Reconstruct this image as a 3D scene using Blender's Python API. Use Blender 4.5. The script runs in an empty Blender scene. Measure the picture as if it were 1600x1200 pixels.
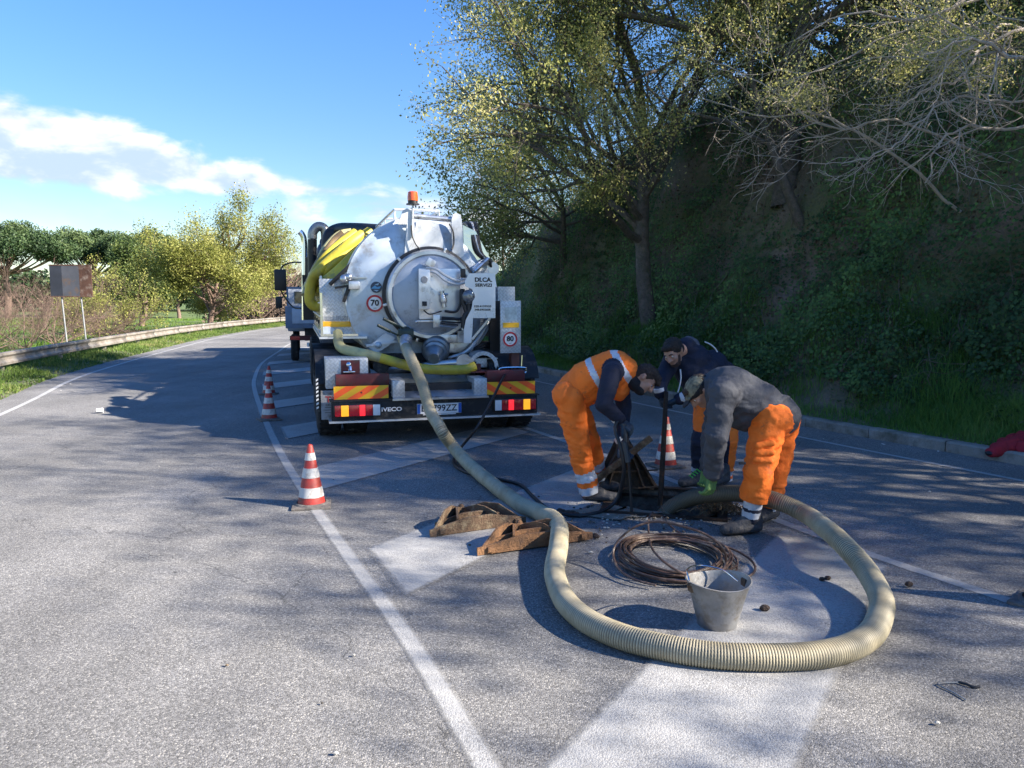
import bpy, bmesh, math, random, time
import numpy as np
from mathutils import Vector, Matrix, noise as mnoise
T_START = time.time()
random.seed(7)
S = bpy.context.scene
COL = S.collection
R = math.radians
PI = math.pi

# ------------------------------------------------------------------ camera
CAMH, PITCH, FPX = 1.70, R(6.18), 1200.0
cam_d = bpy.data.cameras.new('camera'); cam = bpy.data.objects.new('camera', cam_d); COL.objects.link(cam)
cam.location = (0, 0, CAMH); cam.rotation_euler = (R(90) - PITCH, 0, 0)
cam_d.sensor_width = 36; cam_d.lens = 27.0; cam_d.clip_start = 0.05; cam_d.clip_end = 3000
S.camera = cam

# ------------------------------------------------------------------ sun, sky, exposure
SUN_EL, SUN_DIR = R(31.0), Vector((0.955, -0.297, 0)).normalized()      # towards the sun, on the ground
sun_d = bpy.data.lights.new('sun', 'SUN'); sun = bpy.data.objects.new('sun', sun_d); COL.objects.link(sun)
sun_d.energy = 4.2; sun_d.angle = R(0.53); sun_d.color = (1.0, 0.91, 0.79)
sv = Vector((SUN_DIR.x * math.cos(SUN_EL), SUN_DIR.y * math.cos(SUN_EL), math.sin(SUN_EL)))
sun.rotation_euler = sv.to_track_quat('Z', 'Y').to_euler()
S.view_settings.view_transform = 'Standard'; S.view_settings.look = 'None'
S.view_settings.exposure = 2.15; S.view_settings.gamma = 1; S.view_settings.use_curve_mapping = False

world = bpy.data.worlds.new('World'); S.world = world; world.use_nodes = True
def build_world():
    nt = world.node_tree; nt.nodes.clear()
    def N(t, **kw):
        n = nt.nodes.new(t)
        for k, v in kw.items(): setattr(n, k, v)
        return n
    def L(a, b): nt.links.new(a, b)
    def mth(op, a, b=None, c=None, clamp=False):
        n = N('ShaderNodeMath', operation=op, use_clamp=clamp)
        for i, v in enumerate((a, b, c)):
            if v is None: continue
            if isinstance(v, (int, float)): n.inputs[i].default_value = v
            else: L(v, n.inputs[i])
        return n.outputs[0]
    def sstep(v, lo, hi):
        n = N('ShaderNodeMapRange', interpolation_type='SMOOTHSTEP')
        L(v, n.inputs[0]); n.inputs[1].default_value = lo; n.inputs[2].default_value = hi
        return n.outputs[0]
    out = N('ShaderNodeOutputWorld'); bg = N('ShaderNodeBackground')
    sky = N('ShaderNodeTexSky', sky_type='NISHITA'); sky.sun_disc = False
    sky.sun_elevation = SUN_EL; sky.sun_rotation = math.atan2(SUN_DIR.x, SUN_DIR.y)
    sky.air_density = 1.0; sky.dust_density = 0.0; sky.ozone_density = 1.6
    hs = N('ShaderNodeHueSaturation'); hs.inputs['Hue'].default_value = .512; hs.inputs['Saturation'].default_value = 1.34; hs.inputs['Value'].default_value = .72
    L(sky.outputs[0], hs.inputs['Color'])
    tc = N('ShaderNodeTexCoord'); sep = N('ShaderNodeSeparateXYZ'); L(tc.outputs['Generated'], sep.inputs[0])
    az = mth('ARCTAN2', sep.outputs[0], sep.outputs[1]); el = mth('ARCSINE', sep.outputs[2])
    comb = N('ShaderNodeCombineXYZ'); L(az, comb.inputs[0]); L(mth('MULTIPLY', el, 2.1), comb.inputs[1])
    n1 = N('ShaderNodeTexNoise'); n1.inputs['Scale'].default_value = 9; n1.inputs['Detail'].default_value = 8; n1.inputs['Roughness'].default_value = .56
    n1.inputs['Distortion'].default_value = .25; L(comb.outputs[0], n1.inputs['Vector'])
    # the same noise a little towards the sun gives the clouds their lit tops and grey bases
    mp = N('ShaderNodeMapping'); mp.inputs['Location'].default_value = (.012, .042, 0); L(comb.outputs[0], mp.inputs[0])
    n2 = N('ShaderNodeTexNoise'); n2.inputs['Scale'].default_value = 9; n2.inputs['Detail'].default_value = 5; n2.inputs['Roughness'].default_value = .5
    n2.inputs['Distortion'].default_value = .25; L(mp.outputs[0], n2.inputs['Vector'])
    top = mth('MULTIPLY_ADD', az, -.205, .107)
    d1 = mth('DIVIDE', mth('SUBTRACT', top, el), .028); d2 = mth('DIVIDE', mth('SUBTRACT', el, mth('MULTIPLY_ADD', az, .02, .128)), .016)
    band = mth('MINIMUM', mth('MINIMUM', d1, d2), 1.5)
    side = mth('MULTIPLY', sstep(az, -1.6, -.9), mth('SUBTRACT', 1.0, sstep(az, -.17, -.10)))
    dens = mth('ADD', mth('MULTIPLY', band, .8), mth('MULTIPLY', mth('SUBTRACT', n1.outputs[0], .5), 3.4))
    c1 = mth('MULTIPLY', sstep(dens, 0, .75), side)
    # small low cloud near the truck, and scattered low clouds all round the horizon
    low = mth('MULTIPLY', mth('SUBTRACT', 1.0, sstep(mth('ABSOLUTE', mth('SUBTRACT', el, .112)), .004, .022)), mth('MULTIPLY', sstep(az, -.30, -.24), mth('SUBTRACT', 1.0, sstep(az, .05, .16))))
    c2 = mth('MULTIPLY', low, sstep(n1.outputs[0], .40, .58))
    ring = mth('MULTIPLY', sstep(el, .04, .10), mth('SUBTRACT', 1.0, sstep(el, .2, .5)))
    outside = mth('MAXIMUM', sstep(az, .10, .25), mth('SUBTRACT', 1.0, sstep(az, -1.7, -1.3)))
    c3 = mth('MULTIPLY', mth('MULTIPLY', ring, outside), sstep(n1.outputs[0], .52, .68))
    # thin pale veil under the band
    veil = mth('MULTIPLY', mth('SUBTRACT', 1.0, sstep(el, .06, .15)), sstep(n2.outputs[0], .35, .7))
    c4 = mth('MULTIPLY', veil, .30)
    cov = mth('MINIMUM', mth('MAXIMUM', mth('MAXIMUM', c1, c2), mth('MAXIMUM', c3, c4)), .97)
    shade = sstep(mth('SUBTRACT', n1.outputs[0], n2.outputs[0]), -.10, .14)
    cc = N('ShaderNodeMix', data_type='RGBA'); cc.inputs[6].default_value = (1.75, 2.2, 3.3, 1); cc.inputs[7].default_value = (3.3, 3.35, 3.6, 1)
    L(shade, cc.inputs[0])
    hz = N('ShaderNodeMapRange', interpolation_type='SMOOTHSTEP'); L(el, hz.inputs[0]); hz.inputs[1].default_value = -.02; hz.inputs[2].default_value = .42; hz.inputs[3].default_value = .60; hz.inputs[4].default_value = 1.0
    hm = N('ShaderNodeVectorMath', operation='SCALE'); L(hs.outputs[0], hm.inputs[0]); L(hz.outputs[0], hm.inputs[3])      # clean spring air: less glare low down, all round
    mix = N('ShaderNodeMix', data_type='RGBA'); L(cov, mix.inputs[0]); L(hm.outputs[0], mix.inputs[6]); L(cc.outputs[2], mix.inputs[7])
    L(mix.outputs[2], bg.inputs[0]); bg.inputs[1].default_value = 0.085
    L(bg.outputs[0], out.inputs[0])
build_world()

# ------------------------------------------------------------------ pixel rays -> real places
def ray(px, py):
    a, b = (px - 800) / FPX, (600 - py) / FPX
    return Vector((a, math.cos(PITCH) + b * math.sin(PITCH), -math.sin(PITCH) + b * math.cos(PITCH)))
def G(px, py, z=0.0):
    d = ray(px, py); t = (z - CAMH) / d.z
    return Vector((d.x * t, d.y * t, z))
def AT(px, py, Y):
    d = ray(px, py); t = Y / d.y
    return Vector((d.x * t, Y, CAMH + d.z * t))

# ------------------------------------------------------------------ materials
MATS = {}
def nodes_of(m):
    m.use_nodes = True; nt = m.node_tree; nt.nodes.clear(); return nt
def M(name, color, rough=.6, metal=0., var=.25, scale=6., bump=.0, bscale=40., dirt=None, dirt_amt=.0, emit=0., spec=.5, coat=0., fine=0.):
    if name in MATS: return MATS[name]
    m = bpy.data.materials.new(name); nt = nodes_of(m); MATS[name] = m
    N = nt.nodes.new; L = nt.links.new
    out = N('ShaderNodeOutputMaterial'); b = N('ShaderNodeBsdfPrincipled'); L(b.outputs[0], out.inputs[0])
    tc = N('ShaderNodeTexCoord'); n = N('ShaderNodeTexNoise'); n.inputs['Scale'].default_value = scale; n.inputs['Detail'].default_value = 6
    n.inputs['Roughness'].default_value = .6; L(tc.outputs['Object'], n.inputs['Vector'])
    cr = N('ShaderNodeValToRGB'); cr.color_ramp.elements[0].position = .3; cr.color_ramp.elements[1].position = .72
    c0 = [max(0, c * (1 - var)) for c in color]; c1 = [min(1, c * (1 + var * .6)) for c in color]
    cr.color_ramp.elements[0].color = (*c0, 1); cr.color_ramp.elements[1].color = (*c1, 1)
    L(n.outputs[0], cr.inputs[0]); colout = cr.outputs[0]
    if fine > 0:
        nf = N('ShaderNodeTexNoise'); nf.inputs['Scale'].default_value = 220; nf.inputs['Detail'].default_value = 2; L(tc.outputs['Object'], nf.inputs['Vector'])
        mr = N('ShaderNodeMapRange'); L(nf.outputs[0], mr.inputs[0]); mr.inputs[1].default_value = .3; mr.inputs[2].default_value = .7
        mr.inputs[3].default_value = 1 - fine; mr.inputs[4].default_value = 1 + fine
        mm = N('ShaderNodeMix'); mm.data_type = 'RGBA'; mm.blend_type = 'MULTIPLY'; mm.inputs[0].default_value = 1
        L(colout, mm.inputs[6]); L(mr.outputs[0], mm.inputs[7]); colout = mm.outputs[2]
    if dirt is not None:
        n3 = N('ShaderNodeTexNoise'); n3.inputs['Scale'].default_value = scale * 1.7; n3.inputs['Detail'].default_value = 9; n3.inputs['Roughness'].default_value = .7
        mpn = N('ShaderNodeMapping'); mpn.inputs['Location'].default_value = (3.1, 1.7, 9.2); L(tc.outputs['Object'], mpn.inputs[0]); L(mpn.outputs[0], n3.inputs['Vector'])
        mr2 = N('ShaderNodeMapRange'); L(n3.outputs[0], mr2.inputs[0]); mr2.inputs[1].default_value = .62 - dirt_amt * .3; mr2.inputs[2].default_value = .72 - dirt_amt * .1
        mx = N('ShaderNodeMix'); mx.data_type = 'RGBA'; L(mr2.outputs[0], mx.inputs[0]); L(colout, mx.inputs[6]); mx.inputs[7].default_value = (*dirt, 1); colout = mx.outputs[2]
    L(colout, b.inputs['Base Color'])
    b.inputs['Roughness'].default_value = rough; b.inputs['Metallic'].default_value = metal
    b.inputs['Specular IOR Level'].default_value = spec; b.inputs['Coat Weight'].default_value = coat
    if rough < .9:
        mr3 = N('ShaderNodeMapRange'); L(n.outputs[0], mr3.inputs[0]); mr3.inputs[3].default_value = max(.03, rough - .12); mr3.inputs[4].default_value = min(1, rough + .14); L(mr3.outputs[0], b.inputs['Roughness'])
    if bump > 0:
        nb = N('ShaderNodeTexNoise'); nb.inputs['Scale'].default_value = bscale; nb.inputs['Detail'].default_value = 4; L(tc.outputs['Object'], nb.inputs['Vector'])
        bp = N('ShaderNodeBump'); bp.inputs['Strength'].default_value = bump; bp.inputs['Distance'].default_value = .02; L(nb.outputs[0], bp.inputs['Height']); L(bp.outputs[0], b.inputs['Normal'])
    if emit > 0:
        b.inputs['Emission Color'].default_value = (*color, 1); b.inputs['Emission Strength'].default_value = emit
    return m

def ground_coords(nt):
    tc = nt.nodes.new('ShaderNodeNewGeometry'); return tc.outputs['Position']
def asphalt_color(nt, pos):
    """aged asphalt: pale and dark aggregate chips in a grey binder, with large worn zones and tyre paths"""
    N = nt.nodes.new; L = nt.links.new
    v = N('ShaderNodeTexVoronoi'); v.inputs['Scale'].default_value = 140; L(pos, v.inputs['Vector'])
    cr = N('ShaderNodeValToRGB'); e = cr.color_ramp.elements
    e[0].position = 0; e[0].color = (.095, .093, .09, 1); e[1].position = 1; e[1].color = (.36, .345, .315, 1)
    for p, c in ((.25, .13), (.5, .17), (.75, .21), (.9, .26)):
        x = e.new(p); x.color = (c, c * .985, c * .965, 1)
    sx = N('ShaderNodeSeparateColor'); L(v.outputs['Color'], sx.inputs[0]); L(sx.outputs[0], cr.inputs[0])
    # far away the chips blend: mix in the average
    cd = N('ShaderNodeTexNoise'); cd.inputs['Scale'].default_value = 340; cd.inputs['Detail'].default_value = 2; L(pos, cd.inputs['Vector'])
    mr = N('ShaderNodeMapRange'); L(cd.outputs[0], mr.inputs[0]); mr.inputs[1].default_value = .3; mr.inputs[2].default_value = .7; mr.inputs[3].default_value = .80; mr.inputs[4].default_value = 1.20
    big = N('ShaderNodeTexNoise'); big.inputs['Scale'].default_value = .55; big.inputs['Detail'].default_value = 7; big.inputs['Roughness'].default_value = .6; L(pos, big.inputs['Vector'])
    mrb = N('ShaderNodeMapRange'); L(big.outputs[0], mrb.inputs[0]); mrb.inputs[1].default_value = .3; mrb.inputs[2].default_value = .7; mrb.inputs[3].default_value = .74; mrb.inputs[4].default_value = 1.20
    m0 = N('ShaderNodeMath'); m0.operation = 'MULTIPLY'; L(mr.outputs[0], m0.inputs[0]); L(mrb.outputs[0], m0.inputs[1])
    # tyre-polished paths and seams run along the lanes
    mpl = N('ShaderNodeMapping'); mpl.inputs['Rotation'].default_value = (0, 0, R(-20)); mpl.inputs['Scale'].default_value = (1.1, .05, 1); L(pos, mpl.inputs[0])
    ln_ = N('ShaderNodeTexNoise'); ln_.inputs['Scale'].default_value = 1.; ln_.inputs['Detail'].default_value = 5; ln_.inputs['Roughness'].default_value = .65; L(mpl.outputs[0], ln_.inputs['Vector'])
    mrl = N('ShaderNodeMapRange'); L(ln_.outputs[0], mrl.inputs[0]); mrl.inputs[1].default_value = .3; mrl.inputs[2].default_value = .7; mrl.inputs[3].default_value = .80; mrl.inputs[4].default_value = 1.16
    m1 = N('ShaderNodeMath'); m1.operation = 'MULTIPLY'; L(m0.outputs[0], m1.inputs[0]); L(mrl.outputs[0], m1.inputs[1])
    mm = N('ShaderNodeMix'); mm.data_type = 'RGBA'; mm.blend_type = 'MULTIPLY'; mm.inputs[0].default_value = 1; L(cr.outputs[0], mm.inputs[6]); L(m1.outputs[0], mm.inputs[7])
    # oil spots and small dark stains
    st = N('ShaderNodeTexVoronoi'); st.inputs['Scale'].default_value = 1.6; st.inputs['Randomness'].default_value = 1; L(pos, st.inputs['Vector'])
    ms = N('ShaderNodeMapRange'); L(st.outputs['Distance'], ms.inputs[0]); ms.inputs[1].default_value = .015; ms.inputs[2].default_value = .04; ms.inputs[3].default_value = .45; ms.inputs[4].default_value = 1
    m2 = N('ShaderNodeMix'); m2.data_type = 'RGBA'; m2.blend_type = 'MULTIPLY'; m2.inputs[0].default_value = 1; L(mm.outputs[2], m2.inputs[6]); L(ms.outputs[0], m2.inputs[7])
    return m2.outputs[2], v.outputs['Distance'], sx.outputs[0]
def asphalt_bump(nt, h, b, s=.7):
    bp = nt.nodes.new('ShaderNodeBump'); bp.inputs['Strength'].default_value = s; bp.inputs['Distance'].default_value = .004
    bp.invert = True; nt.links.new(h, bp.inputs['Height']); nt.links.new(bp.outputs[0], b.inputs['Normal'])
def mat_asphalt():
    m = bpy.data.materials.new('asphalt'); nt = nodes_of(m); N = nt.nodes.new; L = nt.links.new
    out = N('ShaderNodeOutputMaterial'); b = N('ShaderNodeBsdfPrincipled'); L(b.outputs[0], out.inputs[0])
    pos = ground_coords(nt); c, h, _ = asphalt_color(nt, pos)
    # crack lines
    ck = N('ShaderNodeTexVoronoi'); ck.feature = 'DISTANCE_TO_EDGE'; ck.inputs['Scale'].default_value = .28
    w = N('ShaderNodeTexNoise'); w.inputs['Scale'].default_value = 2.2; w.inputs['Detail'].default_value = 5; L(pos, w.inputs['Vector'])
    va = N('ShaderNodeVectorMath'); va.operation = 'MULTIPLY_ADD'; va.inputs[1].default_value = (.6, .6, .6); L(w.outputs['Color'], va.inputs[0]); L(pos, va.inputs[2]); L(va.outputs[0], ck.inputs['Vector'])
    mk = N('ShaderNodeMapRange'); L(ck.outputs['Distance'], mk.inputs[0]); mk.inputs[1].default_value = .0006; mk.inputs[2].default_value = .002; mk.inputs[3].default_value = .62; mk.inputs[4].default_value = 1
    mx = N('ShaderNodeMix'); mx.data_type = 'RGBA'; mx.blend_type = 'MULTIPLY'; mx.inputs[0].default_value = 1; L(c, mx.inputs[6]); L(mk.outputs[0], mx.inputs[7])
    L(mx.outputs[2], b.inputs['Base Color']); b.inputs['Roughness'].default_value = .82; b.inputs['Specular IOR Level'].default_value = .35
    asphalt_bump(nt, h, b); return m
def mat_paint(name, amount, soft):
    """thin white road paint worn through to the chips; amount = how much is left"""
    m = bpy.data.materials.new(name); nt = nodes_of(m); N = nt.nodes.new; L = nt.links.new
    out = N('ShaderNodeOutputMaterial'); b = N('ShaderNodeBsdfPrincipled'); tr = N('ShaderNodeBsdfTransparent'); mixs = N('ShaderNodeMixShader')
    pos = ground_coords(nt); c, h, rnd = asphalt_color(nt, pos)
    n = N('ShaderNodeTexNoise'); n.inputs['Scale'].default_value = 3.0; n.inputs['Detail'].default_value = 8; n.inputs['Roughness'].default_value = .7; L(pos, n.inputs['Vector'])
    a = N('ShaderNodeMath'); a.operation = 'MULTIPLY_ADD'; L(n.outputs[0], a.inputs[0]); a.inputs[1].default_value = 1.0; a.inputs[2].default_value = amount - .5
    s = N('ShaderNodeMath'); s.operation = 'SUBTRACT'; L(a.outputs[0], s.inputs[0])
    rr = N('ShaderNodeMath'); rr.operation = 'MULTIPLY'; L(rnd, rr.inputs[0]); rr.inputs[1].default_value = .75; L(rr.outputs[0], s.inputs[1])
    mr = N('ShaderNodeMapRange'); L(s.outputs[0], mr.inputs[0]); mr.inputs[1].default_value = -.05; mr.inputs[2].default_value = .3; mr.inputs[3].default_value = .10; mr.inputs[4].default_value = .72
    mx = N('ShaderNodeMix'); mx.data_type = 'RGBA'; L(mr.outputs[0], mx.inputs[0]); L(c, mx.inputs[6]); mx.inputs[7].default_value = (.44, .44, .43, 1)
    L(mx.outputs[2], b.inputs['Base Color']); b.inputs['Roughness'].default_value = .7; asphalt_bump(nt, h, b, .5)
    # ragged sprayed edge
    at = N('ShaderNodeAttribute'); at.attribute_name = 'edge'
    en = N('ShaderNodeTexNoise'); en.inputs['Scale'].default_value = 30; en.inputs['Detail'].default_value = 4; L(pos, en.inputs['Vector'])
    e2 = N('ShaderNodeMath'); e2.operation = 'MULTIPLY_ADD'; L(en.outputs[0], e2.inputs[0]); e2.inputs[1].default_value = soft; L(at.outputs['Fac'], e2.inputs[2])
    em = N('ShaderNodeMapRange'); L(e2.outputs[0], em.inputs[0]); em.inputs[1].default_value = soft * .4; em.inputs[2].default_value = soft * .4 + .95
    L(em.outputs[0], mixs.inputs[0]); L(tr.outputs[0], mixs.inputs[1]); L(b.outputs[0], mixs.inputs[2]); L(mixs.outputs[0], out.inputs[0])
    return m
def mat_leaf(name, ramp, trans=.35, rough=.6):
    if name in MATS: return MATS[name]
    m = bpy.data.materials.new(name); nt = nodes_of(m); N = nt.nodes.new; L = nt.links.new; MATS[name] = m
    out = N('ShaderNodeOutputMaterial'); d = N('ShaderNodeBsdfPrincipled'); t = N('ShaderNodeBsdfTranslucent'); mx = N('ShaderNodeMixShader')
    at = N('ShaderNodeAttribute'); at.attribute_name = 'lv'; cr = N('ShaderNodeValToRGB'); e = cr.color_ramp.elements
    e[0].position = 0; e[0].color = (*ramp[0], 1); e[1].position = 1; e[1].color = (*ramp[-1], 1)
    for i, c in enumerate(ramp[1:-1]):
        x = e.new((i + 1) / (len(ramp) - 1)); x.color = (*c, 1)
    L(at.outputs['Fac'], cr.inputs[0]); L(cr.outputs[0], d.inputs['Base Color']); d.inputs['Roughness'].default_value = rough; d.inputs['Specular IOR Level'].default_value = .3
    L(cr.outputs[0], t.inputs[0]); mx.inputs[0].default_value = trans; L(d.outputs[0], mx.inputs[1]); L(t.outputs[0], mx.inputs[2]); L(mx.outputs[0], out.inputs[0])
    return m
def mat_tread(name, color=(.62, .64, .66)):
    """checker plate: short raised bars at alternating angles"""
    if name in MATS: return MATS[name]
    m = bpy.data.materials.new(name); nt = nodes_of(m); N = nt.nodes.new; L = nt.links.new; MATS[name] = m
    out = N('ShaderNodeOutputMaterial'); b = N('ShaderNodeBsdfPrincipled'); L(b.outputs[0], out.inputs[0])
    tc = N('ShaderNodeTexCoord'); hs = []
    for ang in (R(45), R(-45)):
        mp = N('ShaderNodeMapping'); mp.inputs['Rotation'].default_value = (0, ang, 0); L(tc.outputs['Object'], mp.inputs[0])
        w = N('ShaderNodeTexWave'); w.inputs['Scale'].default_value = 9; w.bands_direction = 'X'; L(mp.outputs[0], w.inputs['Vector']); hs.append(w.outputs['Fac'])
    ck = N('ShaderNodeTexChecker'); ck.inputs['Scale'].default_value = 26
    mp = N('ShaderNodeMapping'); mp.inputs['Rotation'].default_value = (0, R(45), 0); mp.inputs['Scale'].default_value = (1, .01, 1); L(tc.outputs['Object'], mp.inputs[0]); L(mp.outputs[0], ck.inputs['Vector'])
    mx = N('ShaderNodeMix'); L(ck.outputs['Fac'], mx.inputs[0]); L(hs[0], mx.inputs[2]); L(hs[1], mx.inputs[3])
    bp = N('ShaderNodeBump'); bp.inputs['Strength'].default_value = .35; bp.inputs['Distance'].default_value = .004; L(mx.outputs[0], bp.inputs['Height']); L(bp.outputs[0], b.inputs['Normal'])
    n = N('ShaderNodeTexNoise'); n.inputs['Scale'].default_value = 5; n.inputs['Detail'].default_value = 8; L(tc.outputs['Object'], n.inputs['Vector'])
    cr = N('ShaderNodeValToRGB'); cr.color_ramp.elements[0].position = .3; cr.color_ramp.elements[0].color = (*[c * .78 for c in color], 1); cr.color_ramp.elements[1].position = .7; cr.color_ramp.elements[1].color = (*color, 1)
    L(n.outputs[0], cr.inputs[0])
    m2 = N('ShaderNodeMix'); m2.data_type = 'RGBA'; m2.blend_type = 'MULTIPLY'; m2.inputs[0].default_value = .22; L(cr.outputs[0], m2.inputs[6]); L(mx.outputs[0], m2.inputs[7])
    L(m2.outputs[2], b.inputs['Base Color']); b.inputs['Metallic'].default_value = .5; b.inputs['Roughness'].default_value = .45
    return m

# ------------------------------------------------------------------ things and meshes
PMAT = {}
def props(o, label=None, cat=None, group=None, kind=None):
    if label: o['label'] = label
    if cat: o['category'] = cat
    if group: o['group'] = group
    if kind: o['kind'] = kind
    return o
def thing(name, label, cat, loc=(0, 0, 0), rotz=0., group=None, kind=None):
    o = bpy.data.objects.new(name, None); COL.objects.link(o); o.empty_display_size = .2
    o.location = loc; o.rotation_euler = (0, 0, rotz); props(o, label, cat, group, kind)
    PMAT[o.name] = Matrix.Translation(Vector(loc)) @ Matrix.Rotation(rotz, 4, 'Z')
    return o
def link(name, me, parent=None, mats=(), inv=None):
    for m in mats: me.materials.append(m)
    o = bpy.data.objects.new(name, me); COL.objects.link(o)
    if parent: o.parent = parent
    return o
class MB:
    """collects shapes, then links them as ONE mesh object"""
    def __init__(s): s.v = []; s.f = []; s.m = []; s.s = []
    def add(s, vs, fs, mi=0, smooth=False, mat=None):
        b = len(s.v)
        s.v.extend([tuple(mat @ Vector(p)) for p in vs] if mat is not None else [tuple(p) for p in vs])
        for f in fs: s.f.append([b + i for i in f]); s.m.append(mi); s.s.append(smooth)
        return s
    def box(s, lo, hi, mi=0, mat=None, bev=0.):
        x0, y0, z0 = lo; x1, y1, z1 = hi
        if bev <= 0:
            vs = [(x0, y0, z0), (x1, y0, z0), (x1, y1, z0), (x0, y1, z0), (x0, y0, z1), (x1, y0, z1), (x1, y1, z1), (x0, y1, z1)]
            return s.add(vs, [(0, 3, 2, 1), (4, 5, 6, 7), (0, 1, 5, 4), (1, 2, 6, 5), (2, 3, 7, 6), (3, 0, 4, 7)], mi, False, mat)
        bm = bmesh.new(); bmesh.ops.create_cube(bm, size=1)
        for v in bm.verts: v.co = Vector(((x0 + x1) / 2 + v.co.x * (x1 - x0), (y0 + y1) / 2 + v.co.y * (y1 - y0), (z0 + z1) / 2 + v.co.z * (z1 - z0)))
        bmesh.ops.bevel(bm, geom=bm.edges[:], offset=bev, segments=2, affect='EDGES', profile=.6)
        bm.verts.index_update(); vs = [v.co.copy() for v in bm.verts]; fs = [[v.index for v in f.verts] for f in bm.faces]; bm.free()
        return s.add(vs, fs, mi, True, mat)
    def bar(s, a, b, w, h, mi=0, bev=0.):
        a, b = Vector(a), Vector(b); d = b - a; q = d.to_track_quat('Y', 'Z').to_matrix().to_4x4()
        return s.box((-w / 2, 0, -h / 2), (w / 2, d.length, h / 2), mi, Matrix.Translation(a) @ q, bev)
    def prism(s, pts, t, mi=0, mat=None):
        """polygon in the local XZ plane with thickness t along +Y"""
        n = len(pts); vs = [(p[0], 0, p[1]) for p in pts] + [(p[0], t, p[1]) for p in pts]
        fs = [tuple(range(n)), tuple(range(2 * n - 1, n - 1, -1))] + [(i, i + n, (i + 1) % n + n, (i + 1) % n) for i in range(n)]
        return s.add(vs, fs, mi, False, mat)
    def slab(s, pts, z0, z1, mi=0, mat=None):
        """polygon in the XY plane from z0 to z1"""
        n = len(pts); vs = [(p[0], p[1], z0) for p in pts] + [(p[0], p[1], z1) for p in pts]
        fs = [tuple(range(n - 1, -1, -1)), tuple(range(n, 2 * n))] + [(i, (i + 1) % n, (i + 1) % n + n, i + n) for i in range(n)]
        return s.add(vs, fs, mi, False, mat)
    def tube(s, pts, rad, n=10, mi=0, caps=True, smooth=True, mat=None):
        pts = [Vector(p) for p in pts]; m = len(pts)
        if m < 2: return s
        rs = rad if hasattr(rad, '__len__') else [rad] * m
        vs = []; t0 = (pts[1] - pts[0]).normalized()
        up = Vector((0, 0, 1)) if abs(t0.z) < .9 else Vector((1, 0, 0)); u = t0.cross(up).normalized()
        for i, p in enumerate(pts):
            t = (pts[min(i + 1, m - 1)] - pts[max(i - 1, 0)])
            if t.length < 1e-9: t = t0
            t = t.normalized(); u = (u - t * u.dot(t))
            if u.length < 1e-6: u = t.orthogonal()
            u.normalize(); w = t.cross(u)
            for k in range(n):
                a = 2 * PI * k / n; vs.append(p + (u * math.cos(a) + w * math.sin(a)) * rs[i])
        fs = [(i * n + k, i * n + (k + 1) % n, (i + 1) * n + (k + 1) % n, (i + 1) * n + k) for i in range(m - 1) for k in range(n)]
        if caps: fs += [tuple(range(n - 1, -1, -1)), tuple(range((m - 1) * n, m * n))]
        return s.add(vs, fs, mi, smooth, mat)
    def lathe(s, prof, n=32, mi=0, axis='Z', mat=None, smooth=True, arc=2 * PI, caps=False):
        """prof: (radius, height) pairs"""
        full = arc > 2 * PI - 1e-4; k = n if full else n + 1; vs = []
        for r, h in prof:
            for i in range(k):
                a = arc * i / n; c, d = r * math.cos(a), r * math.sin(a)
                vs.append((c, d, h) if axis == 'Z' else ((c, h, d) if axis == 'Y' else (h, c, d)))
        fs = []
        for j in range(len(prof) - 1):
            for i in range(n):
                a, b = j * k + i, j * k + (i + 1) % k
                q = (a, b, b + k, a + k); fs.append(q if axis != 'Y' else q[::-1])
        return s.add(vs, fs, mi, smooth, mat)
    def ball(s, c, r, n=10, mi=0, mat=None):
        r = r if hasattr(r, '__len__') else (r, r, r); prof = []
        vs = []; fs = []; mlat = max(5, n // 2 + 1)
        for j in range(mlat + 1):
            th = PI * j / mlat
            for i in range(n):
                a = 2 * PI * i / n; vs.append((c[0] + r[0] * math.sin(th) * math.cos(a), c[1] + r[1] * math.sin(th) * math.sin(a), c[2] + r[2] * math.cos(th)))
        for j in range(mlat):
            for i in range(n): fs.append((j * n + i, (j + 1) * n + i, (j + 1) * n + (i + 1) % n, j * n + (i + 1) % n))
        return s.add(vs, fs, mi, True, mat)
    def capsule(s, a, b, ra, rb, n=12, mi=0):
        a, b = Vector(a), Vector(b); d = (b - a); L = d.length
        if L < 1e-6: return s.ball(a, ra, n, mi)
        d.normalize(); pts = []; rs = []
        for k in range(5):
            th = PI / 2 * k / 5; pts.append(a - d * ra * math.cos(th)); rs.append(max(.0005, ra * math.sin(th)))
        pts.append(a); rs.append(ra); pts.append(b); rs.append(rb)
        for k in range(4, -1, -1):
            th = PI / 2 * k / 5; pts.append(b + d * rb * math.cos(th)); rs.append(max(.0005, rb * math.sin(th)))
        return s.tube(pts, rs, n, mi)
    def mesh(s, name):
        me = bpy.data.meshes.new(name); me.from_pydata(s.v, [], s.f); me.update()
        if s.m: me.polygons.foreach_set('material_index', s.m); me.polygons.foreach_set('use_smooth', s.s)
        return me
    def build(s, name, mats, parent=None, world=False, sharp=None):
        if world and parent:
            inv = PMAT[parent.name].inverted(); s.v = [tuple(inv @ Vector(p)) for p in s.v]
        me = s.mesh(name)
        if not isinstance(mats, (list, tuple)): mats = [mats]
        o = link(name, me, parent, mats)
        if any(s.s):
            try: me.set_sharp_from_angle(angle=R(38 if sharp is None else sharp))
            except Exception: pass
        return o
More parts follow.
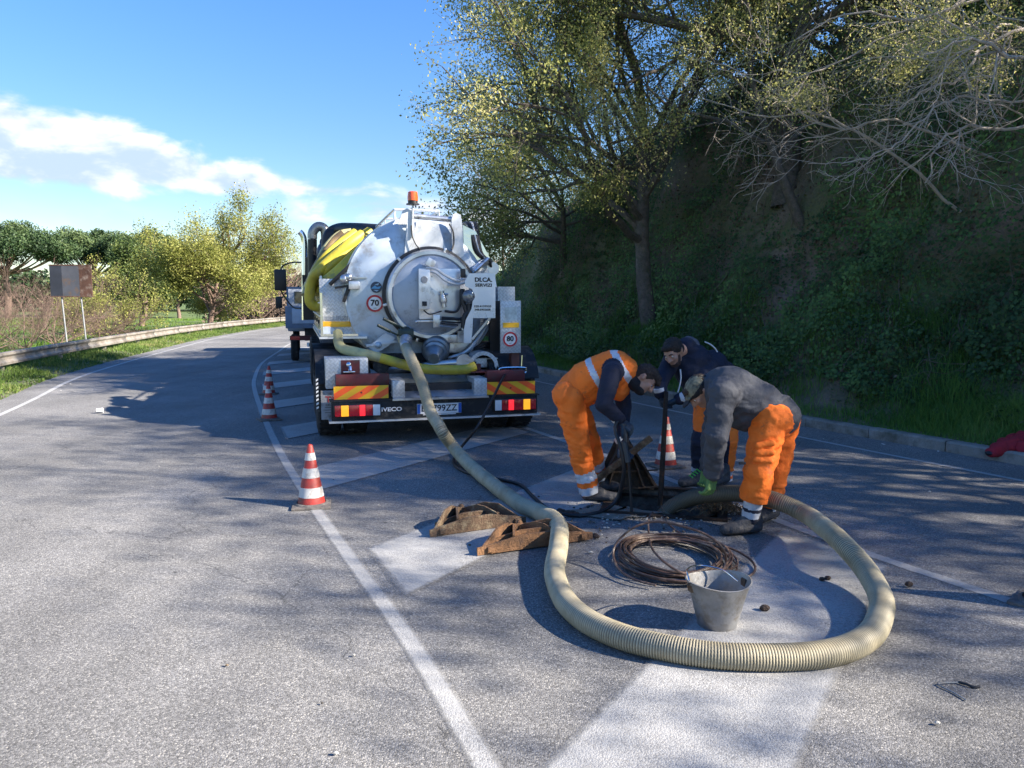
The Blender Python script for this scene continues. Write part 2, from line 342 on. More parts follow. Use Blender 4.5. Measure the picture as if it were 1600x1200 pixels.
def smooth_path(pts, seg=8, closed=False):
    P_ = [Vector(p) for p in pts]; n = len(P_); out = []
    rng = n if closed else n - 1
    for i in range(rng):
        p0 = P_[(i - 1) % n] if closed or i > 0 else P_[0] * 2 - P_[1]
        p1 = P_[i]; p2 = P_[(i + 1) % n]
        p3 = P_[(i + 2) % n] if closed or i + 2 < n else P_[-1] * 2 - P_[-2]
        for k in range(seg):
            t = k / seg
            out.append(.5 * ((2 * p1) + (p2 - p0) * t + (2 * p0 - 5 * p1 + 4 * p2 - p3) * t * t + (3 * p1 - p0 - 3 * p2 + p3) * t ** 3))
    if not closed: out.append(P_[-1].copy())
    return out
def resample(pts, step):
    out = [pts[0].copy()]; acc = 0.
    for a, b in zip(pts, pts[1:]):
        L = (b - a).length
        if L < 1e-9: continue
        t = step - acc
        while t <= L:
            out.append(a.lerp(b, t / L)); t += step
        acc = L - (t - step)
    return out
_TXT = {}
def text_geo(body, size=1., bold=0.):
    key = (body, bold)
    if key not in _TXT:
        cu = bpy.data.curves.new('lettering', 'FONT'); cu.body = body; cu.size = 1; cu.offset = bold; cu.extrude = .012; cu.resolution_u = 3
        ob = bpy.data.objects.new('lettering', cu); COL.objects.link(ob)
        dg = bpy.context.evaluated_depsgraph_get(); me = bpy.data.meshes.new_from_object(ob.evaluated_get(dg))
        vs = [v.co.copy() for v in me.vertices]; fs = [list(p.vertices) for p in me.polygons]
        bpy.data.objects.remove(ob); bpy.data.meshes.remove(me); bpy.data.curves.remove(cu)
        xs = [v.x for v in vs]; ys = [v.y for v in vs]; cx = (min(xs) + max(xs)) / 2; cy = (min(ys) + max(ys)) / 2
        _TXT[key] = ([Vector((v.x - cx, v.y - cy, v.z)) for v in vs], fs, max(xs) - min(xs), max(ys) - min(ys))
    return _TXT[key]
def add_text(mb, body, c, width, height=None, mi=0, bold=0., mat=None, depth=.003):
    """lettering standing in the local XZ plane, facing -Y, centred on c"""
    vs, fs, w, h = text_geo(body, 1, bold); sx = width / w; sz = (height / h) if height else sx
    mb.add([(c[0] + v.x * sx, c[1] - depth * (1 if v.z > 0 else 0) , c[2] + v.y * sz) for v in vs], fs, mi, False, mat)
def np_mesh(name, V, F, mats, parent=None, lv=None, edge=None, smooth=False, world=False):
    """fast mesh from numpy arrays, F = (n,k)"""
    V = np.asarray(V, dtype=np.float32)
    if world and parent:
        inv = np.array(PMAT[parent.name].inverted()); V = V @ inv[:3, :3].T.astype(np.float32) + inv[:3, 3].astype(np.float32)
    F = np.asarray(F, dtype=np.int32); n, k = F.shape
    me = bpy.data.meshes.new(name); me.vertices.add(len(V)); me.vertices.foreach_set('co', V.astype(np.float32).ravel())
    me.loops.add(n * k); me.loops.foreach_set('vertex_index', F.ravel()); me.polygons.add(n)
    me.polygons.foreach_set('loop_start', np.arange(0, n * k, k, dtype=np.int32)); me.polygons.foreach_set('loop_total', np.full(n, k, dtype=np.int32))
    if smooth: me.polygons.foreach_set('use_smooth', np.ones(n, dtype=bool))
    me.update(calc_edges=True); me.validate()
    for nm, arr in (('lv', lv), ('edge', edge)):
        if arr is not None:
            a = me.attributes.new(nm, 'FLOAT', 'POINT'); a.data.foreach_set('value', np.asarray(arr, dtype=np.float32))
    return link(name, me, parent, mats if isinstance(mats, (list, tuple)) else [mats])
def leaves(name, C, size, mat, parent=None, seed=0, aspect=.5, nrm=None, spread=1.0, var=None, world=True, droop=0., updir=None):
    """one small four-cornered blade per centre"""
    rg = np.random.default_rng(seed); C = np.asarray(C, dtype=np.float32); n = len(C)
    N_ = rg.normal(size=(n, 3)); N_ /= np.linalg.norm(N_, axis=1)[:, None]
    if nrm is not None: N_ = N_ * spread + np.asarray(nrm); N_ /= np.linalg.norm(N_, axis=1)[:, None]
    A = rg.normal(size=(n, 3))
    if updir is not None: A = A * .45 + np.asarray(updir)
    A -= (A * N_).sum(1)[:, None] * N_; A /= np.maximum(1e-6, np.linalg.norm(A, axis=1))[:, None]; A[:, 2] -= droop
    B = np.cross(N_, A); s = size * rg.uniform(.6, 1.35, n)[:, None]
    V = np.stack([C - A * s * .5, C + B * s * aspect * .5, C + A * s * .5, C - B * s * aspect * .5], 1).reshape(-1, 3)
    F = np.arange(n * 4).reshape(n, 4)
    lv = rg.random(n) if var is None else np.clip(np.asarray(var) + rg.normal(size=n) * .16, 0, 1)
    return np_mesh(name, V, F, mat, parent, lv=np.repeat(lv, 4), world=world)
def vnoise(P, scale, seed=0):
    """vectorised value noise, 0..1"""
    P = np.asarray(P, dtype=np.float64) * scale; I = np.floor(P).astype(np.int64); Fr = P - I; Fr = Fr * Fr * (3 - 2 * Fr); out = 0
    def h(i): 
        x = (i[:, 0] * 374761393 + i[:, 1] * 668265263 + i[:, 2] * 2147483647 + seed * 974634777) & 0xffffffff
        x = ((x ^ (x >> 13)) * 1274126177) & 0xffffffff; return ((x ^ (x >> 16)) & 0xffff) / 65535.
    for a in (0, 1):
        for b in (0, 1):
            for c in (0, 1):
                w = (Fr[:, 0] if a else 1 - Fr[:, 0]) * (Fr[:, 1] if b else 1 - Fr[:, 1]) * (Fr[:, 2] if c else 1 - Fr[:, 2])
                out = out + w * h(I + np.array([a, b, c]))
    return out
def fbm(P, scale, oct=4, seed=0):
    t = 0; a = .5; s = 0
    for i in range(oct): t = t + a * vnoise(P, scale * 2 ** i, seed + i); s += a; a *= .5
    return t / s
# ================================================================== ground, road, markings
def V2(l): return [Vector((a, b, 0)) for a, b in l]
KERB = resample(smooth_path(V2([(24, -28), (16, -12.5), (10.6, -2.2), (6.9, 4.8), (5.3, 7.82), (3.95, 10.4), (2.3, 14.1), (.32, 19.1), (-2.0, 25.5), (-4.0, 32), (-5.6, 40), (-6.6, 50), (-6.5, 70), (-3, 100), (8, 150)]), 12), .33)
LEFT = resample(smooth_path(V2([(10, -40), (2.0, -17), (-3.9, 0), (-7.86, 11.96), (-9.96, 18.09), (-12.24, 28.51), (-13.75, 37), (-14.8, 49.03), (-14.6, 70), (-11, 100), (0, 150)]), 12), .5)
GL = resample(smooth_path(V2([(8.5, -18), (2.15, -3), (.95, 0), (-.09, 2.64), (-.52, 3.71), (-1.09, 4.98), (-1.66, 6.27), (-2.57, 8.42), (-3.69, 11.29), (-4.91, 14.56), (-5.73, 17.02), (-6.88, 21.11), (-7.96, 26.3), (-8.9, 31), (-9.8, 38), (-10.7, 50), (-10.5, 70), (-7, 100)]), 10), .25)
GR = resample(smooth_path(V2([(12.5, -14), (4.93, 0), (3.6, 2.64), (2.81, 4.26), (2.28, 5.32), (1.0, 8.42), (-.18, 10.98), (-2.2, 15.4), (-4.1, 19.9), (-6.0, 24.8), (-8.2, 30.5)]), 10), .25)
OL = resample(smooth_path(V2([(15.6, -12.5), (10.0, -2.4), (6.35, 4.4), (4.85, 7.14), (3.61, 9.51), (2.0, 12.9), (-.2, 18), (-2.5, 24.2), (-4.6, 31), (-6.2, 39), (-7.2, 49), (-7.1, 70), (-3.6, 100)]), 10), .25)
def offset(path, d):
    out = []
    for i, p in enumerate(path):
        t = (path[min(i + 1, len(path) - 1)] - path[max(i - 1, 0)]).normalized(); out.append(p + Vector((t.y, -t.x, 0)) * d)
    return out
PIT_C, PIT_A, PIT_S = Vector((1.30, 6.38, 0)), R(-14), .86
def pit_corner(a, b, g=0.): 
    h = PIT_S / 2 + g; return PIT_C + Matrix.Rotation(PIT_A, 3, 'Z') @ Vector((a * h, b * h, 0))
PIT = [pit_corner(a, b) for a, b in ((-1, -1), (1, -1), (1, 1), (-1, 1))]
def sheet(name, outer, hole, z, mat):
    bm = bmesh.new()
    for loop in (outer, hole):
        vs = [bm.verts.new((p[0], p[1], z)) for p in loop]
        for i in range(len(vs)): bm.edges.new((vs[i], vs[(i + 1) % len(vs)]))
    bmesh.ops.triangle_fill(bm, edges=bm.edges[:], use_beauty=True, normal=(0, 0, 1))
    for f in bm.faces:
        if f.normal.z < 0: f.normal_flip()
    me = bpy.data.meshes.new(name); bm.to_mesh(me); bm.free(); return link(name, me, None, [mat])
GRASSM = M('field_grass', (.075, .13, .022), .9, var=.45, scale=.35, bump=.6, bscale=9, dirt=(.14, .15, .05), dirt_amt=.5)
props(sheet('ground', [(-1500, -1500), (1500, -1500), (1500, 1500), (-1500, 1500)], PIT, -.45, GRASSM), kind='structure')
road_l = offset(LEFT, -.55); road_r = offset(KERB, 0.02)
ASPH = mat_asphalt()
props(sheet('road', [p for p in road_l[::2]] + [p for p in reversed(road_r[::3])], PIT, 0, ASPH), kind='structure')

def strip(name, path, w, z, mat, parent=None, y0=-30, y1=200, dash=None):
    pts = [p for p in path if y0 <= p.y <= y1]; V = []; E = []; F = []; cols = 4
    for i, p in enumerate(pts):
        t = (pts[min(i + 1, len(pts) - 1)] - pts[max(i - 1, 0)]).normalized(); nr = Vector((t.y, -t.x, 0))
        for k in range(cols + 1):
            q = p + nr * (w * (k / cols - .5)); V.append((q.x, q.y, z)); E.append(0. if k in (0, cols) else 1.)
    for i in range(len(pts) - 1):
        for k in range(cols): a = i * (cols + 1) + k; F.append((a, a + 1, a + cols + 2, a + cols + 1))
    return np_mesh(name, V, F, mat, parent, edge=E)
PL = mat_paint('line_paint', .70, .8); PS = mat_paint('zebra_paint', .58, .8); PF = mat_paint('faded_line_paint', .62, .9)
props(strip('edge_line', LEFT, .13, .004, PL), kind='structure')
props(strip('gore_line', GL, .115, .004, PF), kind='structure')
props(strip('gore_line', GR, .13, .004, PF, y1=29), kind='structure')
props(strip('edge_line', OL, .11, .004, PL), kind='structure')
# slanted zebra bars of the gore: clipped between its two lines, cut out round the pit
SD = Vector((.54, .84, 0)).normalized(); SN = Vector((-SD.y, SD.x, 0))
def hit(path, off, inset):
    """where the line {p.SN = off} meets a path"""
    pp = offset(path, inset)
    for a, b in zip(pp, pp[1:]):
        da, db = a.dot(SN) - off, b.dot(SN) - off
        if da * db <= 0 and abs(da - db) > 1e-9: return a.lerp(b, da / (da - db))
def bar_sheet(name, off, width):
    N_ = 34; rows = []
    for k in range(N_ + 1):
        o = off - width * k / N_; a = hit(GL, o, .13); b = hit(GR, o, -.10)
        if a is None or b is None or (b - a).dot(SD) < .1: return None
        rows.append((a, b))
    Lm = max((b - a).length for a, b in rows); nc = max(6, int(Lm / .035)); V = []; E = []; F = []
    for k, (a, b) in enumerate(rows):
        for j in range(nc + 1):
            q = a.lerp(b, j / nc); V.append((q.x, q.y, .008)); E.append(0. if k in (0, N_) or j in (0, nc) else (.5 if k in (1, N_ - 1) or j in (1, nc - 1) else 1.))
    Ri = Matrix.Rotation(-PIT_A, 3, 'Z')
    for k in range(N_):
        for j in range(nc):
            a = k * (nc + 1) + j; c = Vector(V[a]) - PIT_C; c.z = 0; c = Ri @ c
            if max(abs(c.x), abs(c.y)) < PIT_S / 2 + .05: continue
            F.append((a, a + 1, a + nc + 2, a + nc + 1))
    return np_mesh(name, V, F, PS, None, edge=E)
off0 = Vector((.83, 3.77, 0)).dot(SN)
for k in range(-2, 12):
    o = bar_sheet('zebra_bar', off0 + 2.28 * k, .80)
    if o: props(o, kind='structure')

# ---- pit: steel frame, concrete shaft, murky bottom
pit = thing('inspection_pit', 'open square inspection pit sunk in the zebra marking between the three workers', 'pit', tuple(PIT_C), PIT_A)
h = PIT_S / 2; CONC = M('pit_concrete', (.17, .16, .14), .9, var=.45, scale=5, bump=.5, bscale=25, dirt=(.03, .025, .02), dirt_amt=.6)
RUST = M('rusty_iron', (.10, .055, .032), .75, .55, var=.5, scale=9, bump=.5, bscale=60, dirt=(.16, .075, .03), dirt_amt=.5)
IRON = M('dark_iron', (.045, .036, .03), .7, .6, var=.5, scale=9, bump=.4, bscale=60, dirt=(.09, .05, .03), dirt_amt=.5)
mb = MB()
for a in range(4):
    mb.add([(-h, -h, .003), (h, -h, .003), (h, -h, -1.5), (-h, -h, -1.5)], [(0, 1, 2, 3)], 0, False, Matrix.Rotation(a * PI / 2, 4, 'Z'))
    mb.add([(-h, -h + .004, -.02), (h, -h + .004, -.02), (h, -h - .0, -.02)], [(0, 1, 2)], 0, False, Matrix.Rotation(a * PI / 2, 4, 'Z'))
mb.build('shaft', CONC, pit)
mb = MB(); mb.box((-h, -h, -1.5), (h, h, -1.42)); mb.build('murky_bottom', M('murk', (.02, .018, .014), .25, var=.4), pit)
mb = MB()
for a in range(4):
    mb.box((-h - .07, -h - .07, -.01), (h, -h, .016), 0, Matrix.Rotation(a * PI / 2, 4, 'Z'))
    mb.box((-h, -h, -.07), (h, -h + .03, -.05), 0, Matrix.Rotation(a * PI / 2, 4, 'Z'))
mb.build('frame', IRON, pit)
# mud and rubble smeared round the pit
rg = np.random.default_rng(5)
mb = MB()
n = 26; ang = [2 * PI * i / n for i in range(n)]
cen = Vector((.80, 6.02, .0125)); pts = [cen + Vector((math.cos(a) * (.24 + .24 * rg.random()), math.sin(a) * (.10 + .14 * rg.random()), 0)) for a in ang]
mb.add([cen] + pts, [(0, 1 + i, 1 + (i + 1) % n) for i in range(n)])
props(mb.build('mud_patch', M('pale_mud', (.21, .19, .15), .95, var=.4, scale=9, bump=.8, bscale=60)), kind='stuff')
mb = MB()
for i in range(360):
    c = Vector((rg.normal(.95, .5), rg.normal(5.95, .28), 0)); 
    if i > 300: c = Vector((rg.uniform(-6, 4), rg.uniform(2.6, 13), 0))
    q = Matrix.Rotation(-PIT_A, 3, 'Z') @ (c - PIT_C)
    if max(abs(q.x), abs(q.y)) < PIT_S / 2 + .02: continue
    r = rg.uniform(.003, .010) * (1.5 if rg.random() < .06 else 1); mb.ball((c.x, c.y, .008 + r * .4), (r * 1.3, r, r * .7), 5, int(rg.integers(0, 3)))
props(mb.build('rubble', [M('crumb_dark', (.05, .045, .04), .9), M('crumb_brown', (.16, .12, .08), .9), M('crumb_pale', (.45, .43, .38), .9)]), kind='stuff')
mb = MB()
for cx, cy, k in ((.47, 5.98, 16), (.40, 6.02, 6), (.62, 5.35, 3), (1.9, 4.5, 2), (1.35, 4.05, 1), (2.45, 4.35, 1)):
    for i in range(k): r = rg.uniform(.012, .024); mb.ball((cx + rg.normal(0, .035), cy + rg.normal(0, .03), .012 + r * .5), (r * 1.3, r, r * .8), 6)
props(mb.build('dirt_clods', M('clod', (.06, .04, .03), .95, bump=.8, bscale=90)), kind='stuff')

# ---- kerb: separate concrete stones
kerb = thing('kerb', None, None, kind='structure')
KM = M('kerb_concrete', (.27, .26, .235), .9, var=.35, scale=2.2, bump=.5, bscale=50, dirt=(.11, .105, .08), dirt_amt=.55, fine=.2)
kp = [p for p in KERB if -3 < p.y < 70]
i = 0
while i + 3 < len(kp):
    a, b = kp[i], kp[i + 3]; t = (b - a).normalized(); nr = Vector((t.y, -t.x, 0)); mb = MB(); g = .006
    dz = random.uniform(-.004, .004); w = .16
    lo = a + t * g; hi = b - t * g
    prof = [(0, 0), (0, .105 + dz), (.02, .125 + dz), (w, .125 + dz), (w, 0)]
    vs = [lo + nr * x + Vector((0, 0, z)) for x, z in prof] + [hi + nr * x + Vector((0, 0, z)) for x, z in prof]
    mb.add(vs, [(0, 1, 2, 3, 4), (9, 8, 7, 6, 5)] + [(k, k + 5, (k + 1) % 5 + 5, (k + 1) % 5) for k in range(5)])
    mb.build('kerb_stone', KM, kerb); i += 3

# ---- hillside on the right
KA = np.array([[p.x, p.y] for p in KERB]); 
TA = np.gradient(KA, axis=0); TA /= np.linalg.norm(TA, axis=1)[:, None]; NA = np.stack([TA[:, 1], -TA[:, 0]], 1)
def crest(y): return np.interp(y, [-30, 1, 4.5, 6.5, 8.5, 18, 24, 32, 50, 100], [2.6, 2.8, 3.9, 5.2, 6.3, 6.4, 4.9, 2.6, 1.3, .8])
def bank_pt(si, u):
    """si: float index along the kerb, u: metres away from it -> xyz"""
    si = np.asarray(si, float); u = np.asarray(u, float); idx = np.arange(len(KA))
    x = np.interp(si, idx, KA[:, 0]); y = np.interp(si, idx, KA[:, 1]); nx = np.interp(si, idx, NA[:, 0]); ny = np.interp(si, idx, NA[:, 1])
    X = x + nx * u; Y = y + ny * u; hc = crest(y)
    P0 = np.stack([X, Y, X * 0], 1); wob = fbm(P0, .45, 3, 3) - .5
    uu = u - .95 + wob * 1.6; t = np.clip(uu / 3.3, 0, 1); f = t * t * (3 - 2 * t) * .55 + t * .45
    Z = .09 + np.minimum(u, 1.3) * .10 + f * hc + np.maximum(u - 4.5, 0) * .05
    lump = (fbm(P0 + np.stack([Z * 0, Z * 0, Z], 1), .9, 4, 9) - .5) * 1.1 * np.clip((u - .6) / 1.4, 0, 1)
    fine = (fbm(P0 + np.stack([Z * 0, Z * 0, Z], 1), 3.2, 3, 19) - .5) * .35 * np.clip((u - .6) / 1.0, 0, 1)
    Z = Z + lump * .5 + fine * .5; X = X - nx * (lump + fine) * .6; Y = Y - ny * (lump + fine) * .6
    Z = np.where(u > 34, Z - (u - 34) * 1.2, Z)
    return np.stack([X, Y, Z], 1)
us = np.concatenate([[.15, .3, .6], np.arange(.9, 6, .13), [6.5, 7.2, 8, 9.5, 12, 16, 22, 30, 40]])
si = np.arange(40, len(KERB) - 1, 1.0); SI, UU = np.meshgrid(si, us, indexing='ij')
BV = bank_pt(SI.ravel(), UU.ravel()); a, b = len(si), len(us)
ii, jj = np.meshgrid(np.arange(a - 1), np.arange(b - 1), indexing='ij'); q = (ii * b + jj).ravel()
BF = np.stack([q, q + 1, q + b + 1, q + b], 1)[:, ::-1]
def mat_bank():
    m = bpy.data.materials.new('bank_earth'); nt = nodes_of(m); N = nt.nodes.new; L = nt.links.new
    out = N('ShaderNodeOutputMaterial'); bs = N('ShaderNodeBsdfPrincipled'); L(bs.outputs[0], out.inputs[0]); pos = ground_coords(nt)
    n = N('ShaderNodeTexNoise'); n.inputs['Scale'].default_value = .9; n.inputs['Detail'].default_value = 9; n.inputs['Roughness'].default_value = .68; L(pos, n.inputs['Vector'])
    cr = N('ShaderNodeValToRGB'); e = cr.color_ramp.elements; e[0].position = .34; e[0].color = (.08, .12, .04, 1); e[1].position = .72; e[1].color = (.22, .155, .13, 1)
    x = e.new(.5); x.color = (.11, .11, .06, 1); L(n.outputs[0], cr.inputs[0]); L(cr.outputs[0], bs.inputs['Base Color']); bs.inputs['Roughness'].default_value = .95
    nb = N('ShaderNodeTexNoise'); nb.inputs['Scale'].default_value = 14; nb.inputs['Detail'].default_value = 6; L(pos, nb.inputs['Vector'])
    bp = N('ShaderNodeBump'); bp.inputs['Strength'].default_value = 1; bp.inputs['Distance'].default_value = .06; L(nb.outputs[0], bp.inputs['Height']); L(bp.outputs[0], bs.inputs['Normal'])
    return m
props(np_mesh('hillside', BV, BF, mat_bank(), smooth=True), kind='structure')

def bank_scatter(n, umin, umax, ymin, ymax, seed):
    rg = np.random.default_rng(seed); ok = np.where((KA[:, 1] > ymin) & (KA[:, 1] < ymax))[0]
    # more samples near, fewer far
    s = ok[0] + (ok[-1] - ok[0]) * rg.random(n) ** 1.7; u = umin + (umax - umin) * rg.random(n)
    return s, u, rg
# ivy and low scrub covering the face: patches thick and thin
IVY = mat_leaf('ivy_leaf', [(.035, .08, .03), (.07, .145, .045), (.12, .225, .06), (.19, .30, .09)], .3)
s_, u_, rg = bank_scatter(330000, .9, 6.0, 5.0, 40, 11)
Pn = bank_pt(s_, u_); cover = fbm(Pn, .55, 4, 31); lowz = np.clip(1.5 - np.abs(u_ - 2.0), 0, 1) * np.clip((13 - Pn[:, 1]) / 4, 0, 1)
keep = (cover - .12 * lowz + rg.random(len(Pn)) * .25) > .53
Pn = Pn[keep]; s_ = s_[keep]; nrm = np.stack([-np.interp(s_, np.arange(len(NA)), NA[:, 0]), -np.interp(s_, np.arange(len(NA)), NA[:, 1]), np.full(len(s_), .55)], 1)
puff = np.maximum(0, fbm(Pn, 1.6, 3, 41) - .40) * 2.4
Pn = Pn + nrm * (rg.random(len(Pn)) * (.05 + puff))[:, None]
bright = fbm(Pn, 1.0, 3, 57)
props(leaves('ivy_cover', Pn, .058, IVY, seed=3, aspect=.8, nrm=nrm, spread=.7, var=np.clip((bright - .3) * 1.7, 0, 1)), kind='stuff', label=None)
s_, u_, rg = bank_scatter(60000, .9, 5.5, 5.0, 24, 12); Pd = bank_pt(s_, u_); kd = fbm(Pd, .8, 3, 71) > .47; Pd = Pd[kd]; Pd = Pd + rg.normal(0, .03, Pd.shape)
props(leaves('leaf_litter', Pd, .06, mat_leaf('dry_leaf', [(.05, .032, .022), (.10, .065, .045), (.17, .12, .085), (.09, .11, .04)], .1), seed=9, aspect=.6), kind='stuff')
# hanging dry stems and roots on the face
mb = MB(); rgp = random.Random(21)
sel = np.where((KA[:, 1] > 5.5) & (KA[:, 1] < 24))[0]
for k in range(420):
    s0 = sel[0] + (sel[-1] - sel[0]) * rgp.random() ** 1.4; u0 = rgp.uniform(1.6, 5.5); pts = []
    du = rgp.uniform(-.16, .02); ds = rgp.uniform(-.5, .5); n = rgp.randint(5, 10); out = .06
    for j in range(n):
        p = bank_pt([s0 + ds * j + rgp.uniform(-.25, .25)], [max(.9, u0 + du * j)])[0]; nx, ny = NA[int(s0)]
        out += rgp.uniform(-.05, .07); pts.append((p[0] - nx * out, p[1] - ny * out, p[2] + out * .4 + rgp.uniform(-.04, .04)))
    r = rgp.uniform(.003, .009); mb.tube(pts, [r * (1 - .7 * j / n) for j in range(n)], 4, 0, False)
props(mb.build('dry_stems', M('dry_stem', (.15, .12, .095), .9, var=.4, scale=3)), kind='stuff')

# ---- grass blades
def blades(name, base, hgt, wid, mat, seed=0, lean=.35, var=None):
    rg = np.random.default_rng(seed); n = len(base); a = rg.uniform(0, 2 * PI, n); d = np.stack([np.cos(a), np.sin(a), 0 * a], 1)
    hh = hgt * rg.uniform(.5, 1.3, n) if np.ndim(hgt) == 0 else hgt * rg.uniform(.6, 1.2, n); b2 = rg.uniform(0, 2 * PI, n)
    ln = np.stack([np.cos(b2), np.sin(b2), 0 * b2], 1) * (lean * hh * rg.random(n))[:, None]
    mid = base + ln * .3 + np.stack([0 * a, 0 * a, hh * .55], 1); tip = base + ln * 1.3 + np.stack([0 * a, 0 * a, hh], 1); w = wid * .5
    V = np.stack([base - d * w, base + d * w, mid + d * w * .7, mid - d * w * .7, tip], 1).reshape(-1, 3)
    i = np.arange(n) * 5; F = np.concatenate([np.stack([i, i + 1, i + 2], 1), np.stack([i, i + 2, i + 3], 1), np.stack([i + 3, i + 2, i + 4], 1)])
    lv = np.repeat(rg.random(n) if var is None else np.clip(var + rg.normal(0, .15, n), 0, 1), 5)
    return np_mesh(name, V, F, mat, lv=lv)
GB = mat_leaf('grass_blade', [(.055, .13, .025), (.10, .22, .04), (.16, .28, .06), (.28, .31, .12)], .38)
s_, u_, rg = bank_scatter(90000, .14, 2.1, 4.5, 34, 77)
Pg = bank_pt(s_, u_); tuft = fbm(Pg, 1.3, 3, 5)
hg = np.clip((u_ - .1) * .30, .04, .28) * (0.35 + tuft * 1.5); k = rg.random(len(Pg)) < np.clip(.35 + (tuft - .4) * 2.2 + (u_ < .6) * .2, .05, 1) * np.clip((2.5 - u_) / .9, 0, 1)
props(blades('roadside_grass', Pg[k], hg[k], .011, GB, 4, .7, var=(fbm(Pg, .8, 3, 66) - .2)[k]), kind='stuff')
s_, u_, rg = bank_scatter(45000, 1.0, 6.0, 5.0, 26, 78)
Pg = bank_pt(s_, u_); cov = fbm(Pg, .7, 3, 90); k = cov > .54
props(blades('hillside_grass', Pg[k], .20, .012, GB, 6, 1.0, var=(fbm(Pg, 1.1, 3, 12) - .15)[k]), kind='stuff')
# leafy weeds at the foot of the bank
s_, u_, rg = bank_scatter(26000, .7, 1.9, 5.0, 26, 178)
Pg = bank_pt(s_, u_); cov = fbm(Pg, 1.5, 3, 91); k = cov > .53; Pg = Pg[k]; Pg[:, 2] += rg.random(len(Pg)) * .35 * (cov[k] - .45) * 6
props(leaves('roadside_weeds', Pg, .05, mat_leaf('weed_leaf', [(.03, .07, .015), (.06, .12, .03), (.12, .17, .06)], .3), seed=8, aspect=.6), kind='stuff')

# ---- left verge
LA = np.array([[p.x, p.y] for p in LEFT]); TL_ = np.gradient(LA, axis=0); TL_ /= np.linalg.norm(TL_, axis=1)[:, None]; NL = np.stack([-TL_[:, 1], TL_[:, 0]], 1)
def verge_pt(s, u):
    idx = np.arange(len(LA)); x = np.interp(s, idx, LA[:, 0]); y = np.interp(s, idx, LA[:, 1]); nx = np.interp(s, idx, NL[:, 0]); ny = np.interp(s, idx, NL[:, 1])
    X = x + nx * u; Y = y + ny * u; P0 = np.stack([X, Y, X * 0], 1)
    Z = -.012 + .05 * np.clip((u - .45) / .3, 0, 1) - np.clip((u - 2.4) / 4, 0, 1) * .36 + (fbm(P0, 1.6, 3, 8) - .5) * .10 * np.clip((u - .5) / .4, 0, 1)
    return np.stack([X, Y, Z], 1)
us = np.array([.42, .5, .6, .75, .9, 1.1, 1.3, 1.6, 1.9, 2.3, 2.8, 3.5, 4.4, 5.4, 6.6, 8]); si = np.arange(10, len(LEFT) - 1, 1.0)
SI, UU = np.meshgrid(si, us, indexing='ij'); VV = verge_pt(SI.ravel(), UU.ravel()); VV[(UU.ravel() > 7), 2] = -.5; a, b = len(si), len(us)
ii, jj = np.meshgrid(np.arange(a - 1), np.arange(b - 1), indexing='ij'); q = (ii * b + jj).ravel()
props(np_mesh('verge', VV, np.stack([q, q + 1, q + b + 1, q + b], 1), M('verge_soil', (.10, .12, .045), .95, var=.5, scale=1.6, bump=.8, bscale=22, dirt=(.20, .17, .12), dirt_amt=.45), smooth=True), kind='structure')
GS = mat_leaf('sunny_grass', [(.05, .09, .02), (.10, .17, .03), (.16, .22, .05), (.27, .24, .11)], .35)
rg = np.random.default_rng(9); ok = np.where((LA[:, 1] > 7) & (LA[:, 1] < 75))[0]
n = 75000; s_ = ok[0] + (ok[-1] - ok[0]) * rg.random(n) ** 1.5; u_ = .5 + 4.2 * rg.random(n) ** 1.25
Pv = verge_pt(s_, u_); tuft = fbm(Pv, 1.6, 3, 15); k = (tuft > .44) | (rg.random(n) < .25)
props(blades('verge_grass', Pv[k], (.05 + .16 * tuft * np.clip((u_ - .3) / .8, .3, 1.3))[k], .02, GS, 14, .9, var=(fbm(Pv, .9, 3, 16) * 1.2 - .15)[k]), kind='stuff')
k = rg.random(n) < .05
props(leaves('verge_weeds', Pv[k] + np.array([0, 0, .05]), .06, GS, seed=18, aspect=.8, nrm=[[0, 0, 1.]], spread=.7), kind='stuff')
# field beyond the rail: tufts so that it does not read as a flat sheet
n = 60000; X = rg.uniform(-75, -14, n); Y = 18 + 75 * rg.random(n) ** 1.3
Pf = np.stack([X, Y, X * 0 - .45], 1); tf = fbm(Pf, .35, 4, 44); k = tf > .42
props(blades('field_tufts', Pf[k], (.10 + .5 * (tf - .42))[k], .05, mat_leaf('field_blade', [(.05, .10, .015), (.09, .18, .02), (.13, .23, .03), (.2, .22, .06)], .35), 24, .8, var=(fbm(Pf, .12, 3, 45))[k]), kind='stuff')

